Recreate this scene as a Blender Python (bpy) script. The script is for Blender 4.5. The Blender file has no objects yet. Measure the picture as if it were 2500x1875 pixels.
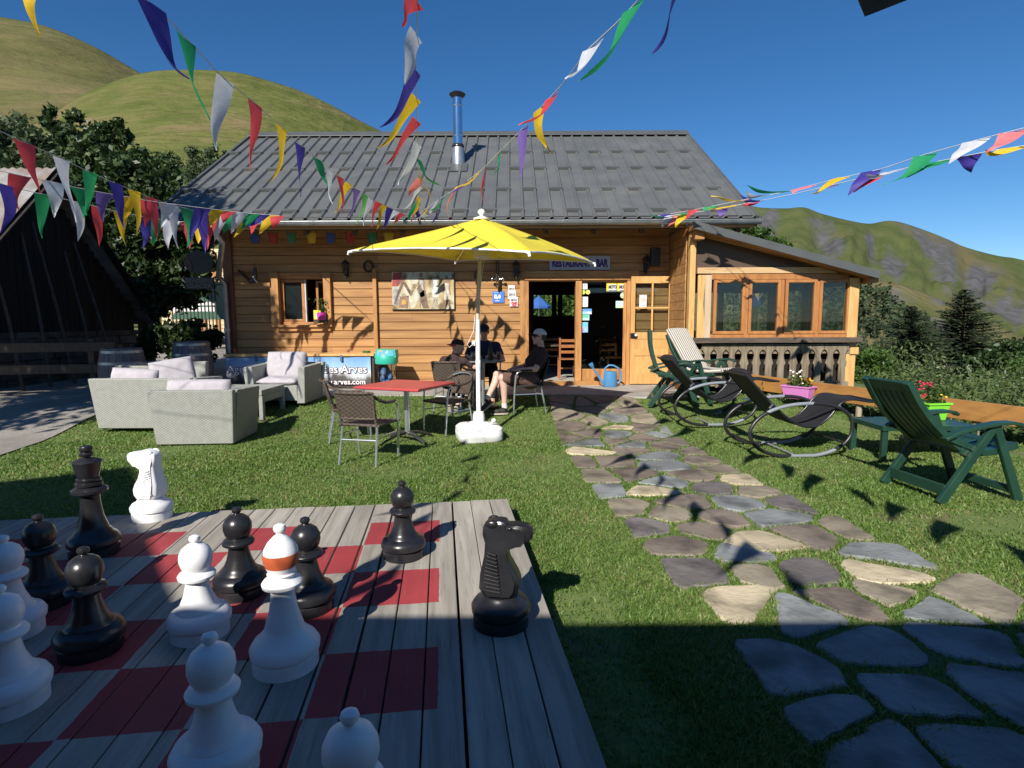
import bpy, math, random
import numpy as np
from mathutils import Vector as V3, Matrix, noise as mnoise

random.seed(7)
rng = np.random.default_rng(11)
sc = bpy.context.scene
COL = sc.collection
PI = math.pi

# ---------------------------------------------------------------- survey
# camera model solved from the deck's chequered squares; V() pixels are those
# of a 2212 px wide view of the photograph
F, PT, RL, CH = 1409.4, 0.107961, -0.0043697, 1.53
DK = 0.147                                   # top of the deck

def ray(vx, vy):
    k = 2500.0/2212.0
    u = (vx*k-1250)/F; v = (vy*k-937.5)/F
    c, s = math.cos(-RL), math.sin(-RL)
    u, v = u*c-v*s, u*s+v*c
    cp, sp = math.cos(PT), math.sin(PT)
    return V3((u, cp-v*sp, -sp-v*cp))

def at_z(vx, vy, z):
    r = ray(vx, vy); t = (z-CH)/r.z
    return V3((r.x*t, r.y*t, z))

def at_y(vx, vy, y):
    r = ray(vx, vy); t = y/r.y
    return V3((r.x*t, y, CH+r.z*t))

def sstep(a, b, x):
    t = min(1.0, max(0.0, (x-a)/(b-a)))
    return t*t*(3-2*t)

FEN0, FEN1 = V3((3.95, 9.9, 0)), V3((7.75, 4.4, 0))
FDIR = (FEN1-FEN0).normalized()
FNRM = V3((-FDIR.y, FDIR.x, 0))              # points away from the lawn
if FNRM.x < 0: FNRM = -FNRM

def zg(x, y):
    z = 0.25*sstep(7.3, 9.9, y)
    e = (x-FEN0.x)*FNRM.x+(y-FEN0.y)*FNRM.y
    if y > 10.3:
        e = max(e, x-7.2) if x > 7.2 else min(e, (x-7.2))
    if e > 0.1:
        z -= 0.35*sstep(0.1, 1.3, e)+0.085*max(0, e-.4)
    if y > 20 and x < 0:
        z += 0.02*(y-20)
    return max(z, -30)

# ---------------------------------------------------------------- helpers
class MB:
    """collects simple shapes and links them as ONE mesh object"""
    def __init__(s): s.v = []; s.f = []; s.m = []; s.mi = 0
    def add(s, vs, fs):
        b = len(s.v); s.v += [tuple(p) for p in vs]
        s.f += [tuple(b+i for i in f) for f in fs]; s.m += [s.mi]*len(fs)
        return s
    def box(s, a, b, ch=0.0):
        (x0, y0, z0), (x1, y1, z1) = a, b
        x0, x1 = min(x0, x1), max(x0, x1); y0, y1 = min(y0, y1), max(y0, y1); z0, z1 = min(z0, z1), max(z0, z1)
        vs = [(x0,y0,z0),(x1,y0,z0),(x1,y1,z0),(x0,y1,z0),(x0,y0,z1),(x1,y0,z1),(x1,y1,z1),(x0,y1,z1)]
        return s.add(vs, [(0,3,2,1),(4,5,6,7),(0,1,5,4),(1,2,6,5),(2,3,7,6),(3,0,4,7)])
    def beam(s, a, b, w, h, up=(0,0,1), w2=None, h2=None):
        a, b = V3(a), V3(b); d = (b-a).normalized(); up = V3(up)
        if abs(d.dot(up)) > .98: up = V3((0,1,0))
        sx = d.cross(up).normalized(); sy = sx.cross(d)
        w2 = w if w2 is None else w2; h2 = h if h2 is None else h2
        vs = []
        for p, ww, hh in ((a, w, h), (b, w2, h2)):
            for i, j in ((-1,-1),(1,-1),(1,1),(-1,1)):
                vs.append(p+sx*(i*ww/2)+sy*(j*hh/2))
        return s.add(vs, [(0,1,2,3),(7,6,5,4),(0,4,5,1),(1,5,6,2),(2,6,7,3),(3,7,4,0)])
    def tube(s, pts, r, n=8, closed=False, caps=True, flat=1.0):
        pts = [V3(p) for p in pts]; k = len(pts)
        rs = r if isinstance(r, (list, tuple)) else [r]*k
        ref = None; vs = []
        for i, p in enumerate(pts):
            q0 = pts[(i-1) % k] if (i or closed) else p
            q1 = pts[(i+1) % k] if (i < k-1 or closed) else p
            d = (q1-q0).normalized()
            if ref is None:
                ref = d.orthogonal().normalized()
            ref = (ref-d*ref.dot(d)).normalized(); bi = d.cross(ref)
            for j in range(n):
                a = 2*PI*j/n
                vs.append(p+(ref*math.cos(a)+bi*math.sin(a)*flat)*rs[i])
        fs = []
        for i in range(k if closed else k-1):
            i2 = (i+1) % k
            for j in range(n):
                j2 = (j+1) % n
                fs.append((i*n+j, i*n+j2, i2*n+j2, i2*n+j))
        if caps and not closed:
            fs.append(tuple(reversed(range(n)))); fs.append(tuple((k-1)*n+j for j in range(n)))
        return s.add(vs, fs)
    def lathe(s, prof, n=24, c=(0,0,0), capb=True, capt=True, sy=1.0):
        vs = []; fs = []; k = len(prof)
        for r, z in prof:
            for j in range(n):
                a = 2*PI*j/n
                vs.append((c[0]+r*math.cos(a), c[1]+r*math.sin(a)*sy, c[2]+z))
        for i in range(k-1):
            for j in range(n):
                j2 = (j+1) % n
                fs.append((i*n+j, i*n+j2, (i+1)*n+j2, (i+1)*n+j))
        if capb: fs.append(tuple(reversed(range(n))))
        if capt: fs.append(tuple((k-1)*n+j for j in range(n)))
        return s.add(vs, fs)
    def ell(s, c, r, n=12, m=8, rot=None):
        prof = [(math.sin(PI*i/m), -math.cos(PI*i/m)) for i in range(m+1)]
        prof[0] = (.02, -1); prof[-1] = (.02, 1)
        t = MB().lathe(prof, n)
        vs = []
        for p in t.v:
            q = V3((p[0]*r[0], p[1]*r[1], p[2]*r[2]))
            if rot is not None: q = rot @ q
            vs.append(q+V3(c))
        return s.add(vs, t.f)
    def prism(s, poly, o, ux, uy, th):
        """closed 2-D outline on the frame (o,ux,uy), given a thickness"""
        o, ux, uy = V3(o), V3(ux), V3(uy); nn = ux.cross(uy).normalized()*th
        k = len(poly)
        vs = [o+ux*a+uy*b for a, b in poly]; vs += [p+nn for p in vs]
        fs = [tuple(reversed(range(k))), tuple(range(k, 2*k))]
        fs += [(i, (i+1) % k, k+(i+1) % k, k+i) for i in range(k)]
        return s.add(vs, fs)
    def grid(s, fn, nu, nv):
        vs = [fn(i/nu, j/nv) for j in range(nv+1) for i in range(nu+1)]
        fs = [(j*(nu+1)+i, j*(nu+1)+i+1, (j+1)*(nu+1)+i+1, (j+1)*(nu+1)+i) for j in range(nv) for i in range(nu)]
        return s.add(vs, fs)
    def slab(s, fn, nu, nv, th):
        """a curved sheet fn(u,v) with real thickness"""
        P = [[V3(fn(i/nu, j/nv)) for i in range(nu+1)] for j in range(nv+1)]
        vs = []; N = []
        for j in range(nv+1):
            for i in range(nu+1):
                du = P[j][min(i+1, nu)]-P[j][max(i-1, 0)]; dv = P[min(j+1, nv)][i]-P[max(j-1, 0)][i]
                n = du.cross(dv); n = n.normalized() if n.length > 1e-9 else V3((0,0,1)); N.append(n)
                vs.append(P[j][i]+n*th/2)
        q = len(vs); k = 0
        for j in range(nv+1):
            for i in range(nu+1):
                vs.append(P[j][i]-N[k]*th/2); k += 1
        w = nu+1; fs = []
        for j in range(nv):
            for i in range(nu):
                a = j*w+i
                fs.append((a, a+1, a+w+1, a+w)); fs.append((q+a, q+a+w, q+a+w+1, q+a+1))
        for i in range(nu):
            fs.append((i, q+i, q+i+1, i+1)); a = nv*w+i; fs.append((a, a+1, q+a+1, q+a))
        for j in range(nv):
            a = j*w; fs.append((a, a+w, q+a+w, q+a)); a += nu; fs.append((a, q+a, q+a+w, a+w))
        return s.add(vs, fs)
    def xf(s, M, start=0):
        s.v[start:] = [tuple(M @ V3(p)) for p in s.v[start:]]; return s
    def build(s, name, mat, parent=None, smooth=None, bevel=0, world=False):
        me = bpy.data.meshes.new(name)
        off = V3((0,0,0))
        if parent is not None and world:
            q = parent
            while q is not None: off = off+q.location; q = q.parent
        me.from_pydata([(p[0]-off.x, p[1]-off.y, p[2]-off.z) for p in s.v], [], s.f)
        for mm in (mat if isinstance(mat, (list, tuple)) else [mat]): me.materials.append(mm)
        if any(s.m): me.polygons.foreach_set('material_index', s.m)
        if smooth:
            me.polygons.foreach_set('use_smooth', [True]*len(s.f))
            me.set_sharp_from_angle(angle=math.radians(smooth))
        o = bpy.data.objects.new(name, me); COL.objects.link(o)
        if parent is not None: o.parent = parent
        if bevel:
            b = o.modifiers.new('edge', 'BEVEL'); b.width = bevel; b.segments = 2; b.limit_method = 'ANGLE'
            b.angle_limit = math.radians(40); b.use_clamp_overlap = True; b.harden_normals = False
        return o

def np_mesh(name, v, f, mat, parent=None, smooth=False):
    """fast mesh from numpy arrays (f: n x k)"""
    me = bpy.data.meshes.new(name); n, k = f.shape
    me.vertices.add(len(v)); me.vertices.foreach_set('co', np.ascontiguousarray(v, dtype=np.float32).ravel())
    me.loops.add(n*k); me.loops.foreach_set('vertex_index', np.ascontiguousarray(f, dtype=np.int32).ravel())
    me.polygons.add(n); me.polygons.foreach_set('loop_start', np.arange(0, n*k, k, dtype=np.int32))
    me.polygons.foreach_set('loop_total', np.full(n, k, dtype=np.int32))
    if smooth: me.polygons.foreach_set('use_smooth', np.ones(n, dtype=bool))
    me.update(calc_edges=True); me.validate()
    me.materials.append(mat)
    o = bpy.data.objects.new(name, me); COL.objects.link(o)
    if parent is not None: o.parent = parent
    return o

def tag(o, label, cat, group=None):
    o['label'] = label; o['category'] = cat
    if group: o['group'] = group
    return o
def thing(name, label, cat, loc=(0,0,0), rz=0, group=None):
    o = bpy.data.objects.new(name, None); COL.objects.link(o)
    o.location = loc; o.rotation_euler = (0,0,rz); o.empty_display_size = .2
    return tag(o, label, cat, group)
def struct(o, kind='structure'):
    o['kind'] = kind; return o
def kids(o):
    return [c for c in bpy.data.objects if c.parent == o]
def dup(root, loc, rz=None, label=None, group=None):
    def cp(o, par):
        c = o.copy(); COL.objects.link(c)
        if par is not None: c.parent = par
        for ch in kids(o): cp(ch, c)
        return c
    r = cp(root, None); r.location = loc
    if rz is not None: r.rotation_euler = (0,0,rz)
    if label: r['label'] = label
    if group: r['group'] = group
    return r
def text(s, size, mat, name='lettering', parent=None, loc=(0,0,0), rot=(PI/2,0,0), bold=0.0, align='CENTER', ext=.002, sx=1.0, shear=0.0, fit=0):
    cu = bpy.data.curves.new(name, 'FONT'); cu.body = s; cu.size = size; cu.align_x = align; cu.align_y = 'CENTER'
    cu.extrude = ext; cu.offset = bold; cu.shear = shear; cu.resolution_u = 3
    t = bpy.data.objects.new(name+'_c', cu); COL.objects.link(t)
    bpy.context.view_layer.update()
    me = bpy.data.meshes.new_from_object(t.evaluated_get(bpy.context.evaluated_depsgraph_get()))
    bpy.data.objects.remove(t); bpy.data.curves.remove(cu)
    me.name = name; me.materials.clear(); me.materials.append(mat)
    o = bpy.data.objects.new(name, me); COL.objects.link(o)
    if fit: sx = fit/max(1e-6, max(v.co.x for v in me.vertices)-min(v.co.x for v in me.vertices))
    o.location = loc; o.rotation_euler = rot; o.scale = (sx,1,1)
    if parent is not None: o.parent = parent
    return o

# ---------------------------------------------------------------- materials
def nodes(name):
    m = bpy.data.materials.new(name); m.use_nodes = True
    nt = m.node_tree; return m, nt, nt.nodes['Principled BSDF']
def N(nt, t, **kw):
    n = nt.nodes.new('ShaderNode'+t)
    for k, v in kw.items():
        if k.startswith('i_'):
            n.inputs[k[2:].replace('_', ' ')].default_value = v
        else: setattr(n, k, v)
    return n
def L(nt, a, b): nt.links.new(a, b)
def rgb(c): return (c[0], c[1], c[2], 1)

def M(name, c1, c2=None, sc=6., rough=.6, metal=0., bump=0., bsc=None, st=(1,1,1), spec=.5, isl=0., ramp=(.35,.65), detail=5., coord='Object', c3=None, sc3=1.5, r3=(.55,.75), transl=0., sheen=0., bd=.02, coat=0.):
    """two-tone noise colour, optional third tone, per-piece variation, bump"""
    m, nt, b = nodes(name)
    b.inputs['Roughness'].default_value = rough; b.inputs['Metallic'].default_value = metal
    b.inputs['Specular IOR Level'].default_value = spec
    if coat: b.inputs['Coat Weight'].default_value = coat
    tc = N(nt, 'TexCoord'); mp = N(nt, 'Mapping'); mp.inputs['Scale'].default_value = st
    L(nt, tc.outputs[coord], mp.inputs['Vector'])
    geo = N(nt, 'NewGeometry')
    vec = mp.outputs[0]
    if isl:
        ad = N(nt, 'VectorMath', operation='ADD'); ml = N(nt, 'Math', operation='MULTIPLY'); ml.inputs[1].default_value = 37.
        L(nt, geo.outputs['Random Per Island'], ml.inputs[0]); L(nt, vec, ad.inputs[0]); L(nt, ml.outputs[0], ad.inputs[1]); vec = ad.outputs[0]
    colout = None
    if c2 is not None:
        nz = N(nt, 'TexNoise'); nz.inputs['Scale'].default_value = sc; nz.inputs['Detail'].default_value = detail
        L(nt, vec, nz.inputs['Vector'])
        cr = N(nt, 'ValToRGB'); e = cr.color_ramp.elements
        e[0].position, e[1].position = ramp; e[0].color = rgb(c1); e[1].color = rgb(c2)
        L(nt, nz.outputs['Fac'], cr.inputs['Fac']); colout = cr.outputs['Color']
        if c3 is not None:
            n3 = N(nt, 'TexNoise'); n3.inputs['Scale'].default_value = sc3; n3.inputs['Detail'].default_value = 3.
            L(nt, vec, n3.inputs['Vector'])
            mr = N(nt, 'MapRange'); mr.inputs['From Min'].default_value = r3[0]; mr.inputs['From Max'].default_value = r3[1]
            L(nt, n3.outputs['Fac'], mr.inputs['Value'])
            mx = N(nt, 'MixRGB'); mx.inputs['Color2'].default_value = rgb(c3)
            L(nt, mr.outputs[0], mx.inputs['Fac']); L(nt, colout, mx.inputs['Color1']); colout = mx.outputs[0]
    if isl:
        hs = N(nt, 'HueSaturation'); mr = N(nt, 'MapRange')
        mr.inputs['To Min'].default_value = 1-isl; mr.inputs['To Max'].default_value = 1+isl
        L(nt, geo.outputs['Random Per Island'], mr.inputs['Value']); L(nt, mr.outputs[0], hs.inputs['Value'])
        if colout is not None: L(nt, colout, hs.inputs['Color'])
        else: hs.inputs['Color'].default_value = rgb(c1)
        colout = hs.outputs['Color']
    if colout is not None: L(nt, colout, b.inputs['Base Color'])
    else: b.inputs['Base Color'].default_value = rgb(c1)
    if bump:
        nb = N(nt, 'TexNoise'); nb.inputs['Scale'].default_value = bsc or sc*3; nb.inputs['Detail'].default_value = 6.
        L(nt, vec, nb.inputs['Vector'])
        bp = N(nt, 'Bump'); bp.inputs['Strength'].default_value = bump; bp.inputs['Distance'].default_value = bd
        L(nt, nb.outputs['Fac'], bp.inputs['Height']); L(nt, bp.outputs[0], b.inputs['Normal'])
    if transl:
        tr = N(nt, 'BsdfTranslucent'); mx = N(nt, 'MixShader'); mx.inputs[0].default_value = transl
        if colout is not None: L(nt, colout, tr.inputs['Color'])
        else: tr.inputs['Color'].default_value = rgb(c1)
        out = nt.nodes['Material Output']
        L(nt, b.outputs[0], mx.inputs[1]); L(nt, tr.outputs[0], mx.inputs[2]); L(nt, mx.outputs[0], out.inputs['Surface'])
    m['col'] = 1
    return m

def glass(name, tint=(.8,.85,.85), refl=.9):
    m, nt, b = nodes(name)
    tr = N(nt, 'BsdfTransparent'); tr.inputs['Color'].default_value = rgb(tint)
    gl = N(nt, 'BsdfGlossy'); gl.inputs['Roughness'].default_value = .02; gl.inputs['Color'].default_value = (refl,refl,refl,1)
    ge = N(nt, 'NewGeometry'); mi = N(nt, 'MapRange'); mi.inputs['To Min'].default_value = 1.5; mi.inputs['To Max'].default_value = 1/1.5
    fr = N(nt, 'Fresnel'); L(nt, ge.outputs['Backfacing'], mi.inputs['Value']); L(nt, mi.outputs[0], fr.inputs['IOR'])
    mx = N(nt, 'MixShader'); L(nt, fr.outputs[0], mx.inputs[0]); L(nt, tr.outputs[0], mx.inputs[1]); L(nt, gl.outputs[0], mx.inputs[2])
    L(nt, mx.outputs[0], nt.nodes['Material Output'].inputs['Surface'])
    return m

W_SIDE = M('siding_wood', (.335,.165,.054), (.445,.24,.086), sc=3.2, st=(.35,3,5), rough=.55, isl=.13, bump=.15, bsc=10, c3=(.20,.085,.03), sc3=1.3, r3=(.52,.8))
W_TRIM = M('trim_wood', (.36,.17,.05), (.50,.25,.08), sc=5, st=(3,3,.5), rough=.5, isl=.12, bump=.12, c3=(.24,.1,.03), sc3=2.4, r3=(.6,.75))
W_TRIMX = M('trim_wood_lengthwise', (.36,.17,.05), (.50,.25,.08), sc=5, st=(.5,3,3), rough=.5, isl=.12, bump=.12, c3=(.24,.1,.03), sc3=2.4, r3=(.6,.75))
W_PALE = M('pale_post_wood', (.55,.31,.105), (.66,.41,.16), sc=4, st=(4,4,.6), rough=.5, isl=.08, bump=.12, c3=(.42,.18,.05), sc3=3, r3=(.62,.72))
W_DOOR = M('door_wood', (.50,.27,.09), (.60,.35,.13), sc=5, st=(4,4,.5), rough=.45, isl=.08, bump=.08)
W_WIN = M('window_wood', (.34,.14,.045), (.43,.19,.06), sc=5, st=(3,3,.6), rough=.4, isl=.1, bump=.06)
W_OLD = M('weathered_wood', (.16,.125,.08), (.28,.23,.16), sc=5, st=(5,5,.6), rough=.8, isl=.22, bump=.3, c3=(.10,.07,.045), sc3=3.5, r3=(.55,.72))
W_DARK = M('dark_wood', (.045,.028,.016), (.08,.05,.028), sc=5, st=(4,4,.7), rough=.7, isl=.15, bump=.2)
W_RAIL = M('dark_rail_wood', (.06,.045,.035), (.12,.09,.07), sc=5, st=(.6,4,4), rough=.75, bump=.3)
W_FEN = M('fence_board_wood', (.27,.125,.035), (.35,.175,.05), sc=4, st=(1,1,3), rough=.5, isl=.06, bump=.1, c3=(.36,.15,.03), sc3=4, r3=(.6,.75))
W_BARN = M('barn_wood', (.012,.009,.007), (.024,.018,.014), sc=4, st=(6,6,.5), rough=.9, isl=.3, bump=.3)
ROOFM = M('roof_steel', (.094,.099,.098), (.114,.119,.117), sc=2.2, rough=.42, metal=0., spec=.5, bump=.03, bsc=40, c3=(.128,.130,.125), sc3=1.1, r3=(.5,.8))
ROOFD = M('roof_trim_steel', (.075,.080,.080), (.088,.093,.092), sc=3, rough=.4)
ZINC = M('zinc', (.30,.33,.35), (.42,.45,.47), sc=6, rough=.38, metal=.7)
STEEL = M('polished_steel', (.62,.64,.67), (.72,.74,.77), sc=2, rough=.12, metal=1.)
ALU = M('brushed_aluminium', (.60,.63,.68), (.72,.75,.80), sc=8, rough=.27, metal=.85)
BLK = M('black_plastic', (.014,.014,.016), (.02,.02,.022), sc=3, rough=.28, spec=.5)
BLKPC = M('black_chess_plastic', (.012,.012,.014), (.022,.022,.025), sc=9, rough=.3, spec=.5, bump=.03, bsc=60, c3=(.028,.028,.028), sc3=7, r3=(.62,.85))
WHTPC = M('white_chess_plastic', (.76,.77,.78), (.82,.82,.82), sc=8, rough=.42, bump=.03, bsc=60, c3=(.58,.57,.53), sc3=6, r3=(.6,.85))
WHT = M('white_plastic', (.78,.79,.78), (.84,.84,.83), sc=4, rough=.45, bump=.02)
WHTP = M('white_paint', (.78,.78,.76), None, rough=.5)
IRON = M('black_iron', (.018,.017,.016), (.035,.03,.027), sc=12, rough=.55, bump=.1)
GRN = M('dark_green_plastic', (.010,.040,.027), (.016,.054,.036), sc=6, rough=.36, bump=.03, bsc=80)
LIME = M('lime_plastic', (.20,.62,.04), None, rough=.4)
PINK = M('pink_plastic', (.58,.20,.50), None, rough=.4)
MAG = M('magenta_ceramic', (.55,.05,.38), None, rough=.35)
BLUEC = M('blue_plastic', (.06,.21,.42), (.075,.24,.47), sc=5, rough=.38)
YEL = M('yellow_canvas', (.78,.66,.05), (.84,.72,.07), sc=9, rough=.75, transl=.28, bump=.05, bsc=300)
TAUPE = M('taupe_canvas', (.44,.41,.36), (.50,.47,.41), sc=9, rough=.85, transl=.3)
REDT = M('red_laminate', (.46,.055,.06), (.52,.075,.075), sc=3, rough=.35, bump=.02, bsc=200)
CONC = M('concrete', (.30,.28,.25), (.40,.38,.34), sc=3, rough=.9, bump=.2, bsc=60, c3=(.22,.205,.18), sc3=1.2, r3=(.5,.7))
GRAV = M('gravel', (.25,.235,.21), (.36,.34,.30), sc=30, rough=.95, bump=.6, bsc=120, c3=(.20,.18,.15), sc3=.7, r3=(.45,.7))
FABG = M('grey_cushion', (.38,.36,.39), (.43,.41,.435), sc=12, rough=.95, bump=.15, bsc=7, bd=.05)
SLING = M('black_sling_fabric', (.010,.010,.012), (.016,.016,.019), sc=60, rough=.75, bump=.1, bsc=500)
SKIN = M('skin', (.52,.30,.215), (.58,.35,.26), sc=8, rough=.5, spec=.4)
GLASS = glass('window_glass')
GLASSD = glass('door_glass', (.5,.54,.54))
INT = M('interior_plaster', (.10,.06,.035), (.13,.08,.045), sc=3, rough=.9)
TILE = M('floor_tiles', (.42,.40,.36), (.50,.48,.44), sc=3, rough=.5)
def flat(name, c, rough=.5): return M(name, c, None, rough=rough)

# weave of the rattan furniture: bands in two directions, real bump
def weave(name, ca, cb, s=62., strength=.8):
    m, nt, b = nodes(name)
    tc = N(nt, 'TexCoord'); sx = N(nt, 'SeparateXYZ'); L(nt, tc.outputs['Object'], sx.inputs[0])
    ad = N(nt, 'Math', operation='ADD'); L(nt, sx.outputs['X'], ad.inputs[0]); L(nt, sx.outputs['Y'], ad.inputs[1])
    def band(src, k, ph=None):
        mu = N(nt, 'Math', operation='MULTIPLY'); mu.inputs[1].default_value = k; L(nt, src, mu.inputs[0])
        v = mu.outputs[0]
        if ph is not None:
            a2 = N(nt, 'Math', operation='ADD'); L(nt, v, a2.inputs[0]); L(nt, ph, a2.inputs[1]); v = a2.outputs[0]
        si = N(nt, 'Math', operation='SINE'); L(nt, v, si.inputs[0]); return si.outputs[0]
    # alternate rows are shifted by half a strand
    zr = N(nt, 'Math', operation='MULTIPLY'); zr.inputs[1].default_value = s/ math.pi*1.6; L(nt, sx.outputs['Z'], zr.inputs[0])
    fl = N(nt, 'Math', operation='FLOOR'); L(nt, zr.outputs[0], fl.inputs[0])
    pm = N(nt, 'Math', operation='MULTIPLY'); pm.inputs[1].default_value = math.pi; L(nt, fl.outputs[0], pm.inputs[0])
    bx = band(ad.outputs[0], s*1.1, pm.outputs[0]); bz = band(sx.outputs['Z'], s*3.2)
    ab = N(nt, 'Math', operation='ABSOLUTE'); L(nt, bz, ab.inputs[0])
    hh = N(nt, 'Math', operation='MULTIPLY_ADD'); hh.inputs[1].default_value = .6; L(nt, bx, hh.inputs[0]); L(nt, ab.outputs[0], hh.inputs[2])
    mr = N(nt, 'MapRange'); mr.inputs['From Min'].default_value = -.6; mr.inputs['From Max'].default_value = 1.2; L(nt, hh.outputs[0], mr.inputs['Value'])
    mx = N(nt, 'MixRGB'); mx.inputs['Color1'].default_value = rgb(ca); mx.inputs['Color2'].default_value = rgb(cb); L(nt, mr.outputs[0], mx.inputs['Fac'])
    nz = N(nt, 'TexNoise'); nz.inputs['Scale'].default_value = 14.; L(nt, tc.outputs['Object'], nz.inputs['Vector'])
    hs = N(nt, 'HueSaturation'); m2 = N(nt, 'MapRange'); m2.inputs['To Min'].default_value = .8; m2.inputs['To Max'].default_value = 1.2
    L(nt, nz.outputs['Fac'], m2.inputs['Value']); L(nt, m2.outputs[0], hs.inputs['Value']); L(nt, mx.outputs[0], hs.inputs['Color'])
    L(nt, hs.outputs[0], b.inputs['Base Color']); b.inputs['Roughness'].default_value = .55
    bp = N(nt, 'Bump'); bp.inputs['Strength'].default_value = strength; bp.inputs['Distance'].default_value = .006
    L(nt, mr.outputs[0], bp.inputs['Height']); L(nt, bp.outputs[0], b.inputs['Normal'])
    return m
RATG = weave('grey_rattan', (.15,.155,.14), (.42,.43,.395), 125)
RATB = weave('brown_rattan', (.016,.011,.008), (.115,.085,.065), 85)
RATK = weave('black_rattan', (.008,.008,.008), (.03,.028,.026), 120)
# ================================================================ SETTING
def ramp_island(name, cols, rough=.6, transl=.3, spec=.4, nsc=.6, c2=None):
    """per-leaf / per-blade colour picked along a ramp, with slow drift over the ground"""
    m, nt, b = nodes(name); b.inputs['Roughness'].default_value = rough; b.inputs['Specular IOR Level'].default_value = spec
    g = N(nt, 'NewGeometry'); cr = N(nt, 'ValToRGB'); e = cr.color_ramp.elements
    while len(e) < len(cols): e.new(.5)
    for i, (p, c) in enumerate(cols): e[i].position = p; e[i].color = rgb(c)
    tc = N(nt, 'TexCoord'); nz = N(nt, 'TexNoise'); nz.inputs['Scale'].default_value = nsc; nz.inputs['Detail'].default_value = 4.
    L(nt, tc.outputs['Object'], nz.inputs['Vector'])
    ma = N(nt, 'Math', operation='MULTIPLY_ADD'); ma.inputs[1].default_value = 1.25; ma.inputs[2].default_value = -.625
    ad = N(nt, 'Math', operation='ADD'); ad.use_clamp = True
    L(nt, nz.outputs['Fac'], ma.inputs[0]); L(nt, g.outputs['Random Per Island'], ad.inputs[0]); L(nt, ma.outputs[0], ad.inputs[1])
    L(nt, ad.outputs[0], cr.inputs['Fac'])
    L(nt, cr.outputs[0], b.inputs['Base Color'])
    if transl:
        tr = N(nt, 'BsdfTranslucent'); mx = N(nt, 'MixShader'); mx.inputs[0].default_value = transl
        L(nt, cr.outputs[0], tr.inputs['Color']); L(nt, b.outputs[0], mx.inputs[1]); L(nt, tr.outputs[0], mx.inputs[2])
        L(nt, mx.outputs[0], nt.nodes['Material Output'].inputs['Surface'])
    return m
GRASS = ramp_island('grass_blade', [(0, (.095,.170,.030)), (.45, (.150,.260,.050)), (.8, (.21,.325,.078)), (.93, (.30,.33,.12)), (1., (.30,.27,.12))], rough=.5, transl=.45, nsc=1.3)
SOIL = M('lawn_soil', (.085,.135,.030), (.13,.17,.045), sc=9, rough=.95, bump=.4, bsc=60, c3=(.12,.10,.05), sc3=2.2, r3=(.58,.72))
LEAF = ramp_island('leaf', [(0, (.016,.032,.009)), (.5, (.032,.062,.016)), (.85, (.055,.095,.026)), (1., (.08,.12,.04))], rough=.46, transl=.25, spec=.4, nsc=.35)
LEAFP = ramp_island('pale_leaf', [(0, (.04,.065,.025)), (.5, (.075,.11,.045)), (1., (.12,.155,.075))], rough=.5, transl=.3, nsc=.4)
LEAFB = ramp_island('bright_leaf', [(0, (.03,.07,.012)), (.5, (.065,.13,.025)), (1., (.12,.19,.05))], rough=.45, transl=.35, nsc=.4)
NEED = ramp_island('spruce_needle', [(0, (.012,.024,.010)), (.5, (.026,.044,.017)), (1., (.06,.08,.035))], rough=.6, transl=.1, nsc=.6)
WEED = ramp_island('tall_weed', [(0, (.045,.085,.022)), (.6, (.11,.165,.045)), (.93, (.12,.15,.06)), (1., (.27,.29,.20))], rough=.7, transl=.3, nsc=.3)
BARK = M('bark', (.06,.05,.04), (.12,.10,.08), sc=8, st=(1,1,.3), rough=.9, bump=.6)

# ---- ground: one sheet out to the horizon
def axis(lo, hi, near, step):
    a = list(np.arange(-near, near+1e-6, step)); d = step
    while a[-1] < hi: d *= 1.35; a.append(a[-1]+d)
    d = step
    while a[0] > lo: d *= 1.35; a.insert(0, a[0]-d)
    return a
gx = axis(-2500, 2500, 11, .45); gy = axis(-400, 3000, 13, .45)
vs = [(x, y, zg(x, y)+.012*mnoise.noise(V3((x*.9, y*.9, 0)))*(1 if y < 9.5 else 0)) for y in gy for x in gx]
w = len(gx); fs = [(j*w+i, j*w+i+1, (j+1)*w+i+1, (j+1)*w+i) for j in range(len(gy)-1) for i in range(len(gx)-1)]
g = MB().add(vs, fs).build('ground', SOIL, smooth=80); struct(g)

# ---- gravel road on the left and concrete terrace before the chalet
def road_r(y):
    return float(np.interp(y, [-20, 4, 6.7, 8.3, 9.3, 9.8, 12, 40], [-5.2, -5.5, -5.95, -6.3, -6.35, -5.75, -5.7, -9]))
def road_fn(u, v):
    y = -20+60*v; r = road_r(y); x = -24+(r+24)*u
    r2 = .06*mnoise.noise(V3((y*2.2, 3, 0)))*(u > .99)
    return (x+r2, y, zg(x, y)+.018)
struct(MB().grid(road_fn, 14, 180).build('road', GRAV, smooth=80))
ter = MB().box((-6.1, 9.92, .12), (3.25, 11.62, .268))
ter.prism([(1.6, 9.92), (2.15, 9.55), (3.6, 9.7), (3.25, 9.92)], (0,0,.15), (1,0,0), (0,1,0), .117)
struct(ter.build('pavement', CONC, bevel=.012))

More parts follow.
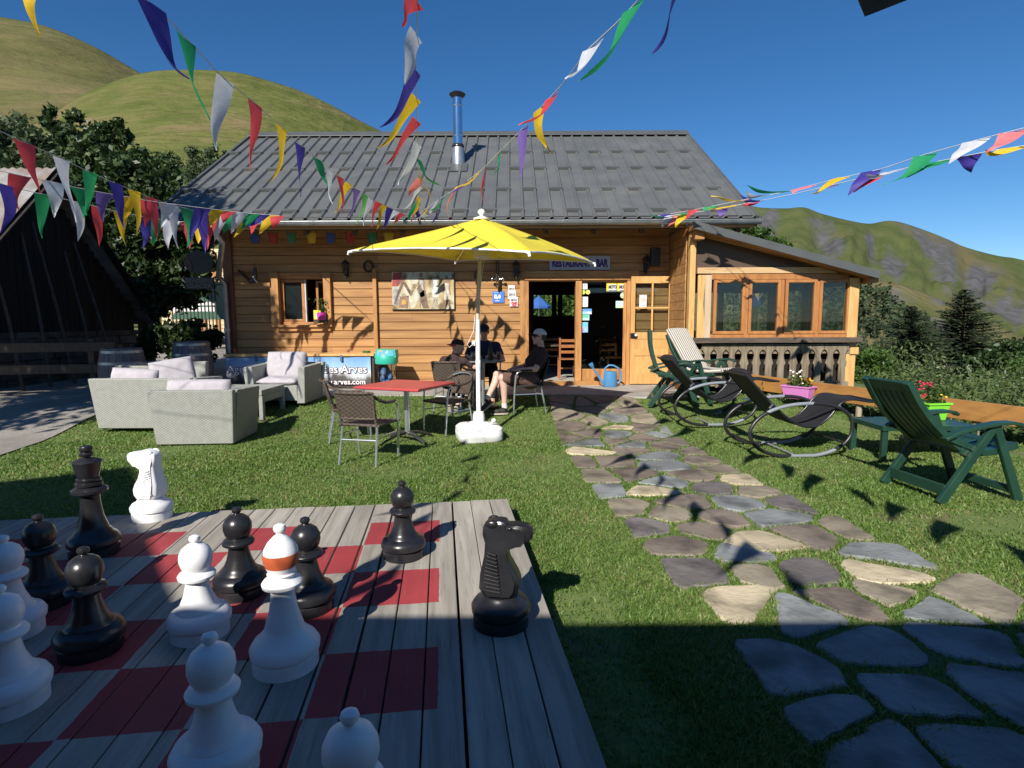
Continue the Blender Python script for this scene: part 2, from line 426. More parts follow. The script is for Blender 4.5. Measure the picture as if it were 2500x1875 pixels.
# ---- flagstone path: traced pale slabs, the rest fitted between them
def C7(x, y): return at_z((1250+x/1.7016)*.8848, (900+y/1.7016)*.8848, 0.0)
def ontog(p):
    q = V3(p)
    for _ in range(6):
        r = V3((p.x, p.y, -CH)); t = (zg(q.x, q.y)+.02-CH)/r.z; q = V3((r.x*t, r.y*t, 0))
    return q
TR = [([(865,718),(925,672),(1060,668),(1110,690),(1245,735),(1140,752),(1000,755)], 0), ([(1352,790),(1380,783),(1520,812),(1660,830),(1790,868),(1720,885),(1500,888),(1430,870)], 0),
      ([(770,930),(840,898),(1120,893),(1060,960),(1000,1052),(880,1055),(830,990)], 0), ([(460,520),(510,480),(600,485),(740,512),(610,525)], 0), ([(215,335),(250,320),(450,345),(380,357),(240,352)], 0),
      ([(360,248),(430,233),(515,240),(500,250)], 0)]
SEED = [(1055,712,9),(1560,845,9),(950,970,9),(600,505,9),(325,340,9),(440,243,9),(970,460,0),(870,410,3),(790,340,2),(810,378,2),(600,360,1),(640,398,1),(520,435,2),(300,380,2),(400,380,2),(345,445,3),(370,500,1),
 (635,465,1),(750,440,2),(850,490,4),(955,555,1),(1150,550,4),(470,575,3),(715,550,2),(860,615,2),(1090,610,1),(555,650,4),(790,660,2),(1230,680,2),(1420,670,3),(700,730,2),(970,775,1),(1020,835,3),(770,830,4),
 (1200,845,4),(1530,755,1),(1230,1010,1),(1350,955,2),(1580,930,3),(1930,960,3),(1750,990,1),(1500,1150,1),(1170,1280,1),(1700,1360,1),(1550,1560,1),(1900,1560,1),(2060,1330,1),(1900,1130,1),(1330,1420,1),
 (240,205,3),(320,265,2),(440,268,1),(430,300,3),(540,245,2),(610,268,1),(690,300,2),(500,312,1),(250,285,2),(190,172,3),(420,212,1),(330,190,2),(480,192,2),(560,215,3),(650,262,1),(260,240,2),(350,222,3),(400,170,3),(300,160,2),(220,150,2),(480,160,3),(380,140,2)]
TONE = [(.43,.365,.245), (.175,.185,.185), (.165,.135,.108), (.215,.185,.135), (.13,.117,.11)]
band = [(.62,9.85),(.60,8.7),(.62,7.2),(.68,5.6),(.90,3.7),(1.02,2.6),(1.12,1.2),(3.3,1.2),(3.0,2.3),(2.72,3.3),(2.50,4.2),(2.32,5.6),(2.22,6.9),(2.12,8.2),(2.0,9.85)]
def clip(poly, a, b, c):
    out = []
    for i in range(len(poly)):
        p, q = poly[i], poly[(i+1) % len(poly)]
        dp = a*p[0]+b*p[1]-c; dq = a*q[0]+b*q[1]-c
        if dp <= 0: out.append(p)
        if dp*dq < 0:
            t = dp/(dp-dq); out.append((p[0]+(q[0]-p[0])*t, p[1]+(q[1]-p[1])*t))
    return out
def round_poly(poly, k, jit, seed):
    """resample an outline, soften the corners and chip the edges"""
    rr = random.Random(seed); n = len(poly); pts = []
    per = sum(math.dist(poly[i], poly[(i+1) % n]) for i in range(n)); m = max(14, int(per/.055))
    for i in range(n):
        p, q = poly[i], poly[(i+1) % n]; c = max(1, int(m*math.dist(p, q)/per))
        for j in range(c): pts.append((p[0]+(q[0]-p[0])*j/c, p[1]+(q[1]-p[1])*j/c))
    for _ in range(k):
        pts = [((pts[i-1][0]+2*pts[i][0]+pts[(i+1) % len(pts)][0])/4, (pts[i-1][1]+2*pts[i][1]+pts[(i+1) % len(pts)][1])/4) for i in range(len(pts))]
    return [(x+rr.uniform(-jit, jit), y+rr.uniform(-jit, jit)) for x, y in pts]
stones = []
seeds = [(ontog(C7(x, y)), t) for x, y, t in SEED]
rs_ = random.Random(21)
for _ in range(4000):
    y_ = rs_.uniform(1.9, 9.4); xl_ = float(np.interp(y_, [1.2,2.6,3.7,5.6,7.2,9.85], [1.12,1.02,.90,.68,.62,.62])); xr_ = float(np.interp(y_, [1.2,2.3,3.3,4.2,5.6,6.9,8.2,9.85], [3.3,3.0,2.72,2.5,2.32,2.22,2.12,2.0]))
    x_ = rs_.uniform(xl_+.08, xr_-.08); lim = .30+.018*max(0, 4-y_)
    if all(math.hypot((q.x-x_), (q.y-y_)*.85) > (lim if t != 9 else lim+.14) for q, t in seeds): seeds.append((V3((x_, y_, 0)), rs_.choice([2,2,1,3,4,2])))
for i, (p, t) in enumerate(seeds):
    if t == 9: continue
    poly = [(p.x-.6, p.y-.75), (p.x+.6, p.y-.75), (p.x+.6, p.y+.55), (p.x-.6, p.y+.55)]
    # only the band the path follows
    yl = [b[1] for b in band[:7]][::-1]; xl = [b[0] for b in band[:7]][::-1]; yr = [b[1] for b in band[7:]]; xr = [b[0] for b in band[7:]]
    poly = clip(poly, -1, 0, -float(np.interp(p.y, yl, xl))); poly = clip(poly, 1, 0, float(np.interp(p.y, yr, xr)))
    for j, (q, tj) in enumerate(seeds):
        if j == i: continue
        dx, dy = q.x-p.x, q.y-p.y
        if dx*dx+dy*dy > 4: continue
        mxx, myy = (p.x+q.x)/2, (p.y+q.y)/2; l = math.hypot(dx, dy)+1e-9
        gap = .013+.014*((i*37) % 11)/10
        poly = clip(poly, dx/l, dy/l, (mxx*dx+myy*dy)/l-gap)
        if len(poly) < 3: break
    if len(poly) < 3: continue
    poly = round_poly(poly, 1, .010, i)
    ar = abs(sum(poly[k-1][0]*poly[k][1]-poly[k][0]*poly[k-1][1] for k in range(len(poly))))/2
    if ar > .012: stones.append((poly, t))
for k, (pl, t) in enumerate(TR):
    stones.append((round_poly([tuple(ontog(C7(x, y)))[:2] for x, y in pl], 1, .006, 100+k), t))
pm = MB(); mats = [M('flagstone_%s' % nm, c, tuple(v*1.4 for v in c), sc=3.5, rough=.75, isl=.14, bump=.5, bsc=26, bd=.015, c3=tuple(v*.50 for v in c), sc3=4, r3=(.46,.70)) for nm, c in zip(('cream','slate','brown','tan','dark'), TONE)]
for poly, t in stones:
    pm.mi = t; cx = sum(p[0] for p in poly)/len(poly); cy = sum(p[1] for p in poly)/len(poly); z = zg(cx, cy); n = len(poly)
    if sum(poly[k-1][0]*poly[k][1]-poly[k][0]*poly[k-1][1] for k in range(n)) < 0: poly.reverse()
    zt = lambda x, y: zg(x, y)+.017+.004*mnoise.noise(V3((x*5, y*5, t)))
    vs = [(x, y, zg(x, y)-.04) for x, y in poly]+[(x, y, zt(x, y)-.008) for x, y in poly]+[(cx+(x-cx)*.95, cy+(y-cy)*.95, zt(x, y)) for x, y in poly]
    fs = [(i, (i+1) % n, n+(i+1) % n, n+i) for i in range(n)]+[(n+i, n+(i+1) % n, 2*n+(i+1) % n, 2*n+i) for i in range(n)]+[tuple(range(2*n, 3*n))]
    pm.add(vs, fs)
struct(pm.build('path', mats))

# ---- lawn: mown blades
def in_poly(px, py, poly):
    r = np.zeros(len(px), bool); n = len(poly)
    for i in range(n):
        x0, y0 = poly[i]; x1, y1 = poly[(i+1) % n]
        if y0 == y1: continue
        c = ((y0 > py) != (y1 > py)) & (px < (x1-x0)*(py-y0)/(y1-y0)+x0); r ^= c
    return r
DU = V3((math.cos(.12005), math.sin(.12005), 0)); DV = V3((-DU.y, DU.x, 0)); DO = V3((-.5788, 3.9166, DK))
def dk(u, v): return DO+DU*u+DV*v
deckpoly = [tuple(dk(*q))[:2] for q in ((.59,.41),(.59,-4.5),(-5.2,-4.5),(-5.2,.41))]
zg_v = np.vectorize(zg)
def lawn(n, seed):
    r = np.random.default_rng(seed)
    d = 1.4*np.exp(r.random(n)**.8*math.log(10.2/1.4)); a = r.uniform(-.86, 1.0, n)
    x = d*np.tan(a*.98); y = d.copy()
    x = np.where(r.random(n) < 1, x, x); ok = (y < 9.95) & (x > np.interp(y, [0, 4, 6.7, 8.3, 9.3, 9.95], [-5.5,-5.5,-5.95,-6.3,-6.2,-6.1])+r.normal(0, .05, n))
    e = (x-FEN0.x)*FNRM.x+(y-FEN0.y)*FNRM.y
    ok &= e < .25; ok &= ~in_poly(x, y, deckpoly)
    ok &= ~((y > 9.5) & (x > 1.65) & (x < 3.6))
    for poly, t in stones:
        c = np.array(poly).mean(0); s = (np.array(poly)-c)*.90+c
        m = ok & (abs(x-c[0]) < 1) & (abs(y-c[1]) < 1)
        if m.any():
            idx = np.nonzero(m)[0]; ok[idx[in_poly(x[idx], y[idx], [tuple(q) for q in s])]] = False
    # worn, thin spots
    nz = np.array([mnoise.noise(V3((a*1.3, b*1.3, 5.))) for a, b in zip(x, y)])
    ok &= r.random(n) > np.clip((nz-.22)*2.4, 0, .8)
    x, y = x[ok], y[ok]; n = len(x)
    z = zg_v(x, y)-.004
    dist = np.hypot(x, y)
    h = r.uniform(.012, .032, n)*(1+.5*(r.random(n) > .95)); wd = (.0022+.00065*dist)*r.uniform(.7, 1.3, n)
    yaw = r.uniform(0, 2*PI, n); lean = r.uniform(.3, 1.1, n)*h; la = r.uniform(0, 2*PI, n)
    bx, by = np.cos(yaw)*wd, np.sin(yaw)*wd
    tx, ty = np.cos(la)*lean, np.sin(la)*lean
    v = np.empty((n, 5, 3))
    v[:,0] = np.c_[x-bx, y-by, z]; v[:,1] = np.c_[x+bx, y+by, z]
    v[:,2] = np.c_[x+bx*.7+tx*.35, y+by*.7+ty*.35, z+h*.6]; v[:,3] = np.c_[x-bx*.7+tx*.35, y-by*.7+ty*.35, z+h*.6]
    v[:,4] = np.c_[x+tx, y+ty, z+h]
    i = np.arange(n)*5
    f = np.stack([np.c_[i, i+1, i+2], np.c_[i, i+2, i+3], np.c_[i+3, i+2, i+4]], 1).reshape(-1, 3)
    return v.reshape(-1, 3), f
v, f = lawn(540000, 3)
gr = np_mesh('grass', v, f, GRASS); gr['kind'] = 'stuff'

# ---- hills
def interp_smooth(xs, ys, x):
    i = max(0, min(len(xs)-2, int(np.searchsorted(xs, x))-1))
    t = min(1, max(0, (x-xs[i])/(xs[i+1]-xs[i])))
    m = lambda k: 0 if k <= 0 or k >= len(xs)-1 else (ys[k+1]-ys[k-1])/(xs[k+1]-xs[k-1])
    h = xs[i+1]-xs[i]; t2, t3 = t*t, t*t*t
    return (2*t3-3*t2+1)*ys[i]+(t3-2*t2+t)*h*m(i)+(-2*t3+3*t2)*ys[i+1]+(t3-t2)*h*m(i+1)
def hill(name, crest, Dc, foot, Df, nu, nv, amp, nsc, mat, gul=0., gexp=1.5, patches=None, dcv=None):
    xs = [c[0] for c in crest]; ys = [c[1] for c in crest]; pts = []; att = []
    for j in range(nv+7):
        s = j/nv
        for i in range(nu+1):
            vx = xs[0]+(xs[-1]-xs[0])*i/nu
            vy = interp_smooth(xs, ys, vx); D = Dc if dcv is None else float(np.interp(vx, dcv[0], dcv[1]))
            rc = ray(vx, vy); fy = foot if not callable(foot) else foot(vx); rf = ray(vx, fy)
            k = rc.x/rc.y; tc_, tf = rc.z/rc.y, rf.z/rf.y
            if s <= 1:
                Y = Df+(D-Df)*s; g = 1-(1-s)**gexp; tn = tf+(tc_-tf)*g; z = CH+tn*Y
                q = V3((k*Y*nsc, Y*nsc, 7.)); e = 4*s*(1-s)
                z += amp*e*mnoise.fractal(q, 1.0, 2.0, 4)
                if gul:
                    wv = .55*s+.25*mnoise.noise(V3((vx*.012, s*2.5, 2.)))
                    g1 = abs(mnoise.noise(V3((vx*.011+wv, s*.6, 3.)))); g2 = abs(mnoise.noise(V3((vx*.034+wv*2, s*1.5, 9.)))); g3 = abs(mnoise.noise(V3((vx*.09+wv*3, s*5, 5.))))
                    z -= gul*min(1, e*1.5)*(.7*(1-g1*2)+.2*(1-g2*2))
            else:
                Y = D*(1+.9*(s-1)); z = CH+tc_*D-(s-1)*D*.55-(s-1)**2*D
            pts.append((k*Y, Y, z))
            if patches:
                a = 0.; vyy = fy+(vy-fy)*(g if s <= 1 else 1)
                nn = mnoise.fractal(V3((vx*.02, vyy*.035, 1.)), 1., 2., 4)*.55
                for (px_, py_, rx, ry, th) in patches:
                    dx, dy = vx-px_, vyy-py_; c_, s_ = math.cos(th), math.sin(th)
                    d = math.hypot((dx*c_+dy*s_)/rx, (-dx*s_+dy*c_)/ry)
                    a = max(a, 1.25-d+nn)
                att.append(min(1, max(0, a*1.6-.2)))
    w = nu+1; fs = [(j*w+i, j*w+i+1, (j+1)*w+i+1, (j+1)*w+i) for j in range(nv+6) for i in range(nu)]
    o = MB().add(pts, fs).build(name, mat, smooth=180); struct(o)
    if patches:
        at = o.data.attributes.new('scree', 'FLOAT', 'POINT'); at.data.foreach_set('value', att)
    return o
def hillmat(name, c1, c2, c3, s1, s3, scree=None, st=(1,1,1), r3=(.5,.72)):
    m = M(name, c1, c2, sc=s1, rough=.95, spec=.1, detail=9, c3=c3, sc3=s3, r3=r3, st=st, bump=.6, bsc=s1*4, bd=6.)
    if scree:
        nt = m.node_tree; b = nt.nodes['Principled BSDF']; lk = b.inputs['Base Color'].links[0].from_socket
        a = N(nt, 'Attribute'); a.attribute_name = 'scree'
        tc = N(nt, 'TexCoord'); nz = N(nt, 'TexNoise'); nz.inputs['Scale'].default_value = s1*2.2; nz.inputs['Detail'].default_value = 9.; L(nt, tc.outputs['Object'], nz.inputs['Vector'])
        cr = N(nt, 'ValToRGB'); e = cr.color_ramp.elements; e[0].position = .35; e[1].position = .68; e[0].color = rgb(tuple(v*.7 for v in scree)); e[1].color = rgb(tuple(v*1.12 for v in scree)); L(nt, nz.outputs['Fac'], cr.inputs['Fac'])
        mm = N(nt, 'Math', operation='MULTIPLY_ADD'); mm.inputs[1].default_value = 1.5; mm.inputs[2].default_value = -.75; L(nt, nz.outputs['Fac'], mm.inputs[0])
        ad = N(nt, 'Math', operation='ADD'); ad.use_clamp = True; L(nt, a.outputs['Fac'], ad.inputs[0]); L(nt, mm.outputs[0], ad.inputs[1])
        mu = N(nt, 'Math', operation='MULTIPLY'); mu.use_clamp = True; L(nt, ad.outputs[0], mu.inputs[0]); 
        m2 = N(nt, 'Math', operation='GREATER_THAN'); m2.inputs[1].default_value = .02; L(nt, a.outputs['Fac'], m2.inputs[0]); L(nt, m2.outputs[0], mu.inputs[1])
        mx = N(nt, 'MixRGB'); L(nt, mu.outputs[0], mx.inputs['Fac']); L(nt, lk, mx.inputs['Color1']); L(nt, cr.outputs[0], mx.inputs['Color2']); L(nt, mx.outputs[0], b.inputs['Base Color'])
    return m
HM1 = hillmat('alpine_meadow', (.080,.096,.024), (.118,.124,.038), (.16,.13,.06), .035, .02, scree=(.30,.28,.25), r3=(.5,.68), st=(1,1,3))
HM2 = hillmat('dry_alpine_meadow', (.085,.088,.03), (.125,.115,.045), (.155,.125,.06), .02, .008, st=(1,1,3))
HM3 = hillmat('mountain_flank', (.055,.072,.024), (.083,.094,.034), (.105,.092,.045), .022, .005, scree=(.088,.088,.094), r3=(.52,.7))
HM4 = hillmat('dry_spur', (.10,.095,.038), (.145,.125,.06), (.08,.088,.03), .03, .012, scree=(.13,.125,.125))
hill('hill', [(-900,-60),(-500,-30),(-250,-5),(-100,18),(0,36),(100,57),(200,99),(300,156),(400,212),(500,262),(640,330)], 900, 420, 260, 90, 40, 22, .004, HM2)
hill('hill.001', [(-900,560),(-500,470),(-200,375),(-60,330),(20,290),(90,262),(175,206),(240,178),(300,159),(350,152),(420,150.5),(480,153),(530,160),(640,193),(700,219),(760,251),(800,272),(860,300),(1000,365),(1150,440),(1300,520),(1450,600)], 330, 705, 60, 150, 46, 5, .012, HM1,
     patches=[(55,308,34,12,-.55),(188,258,9,5,-.6),(120,285,30,4,-.5)])
hill('mountain', [(1180,470),(1350,440),(1500,432),(1600,440),(1640,448),(1700,450),(1737,448),(1773,461),(1847,479),(1880,483),(1917,477),(1945,480),(2000,498),(2050,518),(2083,533),(2153,552),(2194,558),(2260,575),(2400,612),(2600,668),(2900,690),(3500,670),(4400,640),(5200,640)], 1500, 745, 760, 620, 110, 34, .006, HM3, gul=42, gexp=1.15,
     patches=[(1795,512,52,24,.85),(1938,548,36,26,.3),(2000,512,75,12,.62),(2045,555,24,50,-.5),(2120,590,50,36,.4),(2180,640,60,26,.5),(1660,470,20,40,.5),(1885,520,12,30,-.3),(1730,560,40,10,.7),(2020,640,30,8,.35)])
hill('hillside', [(1500,560),(1700,590),(1800,594),(1862,600),(1900,606),(1958,618),(2041,652),(2125,688),(2212,728),(2400,775),(2700,790),(3400,770),(4400,790)], 420, 830, 200, 120, 40, 10, .01, HM4, gexp=1.2,
     patches=[(1940,638,30,14,.3),(2025,690,36,18,.3),(2040,652,26,7,.4),(2100,752,30,8,.4)])
# ================================================================ TREES AND OUTBUILDINGS
def leaf_quads(P, size, r, up=.3, asp=.5):
    n = len(P); a = r.normal(size=(n, 3)); a[:, 2] += up*0; a /= np.linalg.norm(a, axis=1)[:, None]
    nn = r.normal(size=(n, 3)); nn[:, 2] += up*2; b = np.cross(nn, a); b /= np.linalg.norm(b, axis=1)[:, None]+1e-9
    s = (size*r.uniform(.6, 1.35, n))[:, None]
    v = np.stack([P-a*s, P+b*s*asp-a*s*.15, P+a*s, P-b*s*asp-a*s*.15], 1).reshape(-1, 3)
    return v, np.arange(4*n).reshape(-1, 4)
def crown_points(lobes, n, r, hollow=.45):
    vol = np.array([l[1]*l[1]*(l[2] if len(l) > 2 else 1) for l in lobes]); cnt = (n*vol/vol.sum()).astype(int); out = []
    for l, c in zip(lobes, cnt):
        k = max(6, int(c/55)); cc = r.normal(size=(k, 3)); cc /= np.linalg.norm(cc, axis=1)[:, None]
        cc *= r.uniform(hollow, 1.02, k)[:, None]**.7                     # clump centres
        q = cc[r.integers(0, k, c)]+r.normal(size=(c, 3))*.15
        q[:, 2] *= (l[2] if len(l) > 2 else 1)
        out.append(np.array(l[0])+q*l[1])
    return np.concatenate(out)
def tree(name, label, cat, base, lobes, n, size, mat, seed, th=.16, group=None, trunkmat=None, limbs=True, asp=.5):
    r = np.random.default_rng(seed); b = V3(base)
    t = thing(name, label, cat, b, 0, group)
    P = crown_points(lobes, n, r)-np.array(b)
    v, f = leaf_quads(P, size, r, asp=asp); np_mesh('crown', v, f, mat, t)
    tr = MB(); top = sum((V3(l[0]) for l in lobes), V3())/len(lobes)-b
    mid = V3((top.x*.3, top.y*.3, top.z*.5))
    tr.tube([V3((0,0,-.3)), mid*.5+V3((th*.2,0,0)), mid, top], [th*1.3, th, th*.8, th*.3], 8)
    if limbs:
        for l in lobes:
            e = V3(l[0])-b; e.z += l[1]*.3; m = mid.lerp(e, .5)+V3((0,0,.15*l[1]))
            tr.tube([mid*.8, m, e], [th*.55, th*.32, th*.08], 6)
    tr.build('trunk', trunkmat or BARK, t, smooth=60)
    return t
def bx_y(vx0, vx1, vy0, vy1, Y):
    a = at_y(vx0, vy1, Y); b = at_y(vx1, vy0, Y); return a, b
def lobe(vx, vy, Y, rv, sq=1.0):
    """a crown lobe seen at a place in the picture, radius given there too"""
    p = at_y(vx, vy, Y); q = at_y(vx+rv, vy, Y); return (tuple(p), abs(q.x-p.x), sq)

tree('broadleaf_tree', 'big dark leafy tree with glinting leaves between the black barn and the wooden chalet', 'tree', (-10.9, 17.2, .3),
     [lobe(210,350,17,62), lobe(165,290,17.5,38), lobe(118,262,17.6,26,1.2), lobe(245,290,17,34), lobe(285,390,16.6,66), lobe(345,430,16.4,62), lobe(255,470,16.5,72), lobe(325,530,16.2,75), lobe(395,520,16.3,58), lobe(395,610,16,55), lobe(330,620,16,62), lobe(255,600,16.5,70), lobe(425,570,16,36), lobe(440,480,16.4,30)], 30000, .095, LEAF, 1, .2)
tree('broadleaf_tree', 'grey green tree at the left edge rising behind the barn roof', 'tree', (-20, 24, .4),
     [lobe(35,330,24,60), lobe(85,330,24,45), lobe(0,300,25,60), lobe(60,380,24,55), lobe(120,380,23,50)], 9000, .13, LEAFP, 2, .2)
tree('round_bush', 'round dark bush standing alone on the meadow above the chalet roof', 'bush', at_y(362,408,48), [lobe(362,368,48,32,1.05), lobe(348,378,48,22), lobe(380,376,48,20)], 6000, .12, LEAF, 3, .12)
tree('willow_shrub', 'pale feathery shrub beside the left slope of the chalet roof', 'shrub', at_y(440,420,30), [lobe(440,375,30,40), lobe(470,340,30,24), lobe(415,385,30,22), lobe(430,345,30,24)], 5000, .085, LEAFP, 4, .1)
tree('shade_tree', 'leafy tree beyond the left edge that shades the gravel road', 'tree', (-9.6, 4.3, 0),
     [((-9.5,4.6,5.8),1.7), ((-8.7,5.2,7.4),1.35), ((-10.3,4.2,7.0),1.5), ((-9.3,3.6,4.6),1.2), ((-8.35,5.6,6.0),1.0), ((-9.8,5.4,8.4),1.1), ((-8.5,5.0,4.3),.85), ((-8.9,3.9,6.6),1.3), ((-10.4,5.2,5.2),1.5), ((-9.6,6.1,7.0),1.3)], 20000, .10, LEAF, 5, .2)
tree('dark_hedge', 'dark shaded bushes below the railings left of the chalet', 'bush', at_y(405,775,14.2), [lobe(362,728,14.2,30), lobe(405,722,14,33), lobe(448,732,13.8,26,1.1), lobe(385,760,14,30), lobe(430,765,13.8,30), lobe(330,745,14.4,28)], 7000, .07, LEAF, 33, .08)
for k, (vx, vy, s) in enumerate([(158,224,5),(168,223,4),(61,248,5),(262,210,3),(143,228,4)]):
    Y = 560; tree('hill_bush', ['dark bush on the upper meadow, second from the right of its small row', 'dark bush at the right end of the row on the upper meadow', 'lone dark bush low on the left meadow slope', 'tiny bush near the crease between the two grassy hills', 'dark bush at the left end of the row on the upper meadow'][k], 'bush', at_y(vx, vy+s*.8, Y), [lobe(vx, vy, Y, s*.8)], 220, .8, LEAF, 20+k, .3, group='bushes dotted over the left hills', limbs=False)
tree('hill_bush', 'single dark round bush on the dry slope right of the terrace roof', 'bush', at_y(1945,697,300), [lobe(1945,692,300,7)], 400, .5, LEAF, 30, .3, limbs=False)
tree('leafy_bush', 'sunlit bush showing between the main eave and the sloping terrace roof', 'bush', (7.5, 19.2, .2), [lobe(1600,505,19,30,.9), lobe(1640,512,19,26,.8), lobe(1690,545,19,28,.8), lobe(1560,510,19,30), lobe(1735,570,19,24,.7), lobe(1660,560,19,45)], 9000, .075, LEAFB, 6, .1)

def spruce(label, base, h, R, seed, lean=0):
    r = np.random.default_rng(seed); t = thing('spruce_tree', label, 'tree', base, 0, 'spruces beyond the terrace')
    V = []; tr = MB().tube([(0,0,-.4),(0,0,h*.5),(0,0,h)], [h*.022, h*.014, h*.003], 7)
    T = 40
    for i in range(T):
        s = (i+.5)/T; z0 = h*(.04+.94*s); rr = R*((1-s)**.82)*(.85 if s < .1 else 1)+.04*h*(s > .9)*(1-s)
        for k in range(int(17-8*s)):
            a = r.uniform(0, 2*PI); l = rr*r.uniform(.62, 1.12); dz = -.30*l*(1-s)+.12*l*s+r.normal()*.05*l
            m = max(4, int(l/(h*.012))); d = np.array([math.cos(a), math.sin(a), 0.]); sd = np.array([-d[1], d[0], 0])
            u = np.linspace(.12, 1, m)
            c = np.outer(u*l, d); c[:, 2] += z0+dz*u**1.3+.10*l*u**3
            for sg in (-1, 1):
                w = h*.040*(1.15-u*.75)*r.uniform(.7, 1.25, m)
                e = c+np.outer(w*sg, sd)+np.outer(w*.9, d); e[:, 2] -= w*r.uniform(.1, .8, m)
                q = c+np.outer(np.full(m, h*.010), d); q2 = c-np.outer(np.full(m, h*.010), d)
                V.append(np.stack([q2, q, e], 1))
            if l > .12*R: tr.tube([(0,0,z0), tuple(c[-1]*np.array([.8,.8,1]))], [h*.0035, h*.001], 4)
    v = np.concatenate(V).reshape(-1, 3); np_mesh('crown', v, np.arange(len(v)).reshape(-1, 3), NEED, t)
    tr.build('trunk', BARK, t, smooth=60)
    return t
p = at_y(2066, 880, 30); spruce('tall pointed dark spruce beyond the plank fence, the taller of two', (p.x, p.y, p.z), at_y(2066,618,30).z-p.z, 4.1, 41)
p = at_y(1955, 880, 27); spruce('shorter darker spruce close to the terrace corner post', (p.x, p.y, p.z), at_y(1955,655,27).z-p.z, 3.4, 42)
SH = [(1880,790,15.0,36,LEAFB,'bright green shrub touching the terrace corner post'), (1895,775,21,26,LEAFB,'yellow green bush in front of the shorter spruce'), (2000,850,15,40,NEED,'dark low spruce bush behind the big green recliner'),
      (2130,800,24,44,LEAF,'dark bush to the right of the taller spruce'), (2190,775,26,40,LEAF,'dark bush at the right edge under the dry slope'), (2230,810,22,46,LEAFB,'mid green bush at the far right edge'), (1900,850,12.6,26,LEAFB,'leafy shrub just beyond the plank fence below the terrace')]
for k, (vx, vy, Y, rv, mt, lb) in enumerate(SH):
    q = lobe(vx, vy, Y, rv); gz = zg(q[0][0], Y)
    ls = [q, lobe(vx-rv*.6, vy+rv*.45, Y, rv*.7), lobe(vx+rv*.6, vy+rv*.45, Y+.3, rv*.75), lobe(vx+rv*.1, vy+rv*.8, Y-.3, rv*.8)]
    tree('shrub', lb, 'shrub', (q[0][0], Y, min(gz, q[0][2]-q[1]*1.5)), ls, 4200, .055+.0022*Y*(.6 if mt is LEAFB else 1), mt, 60+k, .06, group='shrubs on the slope beyond the fence')

# tall meadow weeds beyond the fence and the wooded slope behind: nobody could count them
def weeds():
    r = np.random.default_rng(9); n = 75000
    t = r.random(n)*1.6-.2; e = .35+r.random(n)**1.5*15
    x = FEN0.x+FDIR.x*t*9+FNRM.x*e; y = FEN0.y+FDIR.y*t*9+FNRM.y*e
    ok = (y > -1.5) & ~((x < 8.2) & (y > 9.6)); x, y, e = x[ok], y[ok], e[ok]; n = len(x); z = zg_v(x, y)
    cl = np.array([mnoise.noise(V3((a_*.55, b_*.55, 2.))) for a_, b_ in zip(x, y)]); h = r.uniform(.2, .75, n)*np.clip(.35+.25*e, .3, 1.5)*np.clip(.75+1.3*cl, .3, 1.7); a = r.uniform(0, 2*PI, n); w = .008+.0016*np.hypot(x, y)*.6
    tx, ty = r.normal(0, .14, n)*h, r.normal(0, .14, n)*h
    V = []; F_ = []
    for (f0, s) in ((.35,.8),(.6,1.),(.8,.9),(1.,.6)):
        P = np.c_[x+tx*f0, y+ty*f0, z+h*f0]; V.append(P+r.normal(0, .05, (n, 3)))
    P = np.concatenate(V); v, f = leaf_quads(P, .055, r, up=.1, asp=.34); return v, f
v, f = weeds(); o = np_mesh('meadow_weeds', v, f, WEED); o['kind'] = 'stuff'
def wood():
    r = np.random.default_rng(12); out = []
    top_x = [1500,1850,1905,1955,2030,2100,2160,2212,2300,2500]; top_y = [590,612,618,660,722,762,790,800,815,840]
    for k in range(900):
        vx = r.uniform(1560, 2400); s = r.random()**1.3
        ty = np.interp(vx, top_x, top_y); vy = ty+6+(830-ty)*s; Y = 170*(1-s)+55*s
        c = at_y(vx, vy, Y); R = Y*.0095*r.uniform(.7, 1.4); n = 46
        q = r.normal(size=(n, 3)); q /= np.linalg.norm(q, axis=1)[:, None]; q *= r.uniform(.5, 1, n)[:, None]
        hh = r.uniform(.9, 1.9); q[:, 2] *= hh
        if r.random() < .35: q[:, :2] *= (1-.45*(q[:, 2:3]/hh+1)) ; q[:, 2] *= 1.3
        out.append(leaf_quads(np.array(c)+q*R, R*.34, r, asp=.7)[0])
    v = np.concatenate(out); return v, np.arange(len(v)).reshape(-1, 4)
WOODM = ramp_island('far_wood', [(0, (.020,.034,.014)), (.5, (.036,.056,.022)), (1., (.062,.082,.034))], rough=.8, transl=.1, nsc=.03)
v, f = wood(); o = np_mesh('far_wood', v, f, WOODM); o['kind'] = 'stuff'
lawnedge = MB()

# ---- barn on the left, seen on its shaded gable
BX = -10.0
ap = ray(98*.8848, 418*.8848); Ya = BX/(ap.x/ap.y); za = CH+ap.z/ap.y*Ya
fe = ray(350*.8848, 782*.8848); Yf = BX/(fe.x/fe.y); zf = CH+fe.z/fe.y*Yf
Yn = Ya-(Yf-Ya)
barn = thing('barn', 'old dark barn with a rusty sheet roof and a stone base on the left', 'barn', (BX-4, Ya, .1))
mb = MB(); nb = 34
for i in range(nb):
    y0 = Yn+.35+(Yf-Yn-.7)*i/nb; y1 = Yn+.35+(Yf-Yn-.7)*(i+1)/nb-.012; ym = (y0+y1)/2
    zt = za-(za-zf)*abs(ym-Ya)/(Yf-Ya)-.12; dx = random.uniform(0, .02)
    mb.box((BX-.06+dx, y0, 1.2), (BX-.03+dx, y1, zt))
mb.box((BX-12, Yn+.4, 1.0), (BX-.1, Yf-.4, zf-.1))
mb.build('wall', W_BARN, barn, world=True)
STONE = M('barn_stone', (.06,.053,.043), (.12,.105,.085), sc=4, rough=.95, isl=.35, bump=.5, bsc=14)
